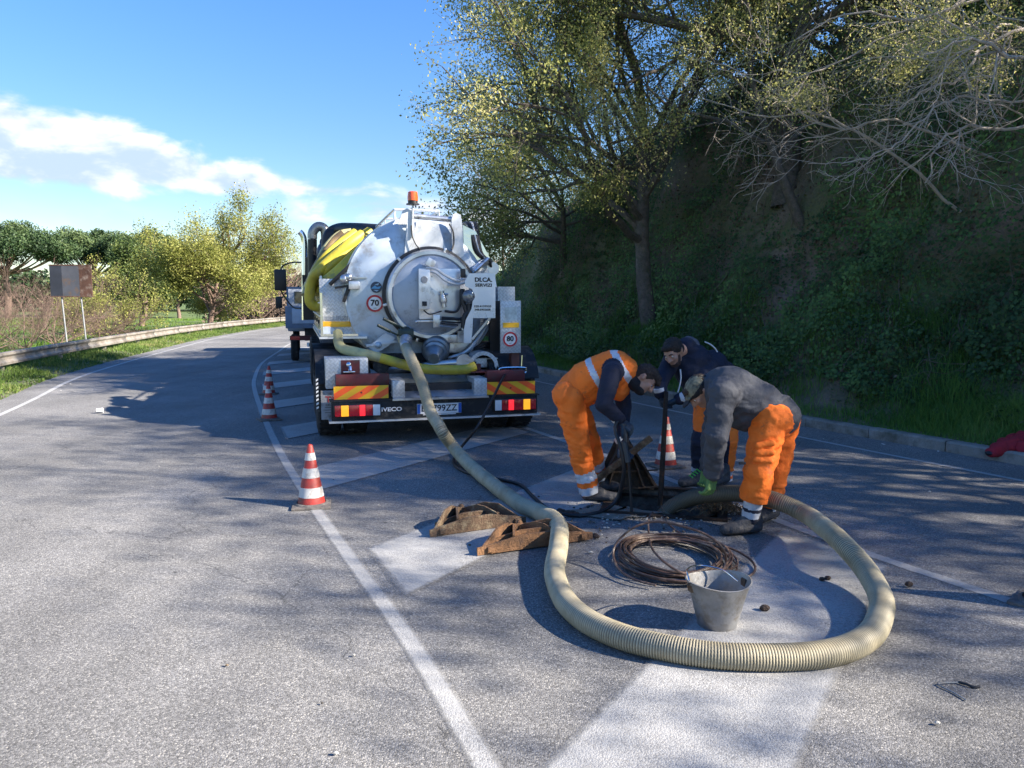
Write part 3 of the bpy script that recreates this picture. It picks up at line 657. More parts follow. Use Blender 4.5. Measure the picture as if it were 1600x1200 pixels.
# ---- guard rail
rail = thing('guard_rail', 'weathered grey corrugated steel guard rail along the left edge of the road', 'guard rail', (0, 0, 0))
RP = [p for p in resample(smooth_path(offset(LEFT, -1.75), 1), .5) if 4 < p.y < 110]
RM = M('rail_steel', (.30, .275, .24), .62, .35, var=.35, scale=1.3, bump=.15, bscale=30, dirt=(.17, .13, .10), dirt_amt=.55)
prof = [(0, -.155), (.045, -.135), (.05, -.085), (.0, -.03), (0, .03), (.05, .085), (.045, .135), (0, .155)]
ZR = .38
for i in range(0, len(RP) - 8, 8):
    seg = RP[i:i + 9]; mb = MB(); V = []
    for j, p in enumerate(seg):
        t = (RP[min(i + j + 1, len(RP) - 1)] - RP[max(i + j - 1, 0)]).normalized(); nr = Vector((t.y, -t.x, 0))
        p2 = p + (t * .12 if j == len(seg) - 1 else Vector())
        for a_, b_ in prof: V.append(p2 + nr * (a_ + (.004 if j > 5 else 0)) + Vector((0, 0, ZR + b_)))
    m_ = len(prof); mb.add(V, [(j * m_ + k, j * m_ + k + 1, (j + 1) * m_ + k + 1, (j + 1) * m_ + k) for j in range(len(seg) - 1) for k in range(m_ - 1)], 0, True)
    o = mb.build('rail_beam', RM, rail); md = o.modifiers.new('thickness', 'SOLIDIFY'); md.thickness = .004; md.offset = -1
pm = MB(); pm.box((-.05, -.03, -.6), (.05, .03, .43)); pm.box((.03, -.05, .22), (.09, .05, .5)); pme = pm.mesh('post'); pme.materials.append(RM)
for i in range(4, len(RP) - 8, 8):
    t = (RP[i + 1] - RP[i]).normalized(); o = bpy.data.objects.new('post', pme); COL.objects.link(o); o.parent = rail
    o.location = RP[i] + Vector((-t.y, t.x, 0)) * .085; o.rotation_euler.z = math.atan2(-t.x, t.y)
# ================================================================== trees
def grow(mb, p, d, L, r, depth, rnd, tips, P_, nsides=None):
    """one tapering limb that bends and forks; leafy shoots are gathered in tips"""
    n = max(3, int(L / P_['seg'])) if depth > 0 else 3; n = min(n, 9); pts = [Vector(p)]; rs = [r]; d = Vector(d).normalized(); st = L / n
    up = P_['up'] if depth > 0 else P_['up'] * .6
    r1 = r * (P_['taper'] if depth > 0 else .35)
    for i in range(n):
        w = P_['wob'] * (1 if depth < P_['depth'] else .45)
        d = (d + Vector((rnd.gauss(0, w), rnd.gauss(0, w), rnd.gauss(0, w) + up * st))).normalized()
        if P_.get('pull') is not None: d = (d + P_['pull'] * st).normalized()
        pts.append(pts[-1] + d * st); rs.append(r + (r1 - r) * (i + 1) / n)
    if r > P_['rmin']: mb.tube(pts, [max(x, .0022) for x in rs], 10 if r > .09 else (6 if r > .03 else (4 if r > .01 else 3)), 0, False)
    if depth <= P_['leafdepth']:
        for q in pts[1:]: tips.append((q.x, q.y, q.z))
    if depth == 0: return
    nb = P_['nb'][min(depth, len(P_['nb']) - 1)]
    for k in range(nb):
        t = P_['t0'] + (1 - P_['t0']) * ((k + rnd.random()) / nb) if k < nb - 1 else 1.0
        if depth < P_['depth']: t = max(t, .12) if k < nb - 1 else 1.
        f = t * n; i = min(int(f), n - 1); q = pts[i].lerp(pts[i + 1], f - i); dd = (pts[i + 1] - pts[i]).normalized()
        ax = dd.orthogonal().normalized(); ax = Matrix.Rotation(rnd.uniform(0, 2 * PI), 3, dd) @ ax
        ang = R(rnd.uniform(*P_['ang'])) * (.45 if t >= 1. else 1); nd = Matrix.Rotation(ang, 3, ax) @ dd
        sc = P_['lr'] * rnd.uniform(.7, 1.2) * (1.0 if P_['flat'] else (1.15 - .45 * t))
        grow(mb, q, nd, L * sc, max(rs[i] * P_['rr'] * rnd.uniform(.8, 1.05), .0022), depth - 1, rnd, tips, P_)
DEF = dict(seg=.45, up=.06, taper=.6, wob=.13, rmin=.0, leafdepth=1, nb=[0, 5, 6, 6, 7], t0=.35, ang=(28, 62), lr=.62, rr=.55, depth=4, flat=False)
BARK = M('bark_grey', (.13, .105, .085), .9, var=.45, scale=7, bump=.9, bscale=35, dirt=(.06, .065, .035), dirt_amt=.5)
BARKP = M('bark_pale', (.40, .34, .28), .85, var=.35, scale=8, bump=.5, bscale=50)
BARKR = M('bark_reddish', (.17, .115, .09), .9, var=.4, scale=6, bump=.6, bscale=40)
L_OLIVE = mat_leaf('spring_leaf', [(.14, .16, .05), (.29, .31, .09), (.46, .45, .16), (.62, .57, .28)], .58)
L_YELLOW = mat_leaf('yellow_leaf', [(.14, .16, .04), (.24, .26, .06), (.36, .36, .10), (.46, .44, .17)], .45)
L_PINE = mat_leaf('pine_needle', [(.012, .03, .012), (.03, .06, .022), (.06, .10, .035), (.11, .15, .055)], .15)
L_DARK = mat_leaf('evergreen_leaf', [(.010, .025, .010), (.022, .05, .016), (.045, .08, .025), (.08, .12, .04)], .2)
L_MID = mat_leaf('mid_leaf', [(.03, .05, .015), (.06, .095, .025), (.11, .15, .04), (.17, .2, .06)], .3)
def tree(name, label, cat, base, height, r, P2, leafmat=None, nleaf=30000, lsize=.06, jit=.14, seed=1, bark=BARK, lean=(0, 0, 0), group=None, trunk_frac=.42, dirs=None, lvmul=1., limbs=None, leafbox=None):
    t = thing(name, label, cat, tuple(base), 0, group); rnd = random.Random(seed); Pm = dict(DEF); Pm.update(P2); mb = MB(); tips = []
    # trunk
    n = 10; pts = []; b = Vector(base); d = Vector((lean[0], lean[1], 1)).normalized(); q = b - Vector((0, 0, .4)); th = height * trunk_frac + .4
    for i in range(n + 1):
        pts.append(q.copy()); d = (d + Vector((rnd.gauss(0, .05), rnd.gauss(0, .05), .04))).normalized(); q = q + d * th / n
    rs = [r * (1.25 if i == 0 else 1 - .45 * i / n) for i in range(n + 1)]; tk = MB(); tk.tube(pts, rs, 12, 0, False); tk.build('trunk', bark, t, world=True)
    nl = limbs or 7
    for k in range(nl):
        f = (.45 + .55 * (k + .5) / nl) * n; i = min(int(f), n - 1); q = pts[i].lerp(pts[i + 1], f - i)
        if dirs: dd = Vector(dirs[k % len(dirs)]) + Vector((rnd.gauss(0, .2), rnd.gauss(0, .2), rnd.gauss(0, .15)))
        else: a = 2.4 * k + rnd.uniform(-.4, .4); dd = Vector((math.cos(a), math.sin(a), rnd.uniform(.35, 1.1)))
        grow(mb, q, dd, height * (1 - trunk_frac) * rnd.uniform(.6, .85) * (1.1 - .4 * k / nl) * Pm.get('limb', 1), rs[i] * .55, Pm['depth'] - 1, rnd, tips, Pm)
    grow(mb, pts[-1], d, height * (1 - trunk_frac) * .75 * Pm.get('limb', 1), rs[-1], Pm['depth'] - 1, rnd, tips, Pm)
    mb.build('branches', bark, t, world=True)
    if leafmat and nleaf:
        T = np.array(tips); rg = np.random.default_rng(seed); c = T[rg.integers(0, len(T), nleaf)] + rg.normal(0, jit, (nleaf, 3))
        if leafbox is not None: c = c[leafbox(c)]
        v = (fbm(c, 1.1, 3, seed) - .25) * 1.6 * lvmul
        leaves('crown', c, lsize, leafmat, t, seed, .55, var=v)
    return t, np.array(tips) if tips else None

def bank_at(px, py, Y):                 # a foot point for a trunk, from its bearing
    p = AT(px, py, Y); return p
def bank_hit(px, py, y0=7., y1=34.):
    Y = y0
    while Y < y1:
        p = AT(px, py, Y)
        if onbank(p.x, p.y).z > p.z: return p
        Y += .15
    return AT(px, py, 15)
def onbank(x, y):
    d2 = (KA[:, 0] - x) ** 2 + (KA[:, 1] - y) ** 2; i = int(np.argmin(d2)); u = (x - KA[i, 0]) * NA[i, 0] + (y - KA[i, 1]) * NA[i, 1]
    return Vector(tuple(bank_pt([float(i)], [max(u, .2)])[0]))
# the leafy tree leaning out over the road (left part of the crown) and its neighbours on the bank
b1 = onbank(3.15, 16.6)
tree('leafy_tree', 'tall tree with small yellow-green leaves leaning out over the tanker from the bank', 'tree', b1, 11.0, .19, dict(lr=.62, nb=[0, 6, 6, 6, 7], up=.05, wob=.14, limb=.72), L_OLIVE, 90000, .056, .12, 3, lean=(-.10, -.05, 0), trunk_frac=.40, limbs=12,
     dirs=[(-1, -.35, .35), (-.9, .3, .2), (-.7, -.8, .5), (-1, 0, .8), (.7, -.6, .5), (-.4, .7, .6), (.8, .4, .7), (-1, -.2, .1), (-.6, -.3, 1.2), (.3, -1, .8), (-1, -.4, 1.1), (-.9, .2, 1.3)])
b2 = onbank(1.6, 22.5)
tree('leafy_tree', 'bushy yellow-green tree on the far end of the bank, just right of the tanker', 'tree', b2, 6.4, .12, dict(lr=.6, nb=[0, 6, 6, 6, 6], up=.0, wob=.17, limb=.72), L_OLIVE, 26000, .085, .2, 5, lean=(-.10, 0, 0), trunk_frac=.25, limbs=9,
     dirs=[(-1, -.2, .3), (-1, .3, -.1), (-.7, -.7, .5), (-1, 0, .7), (.7, -.6, .5), (-.8, -.3, -.2), (.8, .4, .7), (-.6, -.3, 1.), (.3, -1, .8)])
b3 = onbank(5.2, 15.2)
tree('roadside_tree', 'thick dark trunk rising out of the top of the bank with spring leaves', 'tree', b3, 12.5, .24, dict(lr=.6, nb=[0, 5, 6, 6, 6], up=.06, limb=.8), L_OLIVE, 44000, .050, .12, 8, lean=(.02, -.02, 0), trunk_frac=.46, limbs=9,
     dirs=[(-1, -.5, .3), (1, -.6, .3), (-.8, -.4, .7), (.8, .1, .5), (-.3, -1, .4), (-.9, .3, .9), (.9, -.7, .6), (.2, .8, .9), (-.2, -.9, 1)])
b4 = onbank(6.9, 12.9)
tree('leaning_tree', 'slim crooked trunk leaning left across the middle of the bank', 'tree', bank_hit(1262, 335), 6.6, .10, dict(lr=.6, nb=[0, 4, 5, 5, 5], up=.03, wob=.2), L_OLIVE, 7000, .06, .15, 13, lean=(-.42, .10, 0), trunk_frac=.42, limbs=7)
b5 = onbank(9.6, 13.2)
tree('evergreen_tree', 'dense dark evergreen on the crest at the top right', 'tree', b5, 6.2, .2, dict(lr=.62, nb=[0, 5, 5, 6, 6], leafdepth=2, up=.02), L_DARK, 50000, .10, .32, 17, trunk_frac=.25, limbs=9)
b5 = onbank(7.6, 17.5)
tree('evergreen_tree', 'dark evergreen farther back on the crest between the thick trunk and the bare branches', 'tree', b5, 4.2, .2, dict(lr=.62, nb=[0, 5, 5, 6, 6], leafdepth=2, up=.02), L_DARK, 30000, .10, .30, 18, trunk_frac=.2, limbs=9)
# pale bare branches that reach out into the sun over the dark bank, from a tree outside the frame
b6 = onbank(8.9, 9.6)
t, tp = None, None
def bare_overhang():
    t = thing('bare_tree', 'bare tree whose pale sunlit branches reach over the dark bank at the top right', 'tree', tuple(b6), 0)
    rnd = random.Random(31); tk = MB(); q = b6 + Vector((0, 0, -.4)); top = Vector((8.6, 9.7, 8.3))
    pts = smooth_path([q, q.lerp(top, .35) + Vector((.15, 0, 0)), q.lerp(top, .7) - Vector((.1, .1, 0)), top], 4)
    tk.tube(pts, [.16 - .09 * i / len(pts) for i in range(len(pts))], 12, 0, False); tk.build('trunk', BARK, t, world=True)
    mb = MB(); tips = []
    Pm = dict(DEF); Pm.update(lr=.62, nb=[0, 4, 5, 5], up=-.05, wob=.22, depth=3, seg=.16, ang=(25, 70), t0=.15)
    paths = [[(1680, 120, 9.6), (1600, 158, 9.3), (1500, 150, 9.1), (1440, 190, 9.0), (1390, 232, 8.9), (1330, 252, 8.9), (1262, 255, 8.9)],
             [(1690, 20, 9.6), (1560, 60, 9.6), (1500, 120, 9.4), (1450, 140, 9.3), (1400, 175, 9.2)],
             [(1680, 160, 9.7), (1590, 200, 9.5), (1500, 200, 9.4), (1460, 238, 9.3), (1450, 290, 9.2)],
             [(1690, -40, 9.9), (1500, 10, 10), (1390, 60, 10.2), (1300, 100, 10.3), (1220, 130, 10.4)],
             [(1690, -80, 9.6), (1560, -30, 9.3), (1440, 30, 9.2), (1340, 20, 9.1), (1240, 60, 9.0)],
             [(1690, 100, 9.9), (1580, 40, 10), (1500, 70, 10.3), (1420, 60, 10.6), (1340, 150, 10.8)],
             [(1690, 60, 9.2), (1590, 90, 8.6), (1520, 60, 8.4), (1440, 90, 8.3)],
             [(1500, 330, 11.5), (1380, 230, 11.3), (1280, 180, 11.5), (1180, 180, 11.8), (1090, 150, 12.2)],
             [(1560, 250, 11.5), (1400, 190, 11), (1300, 200, 11), (1190, 130, 11.2), (1100, 90, 11.5)]]
    for pa in paths:
        pp = smooth_path([AT(*x) for x in pa], 5); n = len(pp); r0 = rnd.uniform(.017, .028)
        mb.tube([p + Vector((rnd.gauss(0, .015), rnd.gauss(0, .015), rnd.gauss(0, .015))) for p in pp], [r0 * (1 - .8 * i / n) for i in range(n)], 6, 0, False)
        for k in range(9):
            i = rnd.randint(3, n - 2); dd = (pp[i + 1] - pp[i]).normalized(); ax = Matrix.Rotation(rnd.uniform(0, 2 * PI), 3, dd) @ dd.orthogonal().normalized()
            grow(mb, pp[i], Matrix.Rotation(R(rnd.uniform(25, 70)), 3, ax) @ dd, rnd.uniform(.45, 1.1), r0 * (1 - .8 * i / n) * .6, 2, rnd, tips, Pm)
    mb.build('branches', BARKP, t, world=True)
    T = np.array(tips); rg = np.random.default_rng(3); T = T[(T[:, 2] > 4.3)]; c = T[rg.integers(0, len(T), 15000)] + rg.normal(0, .06, (15000, 3))
    leaves('new_leaves', c, .034, L_OLIVE, t, 4, .6, var=np.full(15000, .62))
bare_overhang()
# trees outside the frame on the right, whose crowns dapple the road
for k, (x, y, hh, sd, nl) in enumerate([(13.2, 4.6, 8.0, 41, 14000), (17.5, 3.0, 9.5, 42, 9000), (12.6, 7.4, 7.0, 43, 11000), (18.5, -.2, 10.0, 48, 5500), (13.6, 2.9, 9.4, 49, 9000)]):
    tree('roadside_tree', ['taller of the thin-leaved trees right of the camera, next to the bare tree', 'thin-leaved tree behind the front row, right of the camera', 'thin-leaved tree farthest along the bank outside the right edge', 'tallest sparse tree at the back of the low bank to the right', 'tall slim tree in the front row of the bank right of the camera'][k], 'tree', onbank(x, y), hh, .17, dict(lr=.62, nb=[0, 5, 6, 6, 6], up=.05, leafdepth=1), L_OLIVE, nl, .10, .22, sd, trunk_frac=.34, limbs=8, group='trees beside the road outside the picture')
# brushwood along the crest
t = thing('brushwood', 'tangle of bare reddish brushwood along the crest of the bank', 'brushwood', (0, 0, 0))
mb = MB(); rnd = random.Random(5); tips = []
Pm = dict(DEF); Pm.update(lr=.6, nb=[0, 4, 5, 5], up=-.02, wob=.22, depth=2, seg=.2, ang=(25, 70), t0=.15)
idx = [i for i, p in enumerate(KERB) if 8 < p.y < 27]
for k in range(110):
    i = rnd.choice(idx); q = Vector(tuple(bank_pt([float(i)], [rnd.uniform(3.0, 5.2)])[0]))
    grow(mb, q, (-NA[i][0] * .6 + rnd.gauss(0, .4), -NA[i][1] * .6 + rnd.gauss(0, .4), 1), rnd.uniform(.5, 1.3), .012, 2, rnd, tips, Pm)
mb.build('branches', BARKR, t, world=True); T = np.array(tips); rg = np.random.default_rng(3); n = 9000
c = T[rg.integers(0, len(T), n)] + rg.normal(0, .1, (n, 3)); leaves('leaves', c, .06, L_MID, t, 4, .6)

# ---- far left: umbrella pines, yellow tree, bare shrubs
def pine(label, base, height, width, seed, nleaf=42000):
    t = thing('umbrella_pine', label, 'pine tree', tuple(base), 0, 'umbrella pines on the skyline'); rnd = random.Random(seed); b = Vector(base); tk = MB()
    fork = b + Vector((rnd.uniform(-.4, .4), 0, height * .45)); tk.tube(smooth_path([b, b.lerp(fork, .5) + Vector((.2, 0, 0)), fork], 4), .38, 9, 0, False); tk.build('trunk', BARKR, t, world=True)
    mb = MB(); cs = []
    for k in range(24):
        a = 2 * PI * k / 24 * 3.1; rr = width / 2 * math.sqrt((k + .5) / 24); e = b + Vector((math.cos(a) * rr, math.sin(a) * rr, height * (.66 + .20 * (1 - (rr / (width / 2)) ** 2)) + rnd.uniform(-.5, .5)))
        mid = fork.lerp(e, .5) + Vector((0, 0, -.10 * height * rr / width)); mb.tube(smooth_path([fork, mid, e], 4), [.16 - .014 * i for i in range(9)], 5, 0, False); cs.append(e)
    mb.build('branches', BARKR, t, world=True)
    rg = np.random.default_rng(seed); C = np.array([tuple(c) for c in cs]); k = rg.integers(0, len(C), nleaf)
    dd = rg.normal(size=(nleaf, 3)); dd /= np.linalg.norm(dd, axis=1)[:, None]; dd *= (rg.random(nleaf) ** .45)[:, None]
    c = C[k] + dd * np.array([width * .125, width * .125, height * .115]) * (.7 + .6 * rg.random(24))[k][:, None] ; c[:, 2] += height * .03 * rg.random(nleaf)
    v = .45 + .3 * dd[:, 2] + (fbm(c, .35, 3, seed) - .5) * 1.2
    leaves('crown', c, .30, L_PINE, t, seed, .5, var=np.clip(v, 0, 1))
def base_at(px, Y, z=-.45): p = AT(px, 600, Y); return Vector((p.x, Y, z))
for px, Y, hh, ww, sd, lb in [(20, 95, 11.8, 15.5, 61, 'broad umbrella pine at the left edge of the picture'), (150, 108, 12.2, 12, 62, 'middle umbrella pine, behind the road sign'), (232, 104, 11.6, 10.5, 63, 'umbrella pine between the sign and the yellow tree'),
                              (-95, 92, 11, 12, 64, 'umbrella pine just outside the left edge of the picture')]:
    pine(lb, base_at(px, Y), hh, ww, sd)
tree('yellow_tree', 'large rounded tree with bright yellow spring leaves behind the guard rail', 'tree', base_at(330, 50), 9.7, .22, dict(lr=.60, nb=[0, 5, 6, 6, 6], up=.10, limb=.86), L_YELLOW, 70000, .125, .28, 71, bark=BARKR, trunk_frac=.3, limbs=11)
tree('olive_green_tree', 'olive-green tree behind the yellow bush, left of the big yellow tree', 'tree', base_at(226, 66), 8.0, .25, dict(lr=.6, nb=[0, 5, 6, 6, 5], up=.05, limb=.66), L_MID, 26000, .22, .36, 72, bark=BARKR, trunk_frac=.5, limbs=9)
tree('olive_green_tree', 'dark green tree filling the gap behind the yellow tree', 'tree', base_at(285, 96), 9.8, .25, dict(lr=.6, nb=[0, 5, 6, 6, 5], up=.04, limb=.8), L_DARK, 24000, .3, .45, 73, bark=BARKR, trunk_frac=.42, limbs=9)
BT = dict(lr=.6, nb=[0, 5, 6, 7, 6], up=.10, wob=.12, ang=(18, 48), leafdepth=0)
for px, Y, hh, sd, lb in [(415, 58, 7.8, 81, 'bare reddish tree right of the yellow tree, nearest the truck mirror'), (448, 72, 8.0, 82, 'bare tree behind the truck mirror'), (385, 64, 5.6, 83, 'low bare tree under the right side of the yellow tree')]:
    tree('bare_tree', lb, 'tree', base_at(px, Y), hh, .14, BT, None, 0, seed=sd, bark=BARKR, trunk_frac=.18, limbs=9)
BS = dict(lr=.62, nb=[0, 5, 6, 7, 6], up=.12, wob=.15, ang=(15, 45), leafdepth=0, limb=1.0)
for px, Y, hh, sd, lb in [(45, 33, 3.4, 91, 'bare greyish shrub left of the road sign'), (95, 36, 3.5, 92, 'bare shrub directly behind the road sign posts'), (-20, 31, 3.3, 93, 'bare shrub at the left edge of the picture'), (160, 40, 2.6, 94, 'low bare shrub right of the road sign')]:
    tree('bare_shrub', lb, 'shrub', base_at(px, Y), hh, .05, BS, None, 0, seed=sd, bark=BARKR, trunk_frac=.06, limbs=12)
tree('yellow_shrub', 'bright yellow flowering shrub just right of the road sign', 'shrub', base_at(172, 41), 4.0, .06, dict(lr=.6, nb=[0, 5, 6, 6, 5], up=.16, ang=(18, 45)), L_YELLOW, 9000, .10, .12, 96, bark=BARKR, trunk_frac=.08, limbs=12)
tree('yellow_shrub', 'sparser yellow-green shrub behind the posts of the road sign', 'shrub', base_at(118, 44), 2.9, .06, dict(lr=.6, nb=[0, 5, 6, 6, 5], up=.16, ang=(18, 45)), L_YELLOW, 3500, .10, .12, 97, bark=BARKR, trunk_frac=.08, limbs=12)
tree('bare_tree', 'thin bare tree standing against the sky right of the tanker', 'tree', Vector((-.1, 31, .8)), 7.6, .07, dict(lr=.5, nb=[0, 5, 6, 6, 5], up=.1, ang=(25, 50), leafdepth=0), None, 0, seed=98, bark=BARKR, trunk_frac=.5, limbs=8)
# far hedge and wood that close the horizon
rg = np.random.default_rng(50)
def wood(name, label, x0, x1, y0, y1, hmax, n, mat, size, seed):
    rg = np.random.default_rng(seed); X = rg.uniform(x0, x1, n); Y = rg.uniform(y0, y1, n); P0 = np.stack([X, Y, X * 0], 1)
    top = hmax * (.35 + .9 * fbm(P0, .09, 4, seed)); Z = -.45 + top * np.sqrt(rg.random(n)); C = np.stack([X, Y, Z], 1)
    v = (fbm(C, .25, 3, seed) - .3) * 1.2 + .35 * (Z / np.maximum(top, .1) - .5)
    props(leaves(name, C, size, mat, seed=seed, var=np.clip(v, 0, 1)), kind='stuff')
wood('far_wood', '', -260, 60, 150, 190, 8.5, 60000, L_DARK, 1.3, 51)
#wood('far_hedge', '', -90, -44, 92, 99, 3.0, 22000, L_MID, .45, 52)
wood('brushwood_thicket', '', -26, -14.5, 64, 80, 3.0, 14000, M('thicket_twig', (.16, .12, .09), .9, var=.4), .35, 53)
#wood('brushwood_thicket', '', -34, -27, 30, 42, 1.3, 5000, M('thicket_twig', (.16, .12, .09), .9, var=.4), .16, 54)

# ---- back of the road sign on two posts
sg = thing('road_sign', 'rusty back of a road sign on two grey posts beyond the guard rail', 'road sign', tuple(AT(118, 530, 27)), R(8))
sg.location.z = -.25; sg.scale = (.88, 1, 1); PMAT[sg.name] = Matrix.Translation(sg.location) @ Matrix.Rotation(R(20), 4, 'Z')
GALV = M('galvanised', (.26, .27, .28), .5, .6, var=.25, scale=5, dirt=(.25, .22, .19), dirt_amt=.3)
for x in (-.38, .34):
    mb = MB(); mb.tube([(x + .10, 0, -.3), (x - .10, 0, 3.16)], .032, 10); mb.build('post', GALV, sg)
SR = M('sign_rust', (.085, .042, .03), .8, .3, var=.5, scale=2.5, bump=.4, bscale=30, dirt=(.2, .16, .14), dirt_amt=.4)
SB = M('sign_dark', (.03, .035, .05), .6, .3, var=.4, scale=2)
SGR = M('sign_grey', (.075, .08, .10), .6, .3, var=.3, scale=2, dirt=(.12, .08, .06), dirt_amt=.3)
for i, (x0, x1, m) in enumerate([(-.78, -.34, SB), (-.335, .30, SGR), (.305, .76, SR)]):
    mb = MB(); mb.box((x0, -.07, 2.12), (x1, -.05, 3.16)); mb.box((x0, -.05, 2.12), (x0 + .02, -.02, 3.16)); mb.box((x1 - .02, -.05, 2.12), (x1, -.02, 3.16)); mb.build('panel', m, sg)
mb = MB(); mb.box((-.80, -.078, 3.162), (.78, 0, 3.20)); mb.box((-.80, -.078, 2.08), (.78, 0, 2.118)); mb.box((.14, -.049, 2.13), (.3, -.03, 3.15)); mb.build('sign_frame', SR, sg)
for z in (2.4, 2.9):
    mb = MB(); mb.box((-.7, -.049, z), (.7, -.028, z + .05)); mb.build('bracket', GALV, sg)
# ================================================================== vacuum tanker (built in its own coordinates: x right, y towards the cab, z up)
TYAW = R(15.5); TLOC = Vector((-.89, 9.16, 0))
truck = thing('vacuum_tanker', 'large pale blue and aluminium vacuum tanker lorry parked on the zebra marking', 'tanker truck', tuple(TLOC), TYAW)
TM = PMAT[truck.name]; TMi = TM.inverted()
def Lp(px, py, ly):
    o = TMi @ Vector((0, 0, CAMH)); d = TMi.to_3x3() @ ray(px, py); t = (ly - o.y) / d.y; return Vector((o.x + d.x * t, ly, o.z + d.z * t))
TANK = M('tank_paint', (.52, .60, .68), .36, .15, var=.18, scale=2.2, coat=.4, dirt=(.30, .29, .27), dirt_amt=.38)
STEEL = M('brushed_steel', (.55, .57, .60), .34, .85, var=.3, scale=4, bump=.08, bscale=90, dirt=(.22, .20, .18), dirt_amt=.25)
DOOR = M('door_steel', (.36, .40, .46), .42, .45, var=.25, scale=2.5, dirt=(.2, .2, .2), dirt_amt=.2)
ALU = M('aluminium_sheet', (.66, .68, .70), .36, .55, var=.2, scale=3, bump=.1, bscale=12, dirt=(.35, .34, .32), dirt_amt=.2)
TREAD = mat_tread('checker_plate')
POL = M('polished_aluminium', (.62, .64, .62), .12, .95, var=.25, scale=2, bump=.12, bscale=5)
CHD = M('chassis_dark', (.018, .02, .024), .6, .2, var=.5, scale=5, dirt=(.10, .09, .08), dirt_amt=.35)
CHR = M('chassis_maroon', (.12, .018, .022), .5, .1, var=.4, scale=4, dirt=(.06, .045, .04), dirt_amt=.4)
RUB = M('tyre_rubber', (.018, .018, .019), .85, var=.4, scale=8, bump=.3, bscale=60, dirt=(.10, .095, .085), dirt_amt=.3)
BLK = M('black_plastic', (.012, .012, .014), .45, var=.3)
HOSEK = M('black_hose', (.014, .014, .016), .5, var=.3)
CHROME = M('chrome', (.75, .76, .78), .12, 1., var=.1)
YEL = M('yellow_hose', (.50, .41, .04), .5, var=.4, scale=3, bump=.1, bscale=30, dirt=(.30, .25, .08), dirt_amt=.35)
YELP = M('pale_yellow_hose', (.46, .42, .20), .55, var=.3, scale=3, dirt=(.26, .23, .14), dirt_amt=.45)
BRNH = M('brown_hose', (.22, .15, .07), .6, var=.4, scale=4, dirt=(.12, .08, .05), dirt_amt=.4)
INK = M('black_ink', (.015, .015, .02), .6, var=.1); WHITE = M('white_enamel', (.78, .78, .77), .4, var=.06); REDR = M('sign_red', (.48, .02, .035), .4, var=.1)
def P(name, mb, mat, parent=None): return mb.build(name, mat, parent or truck)

# --- chassis
mb = MB()
for x in (-.42, .42): mb.box((x - .04, .75, .72), (x + .04, 8.2, .98))
for y in (1.8, 3.2, 4.6, 6.2): mb.box((-.38, y, .76), (.38, y + .1, .94))
P('chassis_frame', mb, CHR)
for xa, xb in ((-1.19, -.565), (.63, 1.12)): mb = MB(); mb.box((xa, .10, .70), (xb, .22, .84), 0, None, .01); P('rear_crossmember', mb, CHR)
# --- bumper
zb0, zb1 = .31, .53
mb = MB(); mb.box((-1.25, 0, zb0), (1.25, .13, zb1), 0, None, .008); mb.box((-1.27, -.02, zb1 + .003), (1.27, .15, zb1 + .02)); bmp = P('rear_bumper', mb, CHD)
mb = MB(); mb.box((-1.28, -.035, zb0 - .025), (1.28, .14, zb0 - .003)); P('bumper_lip', mb, ALU)
PMAT2 = {}
LR = M('lamp_red', (.55, .012, .02), .2, var=.15, coat=.6); LO = M('lamp_orange', (.95, .35, .02), .2, var=.15, coat=.6); LW = M('lamp_white', (.75, .76, .78), .25, var=.1, coat=.6)
LRL = M('lamp_red_lit', (.8, .02, .03), .3, var=.05, emit=.35); LOL = M('lamp_orange_lit', (.9, .38, .02), .3, var=.05, emit=.25)
for sgn in (-1, 1):
    mb = MB(); mb.box((-.275, -.045, -.075), (.275, -.002, .075), 0, None, .008); o = P('tail_light', mb, BLK); o.location = (sgn * .955, 0, .43); o['label'] = 'left tail light' if sgn < 0 else 'right tail light'
    xs = [-.262, -.19, -.10, .02, .09, .175, .262]; ms = [LR, LOL, LR, LRL, LR, LW]
    for i in range(6):
        a, b = xs[i], xs[i + 1]
        if sgn > 0: a, b = -b, -a
        m = MB(); m.box((a + .002, -.058, -.064), (b - .002, -.046, .064), 0, None, .004); m.build('lens', ms[i], o)
    mb = MB(); mb.box((-.285 * 1, -.06, .0), (.285, -.02, .012)); 
# --- hazard boards
HY = M('hazard_yellow', (.80, .44, .02), .35, var=.1); HR = M('hazard_orange_red', (.95, .12, .02), .35, var=.08)
def clip(poly, axis, val, keep_less):
    out = []
    for i in range(len(poly)):
        a, b = poly[i], poly[(i + 1) % len(poly)]; ia = (a[axis] <= val) == keep_less; ib = (b[axis] <= val) == keep_less
        if ia: out.append(a)
        if ia != ib: t = (val - a[axis]) / (b[axis] - a[axis]); out.append(tuple(a[k] + (b[k] - a[k]) * t for k in (0, 1)))
    return out
for sgn in (-1, 1):
    w, hh = .315, .077; mb = MB(); mb.box((-w, .0, -hh), (w, .012, hh)); o = P('hazard_board', mb, HY); o.location = (sgn * .905, .0, .635)
    for k in range(-3, 4):
        x = k * .26 * 1.0 + .02; sl = -sgn * .13
        pl = [(x - .065 - sl, -hh), (x + .065 - sl, -hh), (x + .065 + sl, hh), (x - .065 + sl, hh)]
        pl = clip(clip(pl, 0, w, True), 0, -w, False)
        if len(pl) > 2: m = MB(); m.prism(pl, .002, 0, Matrix.Translation((0, -.003, 0))); m.build('stripe', HR, o)
    m = MB(); m.ball((0, -.004, 0), (.01, .006, .01), 8); m.build('bolt', BLK, o)
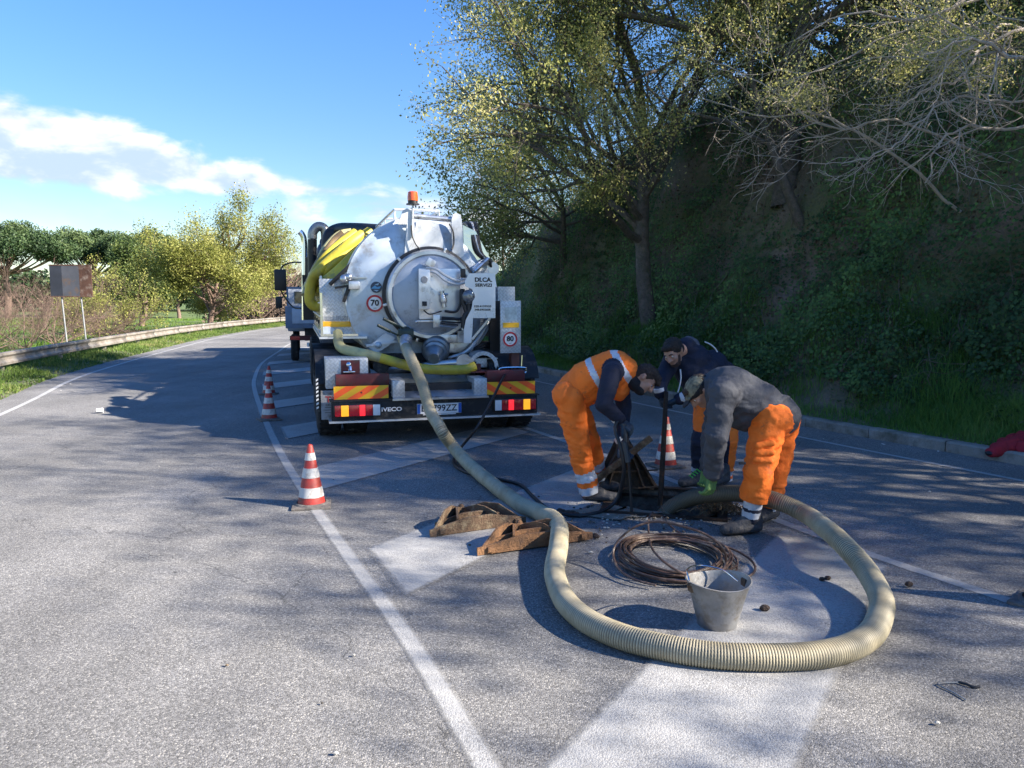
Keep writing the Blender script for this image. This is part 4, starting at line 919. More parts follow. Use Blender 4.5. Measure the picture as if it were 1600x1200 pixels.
# --- plate and maker's lettering
mb = MB(); mb.box((-.27, -.012, -.062), (.27, -.002, .062), 0, None, .003); pl = P('licence_plate', mb, WHITE); pl.location = (.015, 0, .415)
m = MB(); m.box((-.268, -.016, -.058), (-.232, -.0125, .058)); m.box((.232, -.016, -.058), (.268, -.0125, .058)); m.build('blue_band', M('plate_blue', (.02, .10, .42), .4, var=.05), pl)
m = MB(); add_text(m, 'BF 799ZZ', (0, -.0125, .005), .43, .078, 0, .012); m.build('lettering', INK, pl)
m = MB(); m.box((-.2, -.014, -.0765), (.2, -.012, -.066)); m.build('small_print', WHITE, pl)
m = MB(); add_text(m, 'IVECO', (-.555, -.004, .425), .24, .05, 0, .03); P('lettering', m, LW)
# --- rear work shelf with two checker-plate boxes
a, b = Lp(617, 597, -.02), Lp(757, 597, -.02)
mb = MB(); mb.add([(-.54, -.06, .55), (.60, -.06, .55), (.56, .50, .80), (-.60, .50, .80)], [(0, 1, 2, 3)]); mb.box((-.55, -.075, .532), (.61, -.05, .556)); P('work_shelf', mb, STEEL)
for x0, x1 in ((-.545, -.40), (.44, .60)):
    mb = MB(); mb.box((x0, -.03, .565), (x1, .45, .765), 0, None, .006); P('shelf_box', mb, TREAD)
mb = MB(); mb.box((-.56, .1, .535), (.60, .45, .70)); P('tray', mb, CHD)
# --- lower left locker with the maroon panel
mb = MB(); mb.box((-1.30, .22, .66), (-.80, 1.0, 1.02), 0, None, .012); lk = P('side_locker', mb, TREAD)
m = MB(); m.box((-1.12, .208, .82), (-.90, .219, 1.0)); m.build('red_panel', CHR, lk)
m = MB(); m.tube([(-1.02, .20, .92), (-1.02, .12, .92), (-1.02, .10, .88)], .022, 8); m.ball((-1.03, .17, .95), .035); m.box((-1.10, .12, .86), (-.96, .2, .875), 0, None, .005); m.build('tap', CHROME, lk)
mb = MB(); mb.box((-1.36, .20, .30), (-1.02, .215, .645)); fl = P('mud_flap', mb, M('flap_grey', (.33, .34, .36), .6, var=.2, dirt=(.15, .14, .13), dirt_amt=.4))
m = MB(); add_text(m, 'Tibu', (-1.21, .198, .54), .20, .075, 0, .02); m.build('lettering', M('print_red', (.38, .05, .06), .5), fl)
m = MB(); add_text(m, 'SERVIZI', (-1.21, .198, .475), .20, .022, 0, .01)
for i in range(3): m.box((-1.32, .1975, .44 - .03 * i), (-1.1 - .02 * i, .199, .448 - .03 * i))
m.build('small_print', M('print_grey', (.12, .12, .13), .6), fl)
mb = MB(); mb.box((-1.415, .19, .42), (-1.385, .20, .80)); mk = P('marker_strip', mb, BLK)
for i in range(8): m = MB(); m.add([(-1.413, .187, .43 + .047 * i), (-1.387, .187, .445 + .047 * i), (-1.387, .187, .468 + .047 * i), (-1.413, .187, .453 + .047 * i)], [(0, 1, 2, 3)]); m.build('stripe', WHITE, mk)
# --- wheels
def wheel(x, y, w, name='wheel', steer=False):
    o = bpy.data.objects.new('wheel', None); COL.objects.link(o); o.parent = truck; o.location = (x, y, .5)
    t = MB(); rr = .50; t.lathe([(.27, -w / 2), (.29, -w / 2), (.40, -w / 2 - .012), (.47, -w / 2 + .004), (.495, -w / 2 + .03), (rr, -w * .2), (rr, w * .2), (.495, w / 2 - .03), (.47, w / 2 - .004), (.40, w / 2 + .012), (.29, w / 2), (.27, w / 2)], 40, 0, 'X')
    for k in range(36):
        a = 2 * PI * k / 36
        for q in (-1, 1): t.box((q * w * .28 - w * .16, -.012, rr - .004), (q * w * .28 + w * .16, .012, rr + .008), 0, Matrix.Rotation(a + q * .05, 4, 'X'))
    t.build('tyre', RUB, o)
    r = MB(); r.lathe([(.27, -w / 2), (.25, -w * .3), (.22, -w * .15), (.10, -w * .1), (.0, -w * .1)], 28, 0, 'X'); r.lathe([(.27, w / 2), (.25, w * .3), (.22, w * .1), (.10, w * .3), (.0, w * .3)], 28, 0, 'X'); r.build('rim', M('rim_red', (.22, .03, .03), .5, .2, var=.3, dirt=(.12, .1, .09), dirt_amt=.4), o)
    return o
for s in (-1, 1):
    wheel(s * 1.25, .98, .28); wheel(s * .92, .98, .28)
    wheel(s * 1.25, 2.38, .28); wheel(s * .92, 2.38, .28)
    wheel(s * 1.22, 6.95, .30)
for y in (.98, 2.38, 6.95): mb = MB(); mb.lathe([(.08, -1.1), (.08, -.3), (.22, -.15), (.24, 0), (.22, .15), (.08, .3), (.08, 1.1)], 16, 0, 'X', Matrix.Translation((0, y, .5))); P('axle', mb, CHD)
for s in (-1, 1):
    for y in (.98, 2.38):
        mb = MB(); n = 12; prof = []
        for k in range(n + 1): a = R(20 + 140 * k / n); prof.append((y + .58 * math.cos(a), .5 + .58 * math.sin(a)))
        for (y0, z0), (y1, z1) in zip(prof, prof[1:]): mb.add([(s * 1.41, y0, z0), (s * .75, y0, z0), (s * .75, y1, z1), (s * 1.41, y1, z1), (s * 1.41, y0, z0 + .012), (s * .75, y0, z0 + .012), (s * .75, y1, z1 + .012), (s * 1.41, y1, z1 + .012)], [(0, 1, 2, 3), (7, 6, 5, 4), (0, 3, 7, 4), (2, 1, 5, 6)])
        P('mudguard', mb, CHD)
mb = MB(); mb.box((-1.22, 3.2, .42), (-.55, 4.6, .95), 0, None, .05); P('fuel_tank', mb, CHD)
mb = MB(); mb.tube([(-1.02, 5.0, .62), (-1.02, 5.9, .62)], .17, 16); P('air_tank', mb, CHR)
mb = MB(); mb.box((-1.26, 3.1, .60), (-1.235, 6.0, .74)); P('side_guard', mb, ALU)
mb = MB(); mb.box((1.235, 1.9, .55), (1.26, 6.0, .72)); mb.box((.6, 3.2, .42), (1.22, 5.6, .95), 0, None, .05); P('side_guard', mb, ALU)
# --- cab
CABM = M('cab_paint', (.10, .12, .15), .3, .1, var=.1, coat=.5, dirt=(.3, .3, .3), dirt_amt=.2); GLASS = M('dark_glass', (.02, .03, .04), .06, var=.1, coat=.8)
mb = MB(); mb.box((-1.2, 6.2, .85), (1.2, 8.1, 2.62), 0, None, .08); mb.box((-1.2, 6.3, .45), (1.2, 8.15, .84), 0, None, .05); cab = P('cab', mb, CABM)
for s in (-1, 1):
    m = MB(); m.box((s * 1.202 - .004, 7.0, 1.6), (s * 1.202 + .004, 7.8, 2.3), 0, None, .003); m.build('side_window', GLASS, cab)
m = MB(); m.box((-.9, 6.185, 1.75), (.9, 6.199, 2.3)); m.build('rear_window', GLASS, cab)
m = MB(); m.box((-1.05, 8.101, 1.5), (1.05, 8.12, 2.4)); m.build('windscreen', GLASS, cab)
# mirrors on their arms
def mirror(px0, px1, py0, py1, ly, arms, lab):
    a, b = Lp(px0, py1, ly), Lp(px1, py0, ly); m = MB(); m.box((a.x, ly - .06, a.z), (b.x, ly + .05, b.z), 0, None, .025); o = P('wing_mirror', m, BLK); o['label'] = lab
    for ar in arms: k = MB(); k.tube(smooth_path([Lp(*q) for q in ar], 4), .017, 6); k.build('mirror_arm', BLK, o)
mirror(429, 447, 421, 454, 7.9, [[(438, 422, 7.9), (444, 414, 7.9), (458, 410, 7.8), (470, 410, 7.6)], [(438, 453, 7.9), (446, 466, 7.9), (458, 480, 7.8), (470, 482, 7.6)]], 'large left wing mirror')
# exhaust and air intake stacks
mb = MB(); mb.tube(smooth_path([Lp(476, 500, 6.1), Lp(476, 400, 6.1), Lp(475, 375, 6.1), Lp(472, 366, 6.1), Lp(468, 362, 6.1)], 5), .055, 14); P('exhaust_stack', mb, CHROME)
mb = MB(); mb.tube([Lp(488, 480, 5.9), Lp(488, 374, 5.9)], .085, 16); P('intake_pipe', mb, BLK)
mb = MB(); mb.tube(smooth_path([Lp(488, 373, 5.9), Lp(489, 362, 5.9), Lp(497, 354, 5.9), Lp(507, 358, 5.9), Lp(509, 372, 5.9), Lp(509, 382, 5.9)], 5), .088, 16); P('intake_elbow', mb, M('galvanised_pipe', (.36, .35, .33), .4, .8, var=.4, scale=6))
mb = MB(); mb.tube([Lp(480, 470, 6.0), Lp(480, 402, 6.0)], .03, 8); mb.box(tuple(Lp(474, 500, 6.0)), tuple(Lp(500, 430, 6.15))); P('stack_bracket', mb, BLK)
mb = MB(); mb.tube(smooth_path([Lp(512, 408, 5.0), Lp(514, 372, 5.0), Lp(528, 360, 5.0), Lp(555, 359, 4.6), Lp(600, 362, 4.0)], 5), .12, 14); P('black_duct', mb, BLK)
mb = MB(); mb.box(tuple(Lp(502, 470, 5.4)), tuple(Lp(560, 375, 5.6)), 0, None, .05); mb.ball(Lp(512, 395, 5.3), (.2, .2, .22), 12); P('pump_unit', mb, M('pump_blue', (.03, .05, .10), .5, .2, var=.5, scale=8))
mb = MB(); mb.prism([(Lp(483, 432, 5.2).x, Lp(483, 432, 5.2).z), (Lp(497, 432, 5.2).x, Lp(497, 432, 5.2).z), (Lp(499, 398, 5.2).x, Lp(499, 398, 5.2).z)], .05, 0, Matrix.Translation((0, 5.2, 0))); P('red_cover', mb, REDR)

# --- tank
TC = Vector((0.0, 0, 1.79)); TR = .975
Y0, Y1 = 1.12, 5.9
mt = Matrix.Translation((TC.x, 0, TC.z))
mb = MB(); mb.lathe([(TR, Y0 + .05), (TR, Y1), (TR * .9, Y1 + .18), (.0, Y1 + .3)], 72, 0, 'Y', mt); tank = P('tank', mb, TANK)
mb = MB(); mb.lathe([(TR, Y0 + .02), (TR + .035, Y0 + .02), (TR + .035, Y0 - .05), (TR - .01, Y0 - .055), (TR * .95, Y0 - .09), (TR * .8, Y0 - .145), (TR * .6, Y0 - .19), (.40, Y0 - .21), (.0, Y0 - .21)], 72, 0, 'Y', mt); P('dished_end', mb, TANK)
mb = MB(); mb.lathe([(TR + .036, Y0 + .04), (TR + .055, Y0 + .04), (TR + .055, Y0 + .12), (TR + .001, Y0 + .13)], 72, 0, 'Y', mt); P('flange', mb, STEEL)
for y in (2.2, 3.4, 4.6): mb = MB(); mb.lathe([(TR + .001, y), (TR + .04, y), (TR + .04, y + .07), (TR + .001, y + .07)], 64, 0, 'Y', mt); P('stiffening_ring', mb, TANK)
mb = MB(); mb.box((-.55, 1.6, .95), (-.3, 5.6, 1.1)); mb.box((.3, 1.6, .95), (.55, 5.6, 1.1)); P('tank_cradle', mb, CHR)
# top rails and walkway
mb = MB()
for y in (1.5, 2.7, 3.9, 5.1): mb.tube([(-.30, y, TC.z + 1.0), (-.30, y, TC.z + 1.13), (.30, y, TC.z + 1.13), (.30, y, TC.z + 1.0)], .02, 6)
mb.tube([(-.30, 1.5, TC.z + 1.13), (-.30, 5.1, TC.z + 1.13)], .02, 6); mb.tube([(.30, 1.5, TC.z + 1.13), (.30, 5.1, TC.z + 1.13)], .02, 6); P('top_rail', mb, ALU)
# round rear door
D0 = Lp(675, 461, .72); DR = .545
md = Matrix.Translation((D0.x, 0, D0.z))
mb = MB(); mb.lathe([(DR * .94, .98), (DR * .94, .80)], 64, 0, 'Y', md); mb.lathe([(DR + .03, .80), (DR + .035, .74), (DR + .01, .70), (DR - .03, .70)], 64, 0, 'Y', md); door = P('rear_door', mb, STEEL)
m = MB(); m.lathe([(DR - .03, .702), (DR - .05, .715), (DR * .85, .705), (DR * .6, .675), (DR * .3, .66), (0, .655)], 64, 0, 'Y', md); m.build('door_dish', DOOR, door)
m = MB(); m.lathe([(DR + .036, .79), (DR + .075, .80), (DR + .075, .865), (DR + .036, .87)], 64, 0, 'Y', md); m.build('door_gasket', BLK, door)
for a in range(0, 360, 60):
    c, s = math.cos(R(a + 12)), math.sin(R(a + 12)); m = MB(); m.bar((D0.x + c * (DR + .02), .80, D0.z + s * (DR + .02)), (D0.x + c * (DR + .085), .80, D0.z + s * (DR + .085)), .03, .035, 0, .006); m.build('clamp', STEEL, door)
# control box, plates and levers on the door
def pbox(name, x0, y0, x1, y1, ly0, ly1, mat, parent=truck, bev=.006):
    a, b = Lp(x0, y1, ly0), Lp(x1, y0, ly0); m = MB(); m.box((a.x, ly0, a.z), (b.x, ly1, b.z), 0, None, bev); return m.build(name, mat, parent)
cp = pbox('control_panel', 655, 420, 719, 499, .60, .655, ALU, door)
pb = pbox('panel_box', 655, 421, 672, 483, .50, .597, ALU, door)
mb = MB(); c = Lp(663, 437, .495); mb.lathe([(.0, 0), (.04, 0), (.045, .01)], 18, 0, 'Y', Matrix.Translation(c) @ Matrix.Translation((0, -.005, 0))); mb.build('gauge', M('gauge_grey', (.2, .22, .25), .4), door)
pbox('switch', 660, 471, 667, 478, .48, .498, INK, door, .002)
m = MB(); q = Matrix.Translation(Lp(673, 411, .58)) @ Matrix.Rotation(R(30), 4, 'Y'); m.box((-.055, -.01, -.05), (.055, .05, .05), 0, q, .005); m.build('number_lamp', ALU, door)
m = MB()
for k in range(3): m.ball(Lp(672 + 3, 432 + 20 * k, .598), (.008, .006, .008), 8)
m.build('bolts', STEEL, door)
m = MB(); m.lathe([(0, -.03), (.04, -.03), (.05, .0), (.035, .06), (.025, .10)], 14, 0, 'Z', Matrix.Translation(Lp(693, 470, .56)) @ Matrix.Rotation(R(-10), 4, 'Y')); m.tube([Lp(690, 455, .56), Lp(694, 480, .56)], .03, 10); m.tube([Lp(686, 460, .56), Lp(700, 460, .56)], .014, 8); m.build('valve', STEEL, door)
m = MB(); m.tube(smooth_path([Lp(666, 419, .56), Lp(680, 420, .50), Lp(695, 430, .47), (Lp(712, 438, .46)), Lp(725, 436, .48)], 5), .016, 8); m.tube(smooth_path([Lp(664, 424, .56), Lp(680, 426, .49), Lp(695, 438, .46), (Lp(712, 444, .45)), Lp(727, 442, .48)], 5), .016, 8); m.build('grey_cable', M('grey_cable', (.48, .50, .53), .5), door)
m = MB(); m.tube(smooth_path([Lp(662, 485, .55), Lp(672, 491, .52), Lp(690, 486, .52)], 5), .009, 6); m.tube(smooth_path([Lp(720, 453, .55), Lp(719, 475, .52), Lp(712, 487, .52), Lp(695, 486, .52)], 5), .016, 8); m.tube(smooth_path([Lp(732, 482, .5), Lp(722, 497, .5), Lp(705, 497, .5), Lp(690, 496, .52)], 5), .014, 8)
for k in range(3): m.tube([Lp(690, 499 + 3 * k, .5), Lp(724 - 4 * k, 500 + 4 * k, .5)], .011, 6)
m.build('black_cable', HOSEK, door)
m = MB(); m.bar(Lp(649, 502, .53), Lp(715, 502, .53), .03, .025, 0, .004); m.box(tuple(Lp(677, 512, .50)), tuple(Lp(686, 492, .56)), 0, None, .006); m.ball(Lp(651, 503, .52), .022); m.tube([Lp(686, 509, .52), Lp(712, 512, .52)], .012, 6); m.build('door_latch', STEEL, door)
m = MB(); m.box(tuple(Lp(720, 434, .50)), tuple(Lp(727, 420, .52)), 0, None, .004); m.build('cable_clip', BLK, door)
# round blue and dark logo discs
DISH = [(0, -.21), (.40, -.21), (TR * .6, -.19), (TR * .8, -.145), (TR * .95, -.09), (TR, -.055)]
def on_dish(px, py, lift=.012):
    ly = Y0 - .2
    for _ in range(6):
        c = Lp(px, py, ly); rad = math.hypot(c.x - TC.x, c.z - TC.z); ly = Y0 + float(np.interp(rad, [a for a, b in DISH], [b for a, b in DISH]))
    h_ = .06; sl = (np.interp(rad + h_, [a for a, b in DISH], [b for a, b in DISH]) - np.interp(rad - h_, [a for a, b in DISH], [b for a, b in DISH])) / (2 * h_)
    ex = Vector(((c.x - TC.x) / rad, 0, (c.z - TC.z) / rad)); nrm = Vector((ex.x * sl, -1, ex.z * sl)).normalized()
    yv = -nrm; zv = (Vector((0, 0, 1)) - yv * yv.z).normalized(); xv = yv.cross(zv)
    mm = Matrix((xv, yv, zv)).transposed().to_4x4(); return Matrix.Translation(Vector((c.x, ly, c.z)) + nrm * lift) @ mm
def disc_logo(px, py, ly, r, tilt=0):
    q = on_dish(px, py); m = MB(); m.lathe([(0, -.004), (r, -.004), (r, .01)], 28, 0, 'Y', q); o = m.build('emblem', M('emblem_dark', (.02, .04, .08), .3), truck)
    k = MB(); k.prism([(-r * .95, -.25 * r), (-.2 * r, .35 * r), (.1 * r, .05 * r), (r * .9, .2 * r), (r * .55, -.3 * r), (-.1 * r, -.25 * r)], .002, 0, q @ Matrix.Translation((0, -.008, 0))); k.build('emblem_bird', M('emblem_blue', (.08, .32, .55), .3), o)
    k = MB(); k.prism([(-r * .3, .45 * r), (r * .5, .75 * r), (r * .35, .35 * r)], .002, 0, q @ Matrix.Translation((0, -.008, 0))); k.prism([(-r * .5, -.45 * r), (r * .45, -.5 * r), (r * .1, -.75 * r)], .002, 0, q @ Matrix.Translation((0, -.008, 0))); k.build('emblem_wave', M('emblem_pale', (.35, .50, .62), .3), o)
disc_logo(588, 449, .92, .072); disc_logo(677, 375, .92, .072)
def speed_disc(px, py, ly, txt, r=.115, dish=False):
    q = on_dish(px, py) if dish else Matrix.Translation(Lp(px, py, ly)); m = MB(); m.lathe([(0, -.003), (r, -.003), (r, .003)], 36, 0, 'Y', q); o = m.build('speed_sticker', WHITE, truck)
    k = MB(); k.lathe([(r * .74, -.006), (r * .98, -.006)], 40, 0, 'Y', q); k.build('red_ring', REDR, o)
    k = MB(); add_text(k, txt, (0, -.0045, .008), r * .95, r * .72, 0, .03, q); add_text(k, 'km/h', (0, -.0045, -r * .53), r * .32, r * .1, 0, .01, q); k.build('lettering', INK, o)
speed_disc(586, 474, .905, '70', .112, True)
# company board hinged on the right of the door
bx0, bx1 = Lp(728, 427, .40), Lp(774, 497, .40)
mb = MB(); w = .012
pts = [(Lp(a, b, .40).x, Lp(a, b, .40).z) for a, b in ((733, 427), (774, 427), (774, 497), (739, 497), (738, 520), (736, 536), (725, 536), (725, 515), (728, 500), (737, 482), (740, 462), (738, 452), (727, 447), (726, 440))]
mb.prism(pts[::-1], w, 0, Matrix.Translation((0, .40, 0))); bd = mb.build('company_board', M('board_metal', (.60, .65, .72), .3, .25, var=.12, scale=3, coat=.3), truck)
for txt, cx, cy, ww, hh, bo in (('DI.CA.', 755.5, 437, 27, 7.0, .035), ('SERVIZI', 755.5, 445.5, 26, 5.0, .03), ('328.4139535', 754, 478.5, 27, 3.2, .02), ('348.6902608', 754, 483.8, 25, 3.2, .02)):
    c = Lp(cx, cy, .398); k = MB(); sc = (Lp(cx + 1, cy, .398).x - c.x); add_text(k, txt, (c.x, .3975, c.z), ww * sc, hh * sc, 0, bo); k.build('lettering', INK, bd)
c = Lp(733, 463, .42); mb = MB(); mb.lathe([(0, -.03), (.03, -.035), (.07, -.02), (.085, 0), (.085, .03)], 22, 0, 'Y', Matrix.Translation(c)); mb.build('work_lamp', M('lamp_glass', (.18, .20, .23), .15, .4, var=.5, scale=30), truck)
mb = MB(); mb.tube(smooth_path([Lp(733, 474, .45), Lp(733, 487, .45), Lp(726, 495, .45), Lp(724, 512, .45)], 4), .035, 8); mb.tube(smooth_path([Lp(723, 452, .5), Lp(722, 466, .48), Lp(730, 490, .46)], 4), .03, 8); P('lamp_bracket', mb, HOSEK)
mb = MB(); mb.bar(Lp(688, 529, .72), Lp(737, 529, .72), .05, .1, 0, .004); mb.box(tuple(Lp(716, 535, .6)), tuple(Lp(726, 517, .68))); P('door_hinge_bar', mb, STEEL)
# lifting lugs at the top with the cross tube
for x0, x1, xt in ((616, 651, 632), (700, 725, 708)):
    pts = [(Lp(a, b, .98).x, Lp(a, b, .98).z) for a, b in (((625, 338), (628, 330), (634, 327), (640, 330), (644, 340), (650, 400), (648, 418), (634, 424), (630, 400), (634, 352), (620, 352)) if x0 == 616 else ((703, 345), (705, 336), (710, 334), (717, 337), (719, 350), (722, 400), (716, 404), (704, 396)))]
    mb = MB(); mb.prism(pts[::-1], .07, 0, Matrix.Translation((0, .86, 0))); P('lifting_lug', mb, M('lug_white', (.60, .63, .66), .4, .2, var=.2, scale=5, dirt=(.3, .3, .29), dirt_amt=.25))
mb = MB(); mb.tube([Lp(640, 337, .93), Lp(706, 343, .93)], .035, 12); P('cross_tube', mb, STEEL)
pts = [(Lp(a, b, .93).x, Lp(a, b, .93).z) for a, b in ((650, 347), (668, 345), (684, 350), (690, 370), (696, 392), (652, 392), (640, 400))]
mb = MB(); mb.prism(pts[::-1], .02, 0, Matrix.Translation((0, .885, 0))); P('shaped_plate', mb, M('lug_white', (.6, .6, .6)))
# right shoulder: bright plate with a bundle of black hoses
mb = MB(); pts = [(Lp(a, b, 1.05).x, Lp(a, b, 1.05).z) for a, b in ((722, 352), (742, 362), (758, 392), (765, 405), (745, 425), (730, 410), (724, 395))]
mb.prism(pts[::-1], .03, 0, Matrix.Translation((0, 1.0, 0))); P('shoulder_plate', mb, POL)
for k in range(5):
    mb = MB(); o_ = k * 4; mb.tube(smooth_path([Lp(722 + o_, 352 - (k % 2) * 3, 1.6), Lp(727 + o_, 348, 1.3), Lp(733 + o_ * .7, 353, 1.1), Lp(738 + o_ * .6, 372, 1.0), Lp(745 + o_ * .5, 392 + k, .95), Lp(758 + o_ * .4, 404 + k, .95), Lp(768, 412 + 2 * k, 1.1)], 5), .019, 8); P('hydraulic_hose', mb, HOSEK if k != 2 else M('grey_cable', (.4, .42, .44)))
mb = MB()
for k in range(3): mb.tube(smooth_path([Lp(738, 426 - 3 * k, .8), Lp(752, 416 - 4 * k, .85), Lp(766, 409 - 2 * k, 1.0), Lp(772, 416, 1.2)], 4), .016, 8)
mb.tube([Lp(741, 424, .8), Lp(763, 404, .85)], .03, 8); mb.lathe([(0, -.06), (.09, -.06), (.09, .05)], 16, 0, 'Y', Matrix.Translation(Lp(768, 420, 1.1))); P('pipe_fittings', mb, STEEL)
# beacon
mb = MB(); mb.tube([Lp(643, 372, .84), Lp(644, 350, .84), Lp(645, 320, .84)], .014, 8); P('beacon_stem', mb, STEEL)
mb = MB(); mb.tube(smooth_path([Lp(643, 352, .82), Lp(644, 368, .81), Lp(650, 382, .80), Lp(658, 392, .78)], 4), .009, 6); mb.tube(smooth_path([Lp(702, 350, .84), Lp(708, 362, .82), Lp(709, 380, .81), Lp(706, 390, .78)], 4), .011, 6); P('beacon_cable', mb, HOSEK)
c = Lp(645, 320, .84); q = Matrix.Translation(c)
mb = MB(); mb.lathe([(.085, 0), (.085, .012), (.062, .02), (.062, .05)], 24, 0, 'Z', q); mb.lathe([(0, 0), (.085, 0)], 24, 0, 'Z', q); bc = P('beacon_base', mb, BLK)
mb = MB(); mb.lathe([(.066, .05), (.068, .09), (.060, .155), (.045, .165), (0, .168)], 24, 0, 'Z', q); mb.build('beacon_lens', M('beacon_orange', (.70, .10, .02), .2, var=.35, scale=25, coat=.6), bc)
# left clamps, ladder bar and levers
mb = MB(); mb.box(tuple(Lp(545, 452, .95)), tuple(Lp(560, 440, 1.15)), 0, None, .01); mb.bar(Lp(547, 434, 1.0), Lp(573, 434, .98), .05, .02); mb.ball(Lp(545, 433, 1.0), .05); mb.ball(Lp(538, 436, 1.02), .06); P('side_clamp', mb, STEEL)
mb = MB(); mb.bar(Lp(515, 445, 1.1), Lp(562, 400, 1.1), .05, .05, 0, .01); mb.bar(Lp(537, 472, 1.05), Lp(545, 448, 1.05), .045, .045, 0, .01); mb.bar(Lp(523, 450, 1.05), Lp(546, 446, 1.05), .02, .03); P('clamp_handle', mb, BLK)
mb = MB(); mb.prism([(Lp(a, b, .88).x, Lp(a, b, .88).z) for a, b in ((575, 542), (602, 520), (618, 528), (607, 540), (588, 552))][::-1], .05, 0, Matrix.Translation((0, .86, 0))); mb.ball(Lp(591, 539, .84), .045); mb.bar(Lp(572, 540, .85), Lp(622, 533, .85), .04, .03); P('lower_clamp', mb, TANK)
for a, b in (((599, 498), (640, 517)), ((590, 508), (630, 528))):
    mb = MB(); mb.tube([Lp(a[0], a[1], .55), Lp((a[0] + b[0]) / 2, (a[1] + b[1]) / 2, .6)], .02, 8); mb.tube([Lp((a[0] + b[0]) / 2, (a[1] + b[1]) / 2, .6), Lp(b[0], b[1], .7)], .012, 8); P('valve_lever', mb, M('dark_green_grip', (.02, .04, .035), .5))
mb = MB(); mb.tube([Lp(634, 520, .85), Lp(634, 534, .62)], .075, 16); mb.ball(Lp(634, 520, .70), .085); mb.box(tuple(Lp(623, 530, .62)), tuple(Lp(645, 513, .72)), 0, None, .02); P('ball_valve', mb, M('valve_green', (.03, .05, .05), .45, .5, var=.4, scale=10))
c = Lp(632, 538, .60); OUT = c
mb = MB(); mb.tube(smooth_path([Lp(634, 528, .66), Lp(633, 536, .56), Lp(634, 543, .50), Lp(637, 552, .45)], 4), [.068] * 12 + [.075], 18); P('outlet_coupling', mb, STEEL)
# sump flange and pipes under the tank
c = Lp(681, 545, .75); mb = MB(); mb.lathe([(0, -.30), (.07, -.30), (.10, -.24), (.13, -.20), (.13, -.15), (.155, -.13), (.155, -.08), (.18, -.06), (.18, .1)], 28, 0, 'Y', Matrix.Translation(c) @ Matrix.Rotation(R(22), 4, 'X') @ Matrix.Rotation(R(-14), 4, 'Z')); P('sump_cap', mb, M('sump_grey', (.26, .29, .32), .4, .6, var=.35, scale=6))
mb = MB(); mb.tube(smooth_path([Lp(700, 560, .8), Lp(725, 552, .75), Lp(742, 536, .7), Lp(756, 515, .7), Lp(763, 500, .75)], 4), .028, 8); mb.bar(Lp(737, 530, .7), Lp(765, 497, .7), .05, .03); mb.box(tuple(Lp(700, 552, .8)), tuple(Lp(735, 530, .9)), 0, None, .02); P('door_strut', mb, STEEL)
mb = MB()
for k in range(5): mb.tube(smooth_path([Lp(740, 545 + 3 * k, .8), Lp(755, 538 + 4 * k, .8), Lp(772, 536 + 4 * k, .9), Lp(790, 540 + 3 * k, 1.1)], 4), .017, 8)
P('pipe_bundle', mb, HOSEK)
mb = MB(); mb.box((-.7, .9, .82), (.75, 1.2, 1.02)); mb.box((-.25, .55, .80), (.6, .9, .92)); mb.tube([(-.62, .5, .9), (-.62, .9, .9)], .10, 14); P('subframe', mb, CHD)
mb = MB(); mb.tube(smooth_path([(-.55, .8, .8), (-.2, .62, .86), (.1, .55, .9), (.35, .5, .92)], 4), .05, 10); mb.lathe([(0, -.05), (.10, -.05), (.10, .06)], 18, 0, 'Y', Matrix.Translation(Lp(724, 565, .5))); mb.ball(Lp(730, 572, .5), .07); P('manifold', mb, STEEL)
mb = MB(); mb.box(tuple(Lp(736, 583, .30)), tuple(Lp(760, 577, .6)), 0, None, .01); mb.box(tuple(Lp(706, 580, .5)), tuple(Lp(750, 568, .55))); P('red_valve_block', mb, CHR)
# yellow drain hose under the tank
HP = smooth_path([Lp(528, 520, 1.1), Lp(529, 535, .95), Lp(536, 545, .75), Lp(560, 551, .60), Lp(590, 558, .50), Lp(625, 568, .42), Lp(660, 576, .38), Lp(700, 578, .36), Lp(728, 577, .36), Lp(742, 572, .38)], 6)
mb = MB(); mb.tube(HP, .062, 14); P('drain_hose', mb, YEL); mb = MB(); mb.tube(HP[:26], .0635, 14); P('drain_hose_sleeve', mb, YELP)
# --- aluminium body lockers: left
a0 = Lp(499, 435, 1.02); a1 = Lp(499, 526, 1.02)
xl = a0.x
mb = MB(); mb.box((xl, 1.17, a1.z), (-.70, 1.2, a0.z), 0, None, .004); lp = P('rear_panel', mb, TREAD); lp['label'] = 'left checker-plate panel'
k = MB(); c = Lp(523, 497, 1.165); sc = Lp(524, 497, 1.165).x - c.x; add_text(k, 'TIBURZI', (c.x, 1.166, c.z), 41 * sc, 6.5 * sc, 0, .01, depth=.008); k.build('lettering', M('raised_grey', (.30, .32, .35), .5), lp)
k = MB(); a, b = Lp(501, 511, 1.16), Lp(548, 502, 1.16); k.box((a.x, 1.158, a.z), (b.x, 1.168, b.z), 0, None, .002); k.build('orange_reflector', M('reflector_orange', (.85, .45, .02), .3, var=.1), lp)
k = MB(); k.lathe([(0, 0), (.10, 0), (.10, .008)], 24, 0, 'Y', Matrix.Translation(Lp(511, 517, 1.155)) @ Matrix.Scale(.58, 4, (0, 0, 1))); k.build('oval_sticker', M('sticker_blue_white', (.55, .62, .70), .4), lp)
zt, zb = a0.z, a1.z
mb = MB(); mb.box((xl, 1.035, zb), (xl + .03, 3.2, zt - .18)); mb.box((xl, 3.205, zb), (xl + .03, 5.3, zt - .18)); mb.box((xl + .03, 1.04, zb), (-.85, 5.3, zb + .03)); sp = P('side_locker_wall', mb, POL)
for z in (zb + .02, zb + .25, zb + .42): m = MB(); m.box((xl - .012, 1.04, z), (xl - .001, 5.3, z + .018)); m.build('trim', ALU, sp)
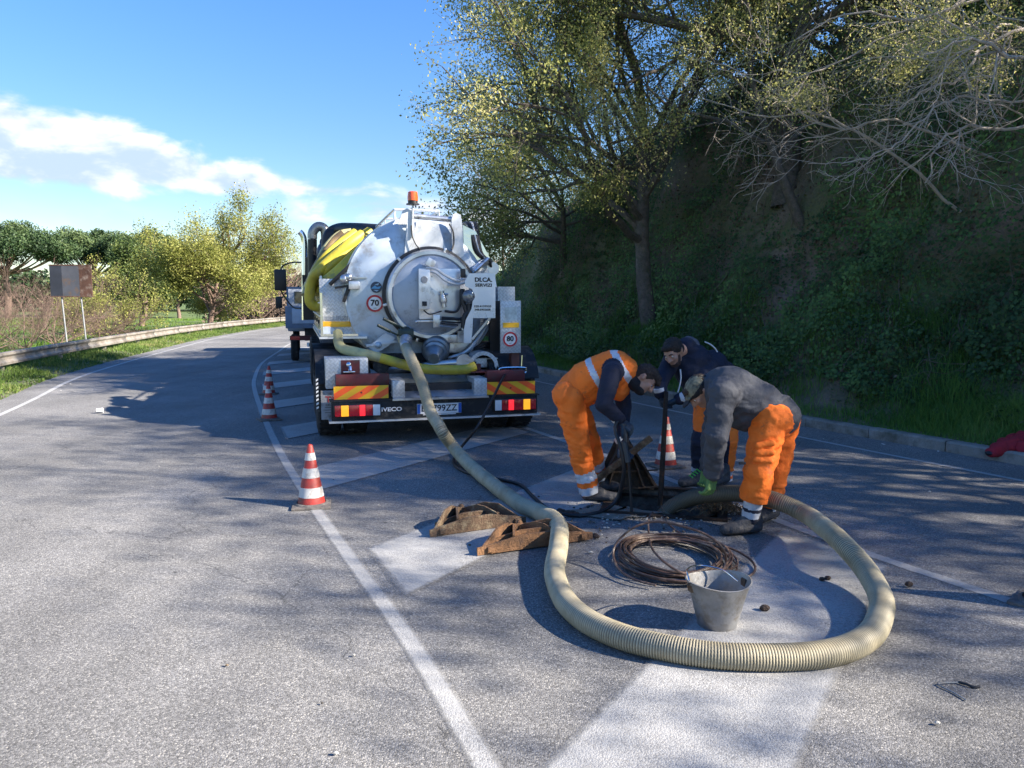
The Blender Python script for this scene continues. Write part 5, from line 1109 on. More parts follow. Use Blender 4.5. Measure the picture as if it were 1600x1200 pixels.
for y in (1.6, 2.6, 3.8): m = MB(); m.box((xl - .02, y, zb + .15), (xl - .001, y + .08, zb + .2)); m.build('locker_catch', BLK, sp)
mb = MB(); mb.box((xl - .02, .99, zb - .03), (-.74, 5.35, zb - .004)); P('locker_floor', mb, ALU)
mb = MB(); mb.tube([(xl + .03, 1.4, zt - .18), (xl + .03, 1.4, zt + .03), (xl + .03, 5.2, zt + .03), (xl + .03, 5.2, zt - .18)], .018, 8); mb.tube([(xl + .03, 3.3, zt - .18), (xl + .03, 3.3, zt + .03)], .018, 8); P('hose_rack', mb, ALU)
# right side
mb = MB(); c0, c1 = Lp(776, 548, .9), Lp(800, 448, .9); mb.box((c0.x + .02, .9, 1.35), (c1.x + .02, .93, c1.z)); mb.box((c0.x + .02, .935, 1.2), (c1.x + .05, 5.3, c1.z)); P('rear_panel', mb, TREAD)
mb = MB(); a, b = Lp(765, 552, .8), Lp(781, 470, .8); mb.box((a.x, .75, a.z), (b.x, .86, b.z)); P('dark_panel', mb, BLK)
mb = MB(); a, b = Lp(782, 552, .42), Lp(814, 470, .42); mb.box((a.x, .42, a.z), (b.x, .45, b.z), 0, None, .004); sp80 = P('sign_panel', mb, TREAD)
k = MB(); p_, q_ = Lp(786, 512, .41), Lp(811, 504, .41); k.box((p_.x, .412, p_.z), (q_.x, .419, q_.z)); k.build('orange_reflector', M('reflector_orange', (1, 1, 1)), sp80)
k = MB(); p_, q_ = Lp(789, 502, .41), Lp(808, 480, .41); k.box((p_.x, .414, p_.z), (q_.x, .419, q_.z)); k.build('pale_sticker', M('sticker_pale', (.6, .64, .6), .5, var=.4, scale=14), sp80)
speed_disc(797, 530, .412, '80', .098)
mb = MB(); a, b = Lp(800, 590, .45), Lp(812, 552, .45); mb.box((a.x, .47, a.z - .1), (b.x, .6, b.z + .02)); P('panel_post', mb, M('post_brown', (.10, .035, .03), .6))
mb = MB(); mb.lathe([(.15, -.12), (.20, -.12), (.20, .18), (.15, .18)], 20, 0, 'Y', Matrix.Translation(Lp(752, 572, .62))); mb.box(tuple(Lp(738, 575, .60)), tuple(Lp(770, 556, .9)), 0, None, .02); P('checker_cover', mb, TREAD)
rc = Lp(786, 588, .55); rl = MB(); rl.lathe([(.05, -.20), (.17, -.20), (.17, -.19), (.08, -.19), (.08, .19), (.17, .19), (.17, .20), (.05, .20)], 24, 0, 'X', Matrix.Translation(rc)); reel = P('hose_reel', rl, BLK)
k = MB()
for i in range(9): k.lathe([(.132, -.012), (.146, -.006), (.15, 0), (.146, .006), (.132, .012)], 24, 0, 'X', Matrix.Translation(rc + Vector((-.17 + .042 * i, 0, 0))))
k.build('wound_hose', HOSEK, reel)
mb = MB(); zz = Lp(797, 579, .25); L_, R_ = Lp(780, 579, .25), Lp(822, 579, .25); hh = .035
mb.tube(smooth_path([(L_.x + hh, .25, zz.z + hh), (R_.x - hh, .25, zz.z + hh), (R_.x, .25, zz.z), (R_.x - hh, .25, zz.z - hh), (L_.x + hh, .25, zz.z - hh), (L_.x, .25, zz.z)], 4, True) + [Vector((L_.x + hh, .25, zz.z + hh))], .012, 8)
mb.tube([Lp(815, 573, .27), Lp(816, 555, .27)], .01, 6); mb.tube([Lp(812, 584, .25), Lp(812, 600, .3)], .01, 6); P('hose_guide', mb, CHROME)
REELOUT = TM @ Lp(790, 583, .22)

# --- hoses stowed on the left rack: things that lie on the truck
def stowed(name, label, paths, rad, mat, group):
    t = thing(name, label, 'hose', tuple(TM @ Vector((-1.1, 2.5, 1.9))), TYAW, group); inv = PMAT[t.name].inverted() @ TM; mb = MB()
    for pth in paths:
        pp = smooth_path([inv @ Lp(*q) for q in pth], 7); mb.tube(pp, rad, 14)
    mb.build('hose', mat, t); return t
stowed('stowed_hose', 'bright yellow hose folded over the left side of the tank, nearest the rear', [[(578, 362, 1.9), (562, 374, 1.8), (538, 396, 1.7), (512, 420, 1.7), (494, 440, 1.9), (492, 455, 2.1), (505, 452, 1.8)], [(592, 366, 1.9), (574, 382, 1.6), (550, 403, 1.5), (528, 424, 1.45), (506, 442, 1.5)], [(566, 366, 1.8), (545, 382, 1.7), (520, 403, 1.7), (500, 422, 1.7), (488, 438, 1.8), (484, 470, 1.9), (500, 478, 1.9), (515, 450, 1.7)], [(600, 364, 2.2), (582, 380, 1.7), (560, 400, 1.5), (538, 423, 1.42), (518, 438, 1.42)], [(556, 364, 2.1), (534, 380, 2.0), (510, 402, 1.9), (494, 424, 1.9), (483, 450, 2.0)]], .072, YEL, 'hoses stowed on the side rack of the tanker')
stowed('stowed_hose', 'dull yellow hose looped behind the bright one on the tanker rack', [[(583, 366, 2.6), (560, 386, 2.5), (530, 410, 2.5), (500, 425, 2.6), (490, 432, 2.8), (500, 436, 2.4), (530, 420, 2.2), (556, 398, 2.0)], [(550, 365, 3.4), (530, 370, 3.4), (510, 392, 3.3), (498, 420, 3.2), (484, 445, 3.1), (480, 462, 3.0)]], .085, YELP, 'hoses stowed on the side rack of the tanker')
stowed('stowed_hose', 'brown hose lying between the yellow hoses on the tanker rack', [[(548, 368, 2.6), (538, 376, 2.5), (518, 396, 2.5), (500, 418, 2.6), (487, 446, 2.7)], [(538, 366, 3.0), (526, 376, 3.0), (512, 394, 2.9), (498, 415, 2.8), (484, 444, 2.8)]], .08, BRNH, 'hoses stowed on the side rack of the tanker')

# --- second lorry far in front of the tanker
l2 = thing('small_truck', 'small grey-blue lorry standing beyond the tanker on its left', 'truck', (-5.3, 21.2, 0), R(15))
def Q(name, mb, mat, p=None): return mb.build(name, mat, p or l2)
BLU = M('truck_blue_grey', (.16, .22, .32), .5, .1, var=.3, scale=3, dirt=(.2, .2, .2), dirt_amt=.3)
mb = MB(); mb.box((-.9, .1, .95), (1.1, 4.2, 1.05)); mb.box((-.9, .1, 1.05), (-.86, 4.2, 1.55)); mb.box((1.06, .1, 1.05), (1.1, 4.2, 1.55)); Q('cargo_bed', mb, BLU)
mb = MB(); mb.box((-.9, .05, .95), (1.1, .095, 1.55), 0, None, .01); tg = Q('tailgate', mb, BLU)
m = MB(); m.box((-.72, .03, 1.08), (.2, .048, 1.50), 0, None, .01); m.build('panel', M('pale_blue_panel', (.42, .48, .58), .4, var=.15), tg)
mb = MB(); mb.box((-.95, 4.4, .7), (1.1, 6.0, 2.10), 0, None, .08); cb = Q('cab', mb, M('truck_white', (.30, .33, .38), .35, var=.1))
m = MB(); m.box((-.7, 4.385, 1.62), (.85, 4.399, 2.0)); m.build('rear_window', GLASS, cb)
mb = MB(); mb.box((-.85, .0, 1.56), (-.80, .05, 2.02)); mb.box((1.0, .0, 1.56), (1.05, .05, 2.02)); mb.box((-.85, .0, 2.02), (1.05, .06, 2.08)); Q('headboard', mb, BLU)
mb = MB(); mb.box((-.4, .2, .6), (.6, 5.8, .94)); mb.box((-.8, .1, .62), (1.0, .2, .74)); Q('chassis_frame', mb, CHD)
mb = MB(); mb.box((-.78, .06, .62), (.95, .11, .75)); Q('rear_lamp_bar', mb, CHR)
for s in (-.66, .86): m = MB(); m.box((s - .12, .045, .64), (s + .12, .06, .73)); Q('tail_light', m, LR)
mb = MB(); mb.box((-.35, .04, .44), (.15, .055, .56)); pl = Q('licence_plate', mb, WHITE)
m = MB(); add_text(m, 'EK 713', (-.1, .038, .5), .38, .07, 0, .02); m.build('lettering', INK, pl)
for x in (-.68, .88):
    for y in (.9, 5.1):
        o = bpy.data.objects.new('wheel', None); COL.objects.link(o); o.parent = l2; o.location = (x, y, .38)
        t = MB(); t.lathe([(.2, -.11), (.33, -.11), (.38, -.07), (.38, .07), (.33, .11), (.2, .11)], 28, 0, 'X'); t.build('tyre', RUB, o); t = MB(); t.lathe([(.2, -.1), (.1, -.04), (0, -.04)], 20, 0, 'X'); t.lathe([(.2, .1), (.1, .04), (0, .04)], 20, 0, 'X'); t.build('rim', STEEL, o)
mb = MB(); mb.box((-1.34, 5.6, 1.45), (-1.12, 5.7, 1.85), 0, None, .03); mr = Q('wing_mirror', mb, BLK)
for pp in ([(-1.2, 5.68, 1.9), (-1.1, 5.68, 1.98), (-.9, 5.68, 1.95)], [(-1.2, 5.68, 1.45), (-1.2, 5.68, .98), (-.95, 5.68, .9)]): m = MB(); m.tube(pp, .014, 6); m.build('mirror_arm', BLK, mr)
# ================================================================== people
ORANGE = M('hi_vis_orange', (.98, .185, .015), .8, var=.14, scale=5, dirt=(.42, .10, .03), dirt_amt=.14, bump=.25, bscale=60)
NAVY = M('navy_cloth', (.010, .014, .034), .85, var=.3, scale=6, bump=.25, bscale=70)
GREY = M('grey_hoodie', (.058, .062, .074), .85, var=.25, scale=5, bump=.25, bscale=60)
REFL = M('reflective_band', (.52, .56, .62), .4, .1, var=.2, scale=14, dirt=(.30, .30, .32), dirt_amt=.2)
SKIN = M('skin', (.42, .235, .165), .55, var=.12, scale=14); HAIR = M('dark_hair', (.016, .012, .010), .7, var=.4, scale=60, bump=.9, bscale=120)
HAIRB = M('brown_hair', (.04, .024, .016), .7, var=.4, scale=60, bump=.9, bscale=120)
GLOVE = M('navy_glove', (.012, .035, .065), .6, var=.4, scale=15, bump=.4, bscale=120); GLOVEG = M('green_glove', (.11, .22, .06), .7, var=.3, scale=18, bump=.4, bscale=120, dirt=(.06, .10, .03), dirt_amt=.25)
BOOT = M('work_boot', (.045, .046, .05), .75, var=.4, scale=9, bump=.4, bscale=70, dirt=(.14, .12, .10), dirt_amt=.35); SOLE = M('boot_sole', (.02, .02, .02), .8)
CUFFW = M('white_cuff', (.62, .62, .62), .8, var=.1); LACE = M('green_lace', (.08, .45, .06), .5, var=.1); BEARD = M('beard', (.06, .035, .028), .85, bump=.8, bscale=150)
def organic(name, caps, vox, mats, parent, smooth=6, matfn=None, fold=0., fseed=0, fscale=9., cuts=()):
    """union of tapering limbs and ellipsoids, fused into one continuous skin; materials by region; cloth folds pushed into the surface"""
    mb = MB()
    for c in caps:
        if len(c) == 4: mb.capsule(c[0], c[2], c[1], c[3], 16)
        else: # ellipsoid: centre, radii, rotation
            mb.ball((0, 0, 0), c[1], 18, 0, Matrix.Translation(Vector(c[0])) @ c[2].to_4x4())
    me = mb.mesh('tmp'); ob = bpy.data.objects.new('tmp', me); COL.objects.link(ob)
    md = ob.modifiers.new('r', 'REMESH'); md.mode = 'VOXEL'; md.voxel_size = vox; md.adaptivity = 0
    sm = ob.modifiers.new('s', 'SMOOTH'); sm.factor = .5; sm.iterations = smooth
    dg = bpy.context.evaluated_depsgraph_get(); m2 = bpy.data.meshes.new_from_object(ob.evaluated_get(dg)); bpy.data.objects.remove(ob); bpy.data.meshes.remove(me)
    m2.materials.clear()
    for m_ in (mats if isinstance(mats, (list, tuple)) else [mats]): m2.materials.append(m_)
    n = len(m2.vertices); co = np.empty(n * 3, dtype=np.float32); m2.vertices.foreach_get('co', co); co = co.reshape(-1, 3).astype(np.float64)
    if fold > 0:
        no = np.empty(n * 3, dtype=np.float32); m2.vertices.foreach_get('normal', no); no = no.reshape(-1, 3)
        w = np.stack([fbm(co, 3.5, 2, fseed), fbm(co, 3.5, 2, fseed + 5), fbm(co, 3.5, 2, fseed + 9)], 1) - .5
        q = (co + w * .25) * np.array([1, 1, 1.9])
        rdg = 1 - np.abs(fbm(q, fscale, 2, fseed + 20) - .5) * 4.2; rdg = np.clip(rdg, -.6, 1)
        soft = fbm(co, 6., 3, fseed + 40) - .5
        fine = 1 - np.abs(fbm(q, fscale * 2.1, 2, fseed + 60) - .5) * 4.2; fine = np.clip(fine, -.5, 1)
        co = co + no * ((rdg * .75 + fine * .32 + soft * 1.3) * fold)[:, None]
    for a, b, tm, rr in cuts:               # hems and cuffs end on a clean edge
        a_, b_ = np.array(a), np.array(b); ax = b_ - a_; t = ((co - a_) @ ax) / (ax @ ax); dd = np.linalg.norm(co - a_ - t[:, None] * ax, axis=1); k = (t > tm) & (t < tm + .6) & (dd < rr)
        co[k] -= (t[k] - tm)[:, None] * ax
    inv = np.array(PMAT[parent.name].inverted()) if parent.name in PMAT else np.eye(4)
    if matfn is not None:
        k = len(m2.polygons); ce = np.empty(k * 3, dtype=np.float32); m2.polygons.foreach_get('center', ce); ce = ce.reshape(-1, 3).astype(np.float64)
        m2.polygons.foreach_set('material_index', np.asarray(matfn(ce), dtype=np.int32))
    co = co @ inv[:3, :3].T + inv[:3, 3]
    m2.vertices.foreach_set('co', co.astype(np.float32).ravel()); m2.polygons.foreach_set('use_smooth', np.ones(len(m2.polygons), dtype=bool)); m2.update(); m2.name = name
    return link(name, m2, parent, [])
def tparam(ce, a, b):
    """distance along the segment a-b (0..1) and distance from it"""
    a, b = np.array(a), np.array(b); d = b - a; t = ((ce - a) @ d) / (d @ d); q = a + np.clip(t, 0, 1)[:, None] * d; return t, np.linalg.norm(ce - q, axis=1)
def hand(parent, wrist, fwd, palm_n, mat, side=1, curl=55., spread=6., size=1., name='glove', cuff=None):
    """palm, four unequal bent fingers and a thumb; palm_n points out of the palm, fwd towards the fingertips"""
    W_ = Vector(wrist); f = Vector(fwd).normalized(); n = Vector(palm_n); n = (n - f * n.dot(f)).normalized(); s = f.cross(n) * side; z = size; caps = []
    for k in range(4):
        o = s * (-.030 + .020 * k) * z; caps.append((W_ + o * .7, .019 * z, W_ + f * .085 * z + o, .0155 * z))
    caps.append((W_ - f * .055 * z, .034 * z, W_ + f * .01 * z, .030 * z))
    for k in range(4):
        ln = (.070, .082, .078, .062)[k] * z; base = W_ + f * .085 * z + s * (-.033 + .022 * k) * z; d = (f + s * math.tan(R(spread)) * (k - 1.5) * .6).normalized(); p = base; r = .0125 * z
        for j, fr in enumerate((.45, .32, .26)):
            d = Matrix.Rotation(-R(curl * (.75, 1, .8)[j]) , 3, n.cross(d).normalized()) @ d if True else d
            q = p + d * ln * fr * 1.15; caps.append((p, r, q, r * .92)); p = q; r *= .92
    d = (f * .55 - s * .75 + n * .45).normalized(); p = W_ + f * .018 * z - s * .028 * z; r = .0155 * z
    for j, l in enumerate((.040, .032, .026)):
        q = p + d * l * z; caps.append((p, r, q, r * .9)); p = q; r *= .9; d = (d + n * .35 + f * .25).normalized()
    o = organic(name, caps, .0045, mat, parent, 2)
    if cuff is not None:
        m = MB(); a, b = W_ - f * .075, W_ - f * .025; m.tube([a, a.lerp(b, .5), b], [.046, .047, .042], 18); m.build('cuff', cuff, parent, world=True)
    return o
def shoe(parent, heel, toe, mat, r=.047, lace=None, name='boot'):
    h, t = Vector(heel), Vector(toe); h.z = t.z = 0; d = (t - h).normalized(); L_ = (t - h).length; sd = Vector((-d.y, d.x, 0)); caps = []
    for q in (-1, 1): caps.append((h + sd * .012 * q + Vector((0, 0, .05)), .036, h + d * L_ * .72 + sd * .020 * q + Vector((0, 0, .047)), .036))
    caps.append((h + d * L_ * .5 + Vector((0, 0, .058)), .044, h + d * (L_ - .045) + Vector((0, 0, .046)), .042))
    caps.append((h + Vector((0, 0, .06)), .044, h + d * .02 + Vector((0, 0, .15)), .050)); caps.append((h + d * .02 + Vector((0, 0, .13)), .048, h + d * L_ * .5 + Vector((0, 0, .07)), .040))
    o = organic(name, caps, .008, [mat, SOLE], parent, 3, lambda ce: (ce[:, 2] < .022).astype(int), .003, 3)
    if lace:
        m = MB()
        for k in range(5): c = h + d * L_ * (.30 + .085 * k) + Vector((0, 0, .158 - .017 * k)); m.tube([c - sd * .034 + Vector((0, 0, -.018)), c + d * .012, c + sd * .034 + Vector((0, 0, -.018))], .0065, 6)
        c = h + d * L_ * .3 + Vector((0, 0, .16))
        m.build('laces', lace, parent, world=True)
def head(parent, c, face, up, hair, skin_extra=(), beard=False, short=True, cap=None, mask=None):
    """returns the ellipsoids/limbs of a head (fused with the body) and adds hair; face = direction the nose points, up = crown"""
    c = Vector(c); y = -Vector(face).normalized(); z = Vector(up); z = (z - y * z.dot(y)).normalized(); x = y.cross(z); rot = Matrix((x, y, z)).transposed()
    def L3(a, b, d): return c + rot @ Vector((a, b, d))
    caps = [(L3(0, .005, .025), (.078, .098, .092), rot), (L3(0, -.030, -.040), (.060, .068, .075), rot), (L3(0, -.058, -.095), (.030, .026, .020), rot),
            (L3(0, -.096, .030), .009, L3(0, -.118, -.018), .0135), (L3(-.016, -.100, -.020), .009, L3(.016, -.100, -.020), .009),
            (L3(-.035, -.084, .036), .011, L3(.035, -.084, .036), .011), (L3(-.020, -.092, -.058), .007, L3(.020, -.092, -.058), .007), (L3(-.018, -.090, -.070), .008, L3(.018, -.090, -.070), .008),
            (L3(-.042, -.068, -.012), .024, L3(-.03, -.072, -.03), .022), (L3(.042, -.068, -.012), .024, L3(.03, -.072, -.03), .022)]
    for q in (-1, 1): caps.append((L3(q * .080, .012, .02), .011, L3(q * .078, .006, -.022), .009)); caps.append((L3(q * .083, .022, .018), .008, L3(q * .080, .014, -.016), .007))
    # eyes
    for q in (-1, 1):
        m = MB(); m.ball(L3(q * .031, -.0785, .012), .0105, 10); o = m.build('eye', M('eye_white', (.7, .68, .65), .3), parent, world=True)
        m = MB(); m.ball(L3(q * .031, -.0875, .010), .0042, 8); m.build('iris', M('iris_brown', (.03, .015, .008), .2), parent, world=True)
        m = MB(); m.tube([L3(q * .050, -.082, .036), L3(q * .033, -.096, .042), L3(q * .015, -.096, .036)], [.003, .0045, .004], 5); m.build('eyebrow', hair, parent, world=True)
    if hair:
        hc = [(L3(0, .018, .042), (.083, .094, .083), rot), (L3(0, .058, .0), (.068, .050, .068), rot), (L3(0, -.055, .088), (.055, .035, .026), rot)]
        for q in (-1, 1): hc.append((L3(q * .070, .01, .045), .022, L3(q * .074, -.012, .02), .012))
        if not short: hc += [(L3(-.04, -.07, .095), .022, L3(-.05, -.10, .06), .012), (L3(0.0, -.075, .10), .024, L3(.0, -.112, .068), .012), (L3(.04, -.07, .095), .022, L3(.05, -.10, .06), .012), (L3(0, 0, .08), (.075, .09, .055), rot)]
        organic('hair', hc, .006, hair, parent, 2, None, .007, 77, 34.)
    if beard:
        organic('beard', [(L3(0, -.050, -.078), (.052, .050, .040), rot), (L3(-.058, -.03, -.02), .013, L3(-.045, -.055, -.07), .016), (L3(.058, -.03, -.02), .013, L3(.045, -.055, -.07), .016)], .006, BEARD, parent, 2, None, .003, 7, 40.)
    return caps, L3, rot
def limb_pts(px): return [AT(*p) for p in px]
# ------------------------------------------------ worker 1: hi-vis vest, bending with the lance
def person_1():
    o = thing('person', 'worker in orange hi-vis vest and trousers bending over the left side of the pit', 'person', tuple(AT(925, 780, 6.45).xy) + (0,), 0)
    hipN, hipF = AT(889, 622, 6.38), AT(893, 616, 6.62); kneeN, kneeF = AT(905, 700, 6.38), AT(921, 690, 6.68); ankN, ankF = AT(921, 768, 6.42), AT(934, 745, 6.80)
    shN, shF = AT(956, 582, 6.22), AT(968, 578, 6.62); elN, wrN = AT(943, 632, 6.12), AT(968, 654, 6.14); elF, wrF = AT(975, 636, 6.60), AT(972, 690, 6.45)
    chest = (shN + shF) / 2; pel = (hipN + hipF) / 2; neck = AT(981, 580, 6.42); hd = AT(1006, 592, 6.38)
    face = Vector((.62, -.22, -.82)); up = Vector((.80, .05, .45))
    hcaps, L3, rot = head(o, hd, face, up, HAIRB, short=False)
    mid = pel.lerp(chest, .5) + Vector((-.03, 0, .035))
    body = hcaps + [(neck, .058, hd - Vector((.03, 0, 0)), .055), (chest, .10, neck, .06), (pel, .12, mid, .11), (mid, .11, chest, .12), (shN, .05, elN, .04), (elN, .038, wrN, .027), (shF, .05, elF, .04), (elF, .038, wrF, .027),
                    (hipN, .09, kneeN, .058), (kneeN, .055, ankN, .038), (hipF, .09, kneeF, .058), (kneeF, .055, ankF, .038)]
    organic('body', body, .0085, SKIN, o, 3)
    # trousers with two reflective bands at each ankle
    tr = [(hipN, .118, kneeN, .088), (kneeN, .086, ankN + Vector((0, 0, .0)), .078), (hipF, .115, kneeF, .088), (kneeF, .085, ankF, .074), (hipN + Vector((-.02, 0, .01)), .115, hipF + Vector((-.02, 0, .01)), .112), (pel, .13, pel.lerp(chest, .18), .135)]
    def mt_(ce):
        m = np.zeros(len(ce), int); tN, dN = tparam(ce, kneeN, ankN); tF, dF = tparam(ce, kneeF, ankF); t = np.where(dN < dF, tN, tF); m[((t > .52) & (t < .72)) | ((t > .84) & (t < 1.02))] = 1; return m
    organic('trousers', tr, .011, [ORANGE, REFL], o, 3, mt_, .017, 3, 8., [(kneeN, ankN, 1.02, .13), (kneeF, ankF, 1.02, .13)])
    # dark jacket under the vest
    jk = [(mid, .145, chest, .15), (pel.lerp(mid, .4), .14, mid, .145), (chest, .13, neck, .072), (shN, .078, elN, .066), (elN, .064, wrN, .046), (shF, .076, elF, .064), (elF, .062, wrF, .044), (chest, .12, shN, .08), (chest, .12, shF, .08)]
    organic('jacket', jk, .010, NAVY, o, 5, None, .007, 13, 11.)
    ax = (chest - pel).normalized(); q = mid
    vs = [(pel.lerp(mid, .1) + Vector((0, 0, .0)), .155, mid, .168), (mid, .168, chest + Vector((-.02, 0, .005)), .172), (chest, .155, neck.lerp(chest, .35), .12), (pel.lerp(mid, .5) + Vector((0, 0, -.05)), .13, mid + Vector((.04, 0, -.05)), .145),
          (chest + Vector((.0, 0, -.06)), .13, chest + Vector((.03, 0, -.16)), .085)]
    sn, sf = np.array(shN), np.array(shF)
    def mv(ce):
        m = np.zeros(len(ce), int); t, d = tparam(ce, pel, chest); m[(t > .60) & (t < .72)] = 1; m[(t > 1.10) & (t < 1.22) ] = 1
        arm = np.minimum(tparam(ce, sn + [0, 0, .05], np.array(elN))[1] - .098 * (ce[:, 1] < sn[1] + .09), 9); m[(arm < 0)] = 2; return m
    organic('vest', vs, .010, [ORANGE, REFL, NAVY], o, 5, mv, .010, 23, 9.)
    fw = Vector((.35, -.02, -.9)); hand(o, wrN + Vector((.02, 0, -.03)), Vector((.75, -.1, -.55)), Vector((.35, .3, -.8)), GLOVE, 1, 58, cuff=CUFFW); hand(o, wrF + Vector((0, 0, -.03)), Vector((.35, -.1, -.9)), Vector((.3, -.8, -.2)), GLOVE, -1, 55, cuff=CUFFW)
    shoe(o, ankN + Vector((-.03, .01, 0)), ankN + Vector((.25, -.06, 0)), BOOT); shoe(o, ankF + Vector((-.06, 0, 0)), ankF + Vector((.2, -.08, 0)), BOOT)
    # dark neck gaiter over the chin
    organic('neck_gaiter', [(L3(0, -.045, -.085), (.058, .058, .042), rot), (neck, .068, L3(0, .01, -.08), .066)], .007, M('black_gaiter', (.012, .012, .015), .9), o, 3, None, .003, 5, 20.)
    m = MB(); c = AT(891, 680, 6.27); m.box((c.x - .012, c.y - .004, c.z - .02), (c.x + .012, c.y + .004, c.z + .02)); 
person_1()
# ------------------------------------------------ worker 2: navy jacket, working the bar
def person_2():
    o = thing('person', 'worker in navy jacket and orange-navy trousers behind the pit, gripping a dark digging bar', 'person', tuple(AT(1105, 758, 7.15).xy) + (0,), 0)
    hipA, hipB = AT(1103, 632, 7.22), AT(1132, 634, 7.30); kA, kB = AT(1095, 690, 7.05), AT(1138, 690, 7.12); aA, aB = AT(1094, 742, 7.12), AT(1131, 748, 7.20)
    shA, shB = AT(1050, 563, 6.95), AT(1108, 566, 7.05); elA, wrA = AT(1035, 590, 6.82), AT(1031, 616, 6.72); elB, wrB = AT(1092, 612, 6.72), AT(1060, 624, 6.68)
    chest = (shA + shB) / 2 + Vector((.02, .02, 0)); pel = (hipA + hipB) / 2; neck = AT(1072, 543, 6.95); hd = AT(1053, 550, 6.80)
    face = Vector((-.55, -.62, -.62)); up = Vector((-.45, -.25, .75))
    hcaps, L3, rot = head(o, hd, face, up, HAIR, beard=True)
    mid = pel.lerp(chest, .5) + Vector((.03, .03, .03))
    body = hcaps + [(neck, .058, hd + Vector((.02, .02, -.01)), .056), (chest, .11, neck, .06), (pel, .12, mid, .12), (mid, .12, chest, .13), (shA, .05, elA, .04), (elA, .038, wrA, .027), (shB, .05, elB, .04), (elB, .038, wrB, .027),
                    (hipA, .09, kA, .058), (kA, .055, aA, .038), (hipB, .09, kB, .058), (kB, .055, aB, .038)]
    organic('body', body, .0085, SKIN, o, 3)
    tr = [(hipA, .108, kA, .082), (kA, .080, aA, .070), (hipB, .110, kB, .084), (kB, .082, aB, .074), (hipA, .12, hipB, .12)]
    aAn, aBn, kAn, kBn = (np.array(v) for v in (aA, aB, kA, kB))
    def mt_(ce):
        tA, dA = tparam(ce, kA, aA); tB, dB = tparam(ce, kB, aB); isA = dA < dB; t = np.where(isA, tA, tB); m = np.zeros(len(ce), int)
        m[(isA) & (t > -.30)] = 1; ux = ce[:, 0] - (kBn[0] + (aBn[0] - kBn[0]) * np.clip(tB, 0, 1)); m[(~isA) & (t > -.25) & (ux < -.005)] = 1
        m[(t > .72) & (t < .86)] = 2; m[(t > .93)] = 2; return m
    organic('trousers', tr, .010, [ORANGE, NAVY, REFL], o, 3, mt_, .015, 4, 8., [(kA, aA, 1.05, .12), (kB, aB, 1.05, .12)])
    jk = [(pel + Vector((0, 0, .02)), .148, mid, .155), (mid, .155, chest, .165), (chest, .14, neck, .09), (chest, .13, shA, .085), (chest, .13, shB, .088), (AT(1128, 588, 7.22), .15, mid, .14), (AT(1112, 572, 7.12), .15, AT(1140, 600, 7.25), .13), (shA, .080, elA, .066), (elA, .064, wrA, .046), (shB, .084, elB, .07), (elB, .066, wrB, .048), (mid + Vector((-.10, -.05, -.05)), .12, chest + Vector((-.04, -.05, -.08)), .13)]
    organic('jacket', jk, .010, NAVY, o, 5, None, .008, 33, 10.)
    organic('hood', [(neck + Vector((.05, .05, .0)), (.085, .075, .10), Matrix.Rotation(R(-30), 3, 'Y')), (neck + Vector((.02, .02, .05)), .045, neck + Vector((.10, .04, -.07)), .045), (neck + Vector((-.05, -.02, -.03)), .04, neck + Vector((.03, .05, .04)), .045)], .007, M('grey_hood', (.13, .12, .135), .9, var=.3, bump=.4, bscale=60), o, 3, None, .007, 15, 14.)
    m = MB(); a = AT(1063, 577, 6.70); m.tube(smooth_path([a, AT(1064, 590, 6.68), AT(1062, 603, 6.67), AT(1059, 613, 6.67)], 4), .006, 6); m.build('drawstring', CUFFW, o, world=True)
    m = MB(); m.tube(smooth_path([AT(1101, 534, 6.98), AT(1110, 538, 6.96), AT(1117, 544, 6.95), AT(1121, 550, 6.95)], 4), .006, 5); m.build('piping', CUFFW, o, world=True)
    hand(o, wrA + Vector((.005, 0, -.02)), Vector((.22, .02, -.95)), Vector((.85, 0, .2)), GLOVE, 1, 62, cuff=CUFFW); hand(o, wrB + Vector((-.02, 0, -.01)), Vector((-.85, .1, -.45)), Vector((-.25, .55, .75)), GLOVE, -1, 62, cuff=CUFFW)
    shoe(o, AT(1103, 762, 6.98), AT(1103, 762, 6.98) + Vector((-.28, -.10, 0)), BOOT, lace=LACE); shoe(o, AT(1133, 764, 7.05), AT(1133, 764, 7.05) + Vector((-.2, -.18, 0)), BOOT)
person_2()
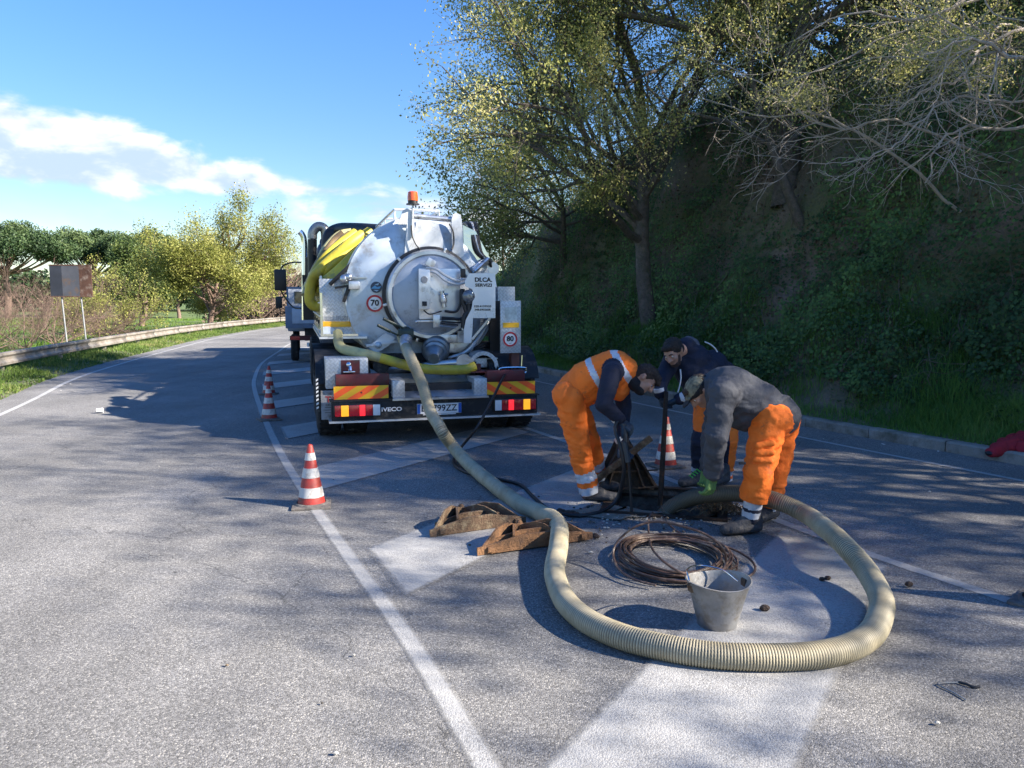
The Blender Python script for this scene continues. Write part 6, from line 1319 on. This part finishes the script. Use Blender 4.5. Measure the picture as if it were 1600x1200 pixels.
# ------------------------------------------------ worker 3: grey hoodie, guiding the hose
def person_3():
    o = thing('person', 'worker in grey hoodie, camouflage cap and orange trousers bending to guide the big hose', 'person', tuple(AT(1180, 825, 5.6).xy) + (0,), 0)
    hipN, hipF = AT(1203, 658, 5.50), AT(1222, 655, 5.78); kN, kF = AT(1186, 735, 5.44), AT(1213, 728, 5.80); aN, aF = AT(1172, 812, 5.50), AT(1199, 800, 5.86)
    shN, shF = AT(1130, 616, 5.38), AT(1128, 608, 5.78); elN, wrN = AT(1118, 682, 5.32), AT(1114, 738, 5.46); elF, wrF = AT(1112, 670, 5.86), AT(1106, 728, 5.84)
    chest = (shN + shF) / 2 + Vector((.04, 0, .0)); pel = (hipN + hipF) / 2; neck = AT(1112, 603, 5.60); hd = AT(1096, 612, 5.62)
    face = Vector((-.55, -.05, -.83)); up = Vector((-.80, 0, .45))
    hcaps, L3, rot = head(o, hd, face, up, HAIRB)
    mid = pel.lerp(chest, .5) + Vector((.0, 0, .025))
    body = hcaps + [(neck, .06, hd + Vector((.02, 0, 0)), .056), (chest, .11, neck, .06), (pel, .12, mid, .12), (mid, .12, chest, .13), (shN, .05, elN, .04), (elN, .038, wrN, .027), (shF, .05, elF, .04), (elF, .038, wrF, .027),
                    (hipN, .09, kN, .058), (kN, .055, aN, .038), (hipF, .09, kF, .058), (kF, .055, aF, .038)]
    organic('body', body, .0085, SKIN, o, 3)
    cutN, cutF = kN.lerp(aN, .56), kF.lerp(aF, .80)
    tr = [(hipN, .125, kN, .100), (kN, .098, cutN, .092), (hipF, .122, kF, .096), (kF, .092, cutF, .080), (hipN + Vector((.02, 0, 0)), .125, hipF + Vector((.02, 0, 0)), .12), (pel, .135, pel.lerp(chest, .2), .14), (kN.lerp(hipN, .25) + Vector((-.0, -.05, 0)), .065, kN.lerp(hipN, .5) + Vector((0, -.05, 0)), .07)]
    organic('trousers', tr, .011, [ORANGE, REFL], o, 3, None, .019, 5, 7., [(kN, cutN, 1.04, .15), (kF, cutF, 1.04, .14)])

    def ml(ce):
        tN, dN = tparam(ce, kN, aN); tF, dF = tparam(ce, kF, aF); t = np.where(dN < dF, tN, tF); m = np.ones(len(ce), int); m[(t > .74) & (t < .80)] = 0; m[(t > .93)] = 0; return m
    for a_, b_, r_ in ((cutN, aN, .068), (cutF, aF, .062)): organic('lower_trouser_leg', [(a_, r_, b_ + Vector((0, 0, .02)), r_ * .95)], .009, [NAVY, REFL], o, 3, ml, .004, 5, 12.)
    jk = [(pel + Vector((.005, 0, .035)), .158, mid, .175), (mid, .175, chest, .18), (mid + Vector((-.05, 0, -.07)), .14, chest + Vector((.05, 0, -.07)), .15), (chest, .15, neck, .085), (chest, .14, shN, .10), (chest, .14, shF, .10), (shN, .092, elN, .076), (elN, .074, wrN, .056), (shF, .09, elF, .07), (elF, .07, wrF, .05), (neck + Vector((.06, 0, .035)), .075, neck + Vector((.12, 0, .045)), .06)]
    organic('hoodie', jk, .010, GREY, o, 4, None, .017, 43, 7.)
    capm = M('camouflage', (.17, .16, .11), .85, var=.75, scale=26)
    organic('cap', [(L3(0, .005, .055), (.090, .103, .074), rot), (L3(0, .05, .02), (.080, .06, .06), rot), (L3(-.05, -.10, .055), .010, L3(.05, -.10, .055), .010), (L3(0, -.13, .045), (.055, .045, .008), rot)], .006, [capm, M('cap_black', (.015, .016, .02), .8)], o, 3, lambda ce: (((ce - np.array(L3(0, 0, .055))) @ np.array(rot.col[2])) < .0).astype(int), .003, 5, 20.)
    hand(o, wrN + Vector((-.005, 0, -.03)), Vector((-.12, -.05, -1)), Vector((-.5, .8, 0)), GLOVEG, -1, 38, 10, 1.08); hand(o, wrF + Vector((-.01, 0, -.03)), Vector((-.10, -.1, -1)), Vector((-.5, -.8, 0)), GLOVEG, 1, 45, 6)
    pc = kN.lerp(hipN, .42) + Vector((-.03, -.105, 0)); organic('cargo_pocket', [(pc + Vector((-.05, 0, .05)), .022, pc + Vector((.05, -.01, .07)), .022), (pc + Vector((-.06, 0, -.05)), .024, pc + Vector((.04, -.01, -.06)), .024), (pc + Vector((-.05, 0, 0)), .024, pc + Vector((.05, -.01, .0)), .024)], .008, ORANGE, o, 2, None, .006, 9, 12.)
    m = MB(); c = AT(1161, 724, 5.36); 
    m.box((c.x - .03, c.y - .004, c.z - .008), (c.x + .02, c.y + .008, c.z + .010), 0, None, .002); m.build('pocket_tag', INK, o, world=True)
    shoe(o, aN + Vector((.05, .0, 0)), aN + Vector((-.24, -.07, 0)), BOOT); shoe(o, aF + Vector((.06, .03, 0)), aF + Vector((-.16, -.16, 0)), BOOT)
person_3()
# ================================================================== cones, pit covers, hoses, bucket, tools
CR_ = M('cone_red', (.42, .04, .03), .5, var=.25, scale=7, dirt=(.17, .06, .045), dirt_amt=.5, bump=.1, bscale=40); CW = M('cone_white', (.60, .59, .56), .5, var=.15, scale=8, dirt=(.28, .25, .22), dirt_amt=.5)
CB = M('cone_base', (.13, .115, .105), .85, var=.35, scale=9, bump=.3, bscale=50, dirt=(.25, .22, .19), dirt_amt=.4)
def cone_parts(hh=.52, old=False):
    t = thing('traffic_cone', '', 'traffic cone', (0, 0, 0), 0, 'traffic cones round the works'); parts = []
    b = MB(); b.box((-.155, -.155, 0), (.155, .155, .022), 0, None, .008); b.lathe([(.145, .02), (.138, .03), (.12, .036)], 28); b.build('base', CB, t)
    r0, r1 = .112, .020
    def rad(z): return r0 + (r1 - r0) * (z - .03) / (hh - .03)
    s = MB(); s.lathe([(rad(.03), .03), (rad(hh - .01), hh - .01), (r1 * .6, hh), (r1 * .55, hh - .02)], 32); s.build('body', CR_, t)
    for z0, z1 in ((.085, .165), (.245, .325), (.39, .45)):
        s = MB(); s.lathe([(rad(z0), z0), (rad(z0) + .0025, z0 + .001), (rad(z1) + .0025, z1 - .001), (rad(z1), z1)], 32); s.build('white_band', CW, t)
    return t
def copy_thing(t, loc, rz, label, tilt=(0, 0)):
    c = t.copy(); COL.objects.link(c); c.location = loc; c.rotation_euler = (tilt[0], tilt[1], rz); c['label'] = label
    for ch in [o for o in bpy.data.objects if o.parent == t]:
        k = ch.copy(); COL.objects.link(k); k.parent = c
    return c
cone0 = cone_parts(); g = G(487, 790); cone0.location = g; cone0.rotation_euler = (0, 0, R(12)); cone0['label'] = 'nearest red and white traffic cone, on the gore line left of the tanker'
copy_thing(cone0, G(421, 656), R(30), 'second traffic cone from the front, left of the tanker wheels')
copy_thing(cone0, G(420, 616), R(5), 'farthest traffic cone, right behind another cone beside the tanker', (0, R(2)))
copy_thing(cone0, G(1040, 729), R(20), 'traffic cone behind the pit, between the crouching workers and seen past the digging bar')
copy_thing(cone0, G(1636, 946), R(40), 'traffic cone cut off by the right edge of the picture')

# triangular cast-iron covers: deep ribbed undersides
def tri_cover(name, label, M4, mat, w=.95, d=.52, hgt=.13):
    t = thing(name, label, 'pit cover', tuple(M4.to_translation()), 0, None); PM_ = M4
    t.rotation_euler = M4.to_euler(); PMAT[t.name] = M4.copy()
    def B(nm, mb, m=mat): return mb.build(nm, m, t)
    # local: long side along x at y=0, apex at y=d; plate below, webs standing up, deepest in the middle of the long side
    pts = [(-w / 2, 0), (w / 2, 0), (.035, d), (-.035, d)]
    mb = MB(); mb.slab(pts, 0, .014); B('plate', mb)
    def web(a, b, ha, hm, hb, th=.014):
        a, b = Vector((*a, 0)), Vector((*b, 0)); dd = b - a; L_ = dd.length; ang = math.atan2(dd.y, dd.x); m = MB()
        m.prism([(0, .014), (L_, .014), (L_, hb), (L_ * .62, hm), (L_ * .38, hm), (0, ha)], th, 0, Matrix.Translation(a) @ Matrix.Rotation(ang, 4, 'Z')); return m
    B('long_web', web((-w / 2, .0), (w / 2, .0), .05, hgt * .8, .05)); B('side_web', web((.02, d - .02), (-w / 2 + .03, .016), .07, hgt * 1.05, .045)); B('side_web', web((w / 2 - .03, .0), (.02, d - .035), .045, hgt * 1.05, .07))
    B('rib', web((-.16, .016), (-.04, d * .80), hgt * .8, hgt * 1.0, .09)); B('rib', web((.16, .016), (.04, d * .80), hgt * .8, hgt * 1.0, .09)); B('rib', web((-.30, d * .30), (.30, d * .30), .06, hgt * .8, .06))
    for x in (-w / 2 + .07, w / 2 - .10):
        mb = MB(); mb.box((x, -.02, .014), (x + .05, .0, .05), 0, None, .004); B('lug', mb)
    mb = MB(); mb.tube([(-.05, d - .02, .06), (.05, d - .02, .06)], .016, 8); mb.ball((.03, d - .0, .07), .025, 8); B('hinge', mb)
    return t
RUSTL = M('rust_light', (.27, .14, .065), .85, .15, var=.45, scale=7, bump=.6, bscale=60, dirt=(.10, .06, .04), dirt_amt=.45)
RUSTB = M('rust_brown', (.16, .10, .06), .85, .2, var=.5, scale=7, bump=.6, bscale=60, dirt=(.30, .24, .15), dirt_amt=.4)
def flat_cover(label, pa, pb, mat, flip=1, hgt=.13, w=None, d=.5, tilt=0.):
    a, b = G(*pa), G(*pb); c = (a + b) / 2; ang = math.atan2(b.y - a.y, b.x - a.x)
    return tri_cover('pit_cover', label, Matrix.Translation(c + Vector((0, 0, .012))) @ Matrix.Rotation(ang, 4, 'Z') @ Matrix.Rotation(tilt, 4, 'X'), mat, w or (b - a).length, d, hgt)
flat_cover('brown rusty triangular pit cover lying farther from the camera, left of the hose', (672, 842), (822, 820), RUSTB, 1, .135, None, .42)
flat_cover('orange-brown rusty triangular pit cover lying under the hose, nearest the camera', (746, 871), (926, 845), RUSTL, 1, .125, None, .36)
# the cover standing on edge at the back of the pit and the one leaning on the right
a, b = AT(936, 760, 6.78), AT(1016, 762, 6.72); 
q = Matrix(((1, 0, 0), (0, 0, 1), (0, 1, 0))).to_4x4()
def cover_from(o_, xdir, ydir, label, mat, w, d, hgt):
    x = Vector(xdir).normalized(); y = Vector(ydir); y = (y - x * y.dot(x)).normalized(); z = x.cross(y)
    return tri_cover('pit_cover', label, Matrix.Translation(Vector(o_)) @ Matrix((x, y, z)).transposed().to_4x4(), mat, w, d, hgt)
cover_from(AT(976, 764, 6.80), (1, .12, .02), (.30, .25, .95), 'dark triangular pit cover standing open on edge behind the pit', M('cover_iron', (.075, .052, .036), .8, .3, var=.5, scale=9, bump=.5, bscale=60, dirt=(.13, .075, .04), dirt_amt=.5), .62, .50, .11)
mb = MB(); a, b, c = AT(925, 764, 6.75), AT(1018, 682, 6.70), AT(1018, 690, 6.66)
mb.bar(AT(915, 766, 6.62) + Vector((0, 0, .02)), AT(1017, 684, 6.72), .035, .055, 0, .004); t = thing('pit_frame_bar', 'brown angled iron bar of the pit cover, resting behind the left worker', 'iron bar', tuple(G(915, 768)), 0); mb.build('bar', RUSTB, t, world=True)
cover_from(AT(1095, 812, 5.95), (.75, .66, .03), (-.25, .15, -.35), 'brown ribbed pit cover tipped up at the right edge of the pit under the hose', RUSTB, .55, .40, .06)
# woven rubbish heap in the shade under the hose
rg = np.random.default_rng(4); mb = MB(); rnd = random.Random(8); c0 = G(1120, 808)
for i in range(170):
    p = c0 + Vector((rnd.gauss(.06, .10), rnd.gauss(.08, .07), 0)); h0 = max(.02, .16 - .9 * (p - c0).xy.length * .6) * rnd.random(); a = rnd.uniform(0, PI); L_ = rnd.uniform(.04, .12)
    dd = Vector((math.cos(a), math.sin(a), rnd.uniform(-.3, .5))) * L_; mb.tube(smooth_path([p + Vector((0, 0, h0 + .01)), p + dd * .5 + Vector((0, 0, h0 + .03)), p + dd + Vector((0, 0, max(.01, h0)))], 2), .0035, 4)
props(mb.build('root_tangle', M('root_brown', (.20, .13, .07), .9, var=.5, scale=20)), kind='stuff', label=None)

# ---- the big ribbed suction hose: from the outlet of the tank, over the road, round in a loop and into the pit
HR_ = .061
def W3(px, py, z): return G(px, py, z)
out_w = TM @ OUT if 'OUT' in globals() else AT(632, 540, 9.6)
ctrl = [out_w + (TM.to_3x3() @ Vector((-.02, .12, .12)) if 'OUT' in globals() else Vector((0, .1, .1))), out_w + Vector((.03, -.10, -.03)), AT(643, 562, 9.0), AT(660, 600, 8.75), AT(672, 640, 8.45), G(690, 672, .35), G(708, 698, .16), G(735, 727, .075), G(780, 764, HR_), G(818, 790, HR_), G(848, 803, .085), G(866, 812, .10), G(874, 830, .10), G(872, 862, .09), G(866, 895, HR_), G(878, 930, HR_), G(912, 966, HR_),
        G(970, 995, HR_), G(1050, 1015, HR_), G(1130, 1026, HR_), G(1210, 1028, HR_), G(1290, 1022, HR_), G(1345, 1003, HR_), G(1374, 970, HR_ + .01), G(1376, 935, HR_ + .04), G(1352, 890, HR_ + .08), G(1310, 843, .22), AT(1262, 806, 5.30), AT(1215, 784, 5.50), AT(1165, 772, 5.68), AT(1120, 772, 5.84), AT(1080, 779, 5.98), AT(1048, 795, 6.06), AT(1022, 822, 6.08), Vector((1.04, 6.12, -.22)), Vector((1.02, 6.15, -.6)), Vector((1.0, 6.2, -1.0))]
path = resample(smooth_path(ctrl, 12), .0135 / 3)
path = [p + Vector((mnoise.noise(p * 3.1), mnoise.noise(p * 3.1 + Vector((7, 3, 1))), .25 * mnoise.noise(p * 4 + Vector((1, 9, 4))))) * (.012 if p.z > 0 else 0) for p in path]
n = len(path); ns = 22; P_ = np.array([tuple(p) for p in path]); T_ = np.gradient(P_, axis=0); T_ /= np.linalg.norm(T_, axis=1)[:, None]
U = np.zeros_like(P_); u = np.cross(T_[0], [0, 0, 1.]); u /= np.linalg.norm(u)
for i in range(n): u = u - T_[i] * (u @ T_[i]); u /= np.linalg.norm(u); U[i] = u
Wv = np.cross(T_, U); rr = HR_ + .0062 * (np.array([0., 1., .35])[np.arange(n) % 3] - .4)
ag = 2 * PI * np.arange(ns) / ns; V = P_[:, None, :] + (U[:, None, :] * np.cos(ag)[None, :, None] + Wv[:, None, :] * np.sin(ag)[None, :, None]) * rr[:, None, None]
# flatten a little where it lies on the road
V[..., 2] = np.where((V[..., 2] < .006) & (V[..., 2] > -.05) & (P_[:, None, 2] > .03), .006, V[..., 2]); V = V.reshape(-1, 3)
ii, kk = np.meshgrid(np.arange(n - 1), np.arange(ns), indexing='ij'); ii = ii.ravel(); kk = kk.ravel(); F = np.stack([ii * ns + kk, ii * ns + (kk + 1) % ns, (ii + 1) * ns + (kk + 1) % ns, (ii + 1) * ns + kk], 1)
def mat_hose():
    m = bpy.data.materials.new('ribbed_hose'); nt = nodes_of(m); N = nt.nodes.new; L = nt.links.new
    out = N('ShaderNodeOutputMaterial'); b = N('ShaderNodeBsdfPrincipled'); L(b.outputs[0], out.inputs[0])
    at = N('ShaderNodeAttribute'); at.attribute_name = 'lv'; wr = N('ShaderNodeAttribute'); wr.attribute_name = 'edge'
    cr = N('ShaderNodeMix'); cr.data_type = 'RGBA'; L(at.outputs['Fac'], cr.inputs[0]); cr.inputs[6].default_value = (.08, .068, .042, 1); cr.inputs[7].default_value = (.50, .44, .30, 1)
    pos = ground_coords(nt); n1 = N('ShaderNodeTexNoise'); n1.inputs['Scale'].default_value = 5; n1.inputs['Detail'].default_value = 9; n1.inputs['Roughness'].default_value = .7; L(pos, n1.inputs['Vector'])
    mr = N('ShaderNodeMapRange'); L(n1.outputs[0], mr.inputs[0]); mr.inputs[1].default_value = .45; mr.inputs[2].default_value = .68; mr.inputs[4].default_value = .8
    mx = N('ShaderNodeMix'); mx.data_type = 'RGBA'; L(mr.outputs[0], mx.inputs[0]); L(cr.outputs[2], mx.inputs[6]); mx.inputs[7].default_value = (.24, .20, .12, 1)
    m2 = N('ShaderNodeMix'); m2.data_type = 'RGBA'; L(wr.outputs['Fac'], m2.inputs[0]); L(mx.outputs[2], m2.inputs[6]); m2.inputs[7].default_value = (.045, .038, .026, 1)
    L(m2.outputs[2], b.inputs['Base Color']); b.inputs['Roughness'].default_value = .6; return m
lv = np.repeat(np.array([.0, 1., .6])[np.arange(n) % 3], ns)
# the last metres, hauled out of the pit, are caked with black sludge; sludge streaks along the underside too
s_end = np.arange(n) / n; dirt = np.clip((s_end - .80) / .06, 0, 1) * .80; dirt = np.repeat(dirt, ns) + np.clip((fbm(V, 2.2, 4, 3) - .60) * 5, 0, .8) * (V[:, 2] < .06)
hose = thing('suction_hose', 'thick cream ribbed suction hose looping from the tanker over the road into the pit', 'hose', tuple(G(860, 860)), 0)
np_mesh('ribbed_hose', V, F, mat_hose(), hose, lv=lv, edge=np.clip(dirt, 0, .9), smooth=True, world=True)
mb = MB(); c = out_w + Vector((.02, -.03, .02)); mb.tube([c + Vector((0, .06, .05)), c + Vector((0, -.03, -.03))], .078, 18); mb.build('coupling', STEEL if 'brushed_steel' in MATS else IRON, hose, world=True)

# ---- thin black jetting hose from the reel to the left worker
ctrl = [REELOUT if 'REELOUT' in globals() else AT(790, 583, 9.4), AT(781, 600, 9.0), AT(765, 632, 8.6), AT(745, 668, 8.3), G(722, 697, .10), G(710, 714, .02), G(712, 728, .018), G(735, 740, .018), G(775, 748, .018), G(812, 757, .018), G(832, 775, .018), G(856, 795, .018), G(893, 805, .018), G(930, 802, .02), G(955, 790, .05), AT(968, 770, 6.10), AT(975, 735, 6.02), AT(970, 700, 6.02), AT(962, 675, 6.08), AT(963, 660, 6.10), AT(972, 657, 6.12)]
jh = thing('jetting_hose', 'thin black hose running from the tanker reel across the road to the left worker', 'hose', tuple(G(775, 750)), 0)
mb = MB(); mb.tube(resample(smooth_path(ctrl, 10), .04), .0155, 10); mb.build('hose', HOSEK if 'black_hose' in MATS else BLK, jh, world=True)
# ---- lance and digging bar, held in the workers' hands
ln = thing('lance', 'long thin black lance held upright in the pit by the left worker', 'lance', tuple(G(987, 800)), 0)
mb = MB(); mb.tube([AT(978, 664, 6.12), AT(982, 715, 6.10), G(987, 800, .01)], .011, 8); mb.build('tube', BLK, ln, world=True); mb = MB(); mb.tube([AT(975, 690, 6.12), AT(981, 722, 6.10)], .026, 10); mb.tube([AT(974, 662, 6.12), AT(979, 690, 6.12)], .02, 10); mb.build('grip', M('grip_grey', (.05, .06, .07), .5), ln, world=True)
db = thing('digging_bar', 'dark rusty iron digging bar held upright in the pit by the middle worker', 'digging bar', tuple(G(1030, 776)), 0)
mb = MB(); mb.tube([AT(1041, 612, 6.66), AT(1037, 690, 6.55), AT(1033, 762, 6.45), AT(1031, 790, 6.42)], [.019, .022, .024, .02], 12); mb.build('bar', IRON, db, world=True)

# ---- coil of brown rod
CO = M('brown_rod', (.085, .05, .036), .45, var=.5, scale=6, dirt=(.28, .20, .14), dirt_amt=.35)
coil = thing('cable_coil', 'loose coil of thin brown duct rod lying between the pit and the bucket', 'coiled cable', tuple(G(1060, 885)), 0); rnd = random.Random(12)
cc = (G(962, 882) + G(1142, 882)) / 2; cc.y = (G(1050, 850).y + G(1050, 915).y) / 2; rx = (G(1142, 882).x - G(962, 882).x) / 2; ry = (G(1050, 846).y - G(1050, 920).y) / 2
for k in range(17):
    r = rnd.uniform(.74, 1.03); ox, oy = rnd.gauss(0, .018), rnd.gauss(0, .018); z0 = .010 + .007 * (k // 2) + rnd.uniform(0, .008); ph = rnd.uniform(0, 6.28); pts = []
    for j in range(40): a = 2 * PI * j / 40; pts.append(cc + Vector((ox + rx * r * math.cos(a) * (1 + .02 * math.sin(2 * a + ph)), oy + ry * r * math.sin(a) * (1 + .02 * math.cos(3 * a + ph)), z0 + .012 * (1 + math.sin(a * 2 + ph)))))
    mb = MB(); mb.tube(pts + [pts[0]], .0068, 8, 0, False); mb.build('turn', CO, coil, world=True)
def loop(ctrl, r=.0075, nm='loose_loop'): mb = MB(); mb.tube(resample(smooth_path(ctrl, 8), .025), r, 8); mb.build(nm, CO, coil, world=True)
Yc = cc.y
loop([AT(1020, 800, 5.62), AT(1013, 812, 5.55), AT(1014, 835, 5.4), G(1022, 862, .16), G(1055, 890, .10), G(1095, 905, .06), G(1120, 900, .05), G(1134, 880, .10), G(1130, 858, .20), G(1108, 838, .27), G(1075, 825, .30), G(1030, 815, .31), G(995, 822, .28), G(970, 840, .20), G(958, 862, .12), G(966, 888, .06), G(990, 905, .04), G(1030, 916, .03)])
loop([G(1130, 905, .03), G(1165, 902, .02), G(1180, 890, .02), G(1172, 874, .03), G(1145, 858, .05), G(1115, 850, .08), G(1085, 845, .07), G(1055, 828, .05), G(1035, 808, .05)])
loop([G(1110, 900, .05), G(1145, 888, .03), G(1152, 876, .05), G(1138, 862, .07), G(1105, 848, .06)])

# ---- bucket
bk = thing('bucket', 'dented grey metal bucket with a wire handle standing on the zebra bar', 'bucket', tuple(G(1120, 977)), R(15))
ZB = M('bucket_zinc', (.33, .33, .325), .5, .55, var=.4, scale=7, bump=.25, bscale=22, dirt=(.20, .17, .13), dirt_amt=.4)
bh = .25; mb = MB(); nb = 48; prof = [(.096, 0), (.100, .004), (.119, .08), (.138, .16), (.160, bh - .006), (.166, bh), (.160, bh + .002), (.156, bh - .008), (.134, .16), (.115, .08), (.093, .012), (0, .012)]
mb.lathe([(0, .004)] + prof, nb); 
V_ = []
for x, y, z in mb.v:
    a = math.atan2(y, x); r = math.hypot(x, y); k = 1 + (z / bh) ** 2 * (.055 * math.cos(2 * a + .2) - .02 * math.cos(3 * a)) - .03 * math.exp(-((a - 2.6) / .35) ** 2) * (z / bh); V_.append((r * k * math.cos(a), r * k * math.sin(a), z + (z / bh) * .010 * math.cos(2 * a)))
mb.v = V_; mb.build('body', ZB, bk, sharp=60)
mb = MB(); mb.tube(smooth_path([(-.166, 0, bh - .01), (-.18, -.02, bh + .025), (-.14, .07, bh + .045), (-.03, .14, bh + .03), (.08, .10, bh + .01), (.13, .02, bh - .03)], 8), .0042, 8); mb.build('handle', CHROME if 'chrome' in MATS else IRON, bk)
mb = MB(); mb.tube(smooth_path([(-.166, 0, bh - .01), (-.15, .02, bh - .04), (-.09, .04, bh - .09)], 5), .012, 6); mb.build('rope_end', RUSTB, bk)
for a in (PI, 0): mb = MB(); mb.box((.155 * math.cos(a) - .01, -.02, bh - .05), (.155 * math.cos(a) + .014, .02, bh - .01), 0, None, .003); mb.build('handle_lug', RUSTB, bk)
mb = MB()
for i in range(26): a = rnd.uniform(0, 6.28); r = .10 * math.sqrt(rnd.random()); mb.ball((r * math.cos(a), r * math.sin(a), .10 + rnd.uniform(0, .02)), (.025, .022, .016), 6)
mb.build('sludge', M('sludge', (.02, .017, .014), .7, bump=.5, bscale=60), bk)

# ---- red jacket on the verge, litter and the bent wire
RJ = M('red_cloth', (.30, .012, .025), .85, var=.25, scale=8, bump=.3, bscale=60); c = onbank(*G(1590, 700, .15).xy) if 'onbank' in globals() else G(1590, 700, .2)
rj = thing('jacket', 'crumpled dark red jacket dropped on the grass behind the kerb at the right edge', 'jacket', tuple(c), 0)
B0 = c + Vector((0, 0, .05))
organic('cloth', [(B0 + Vector((-.28, -.02, -.06)), .035, B0 + Vector((-.08, .02, .0)), .06), (B0 + Vector((-.08, .02, .0)), .08, B0 + Vector((.25, .06, .03)), .12), (B0 + Vector((0, -.08, -.02)), .06, B0 + Vector((.3, -.10, 0)), .09), (B0 + Vector((.25, .05, .0)), .11, B0 + Vector((.6, .02, -.02)), .10), (B0 + Vector((.05, .10, .0)), .06, B0 + Vector((.1, .2, .02)), .05)], .011, RJ, rj, 2, None, .042, 61, 6.)
m = MB(); m.ball(B0 + Vector((-.31, -.03, -.07)), (.045, .05, .03), 10); m.build('cuff', BLK, rj, world=True)
bw = thing('bent_wire', 'short bent piece of grey wire lying on the asphalt at the lower right', 'wire', tuple(G(1480, 1075)), 0)
m = MB(); m.tube(smooth_path([G(1510, 1094, .006), G(1490, 1082, .006), G(1467, 1070, .008), G(1472, 1067, .010), G(1500, 1066, .008)], 4), .0032, 6); m.build('wire', GALV if 'GALV' in globals() else IRON, bw, world=True)
m = MB(); m.tube(smooth_path([G(1498, 1066, .008), G(1510, 1069, .010), G(1520, 1073, .008), G(1531, 1073, .010)], 3), .006, 6); m.build('tape_end', HOSEK if 'black_hose' in MATS else BLK, bw, world=True)
lt = thing('crushed_cup', 'small crushed white cup lying on the left lane', 'litter', tuple(G(151, 646)), 0)
m = MB(); m.lathe([(.0, 0), (.035, .0), (.04, .06), (.05, .09), (.048, .09), (.036, .01)], 14, 0, 'X', Matrix.Translation((0, 0, .045)) @ Matrix.Rotation(.4, 4, 'Z') @ Matrix.Scale(.8, 4, (0, 0, 1))); m.build('cup', WHITE if 'white_enamel' in MATS else CUFFW, lt)
mb = MB(); rnd = random.Random(3)
for px, py in ((208, 586), (1380, 694), (1466, 705), (110, 600), (95, 610)):
    c = G(px, py, .008); 
    if py < 720 and px > 1200: c = G(px, py, .010)
    mb.box((-.03, -.010, 0), (.03, .010, .003), 0, Matrix.Translation(c) @ Matrix.Rotation(rnd.uniform(0, 3), 4, 'Z'))
props(mb.build('paper_scraps', M('paper', (.7, .68, .62), .8)), kind='stuff')
print('script seconds', round(time.time() - T_START, 1), 'objects', len(bpy.data.objects))
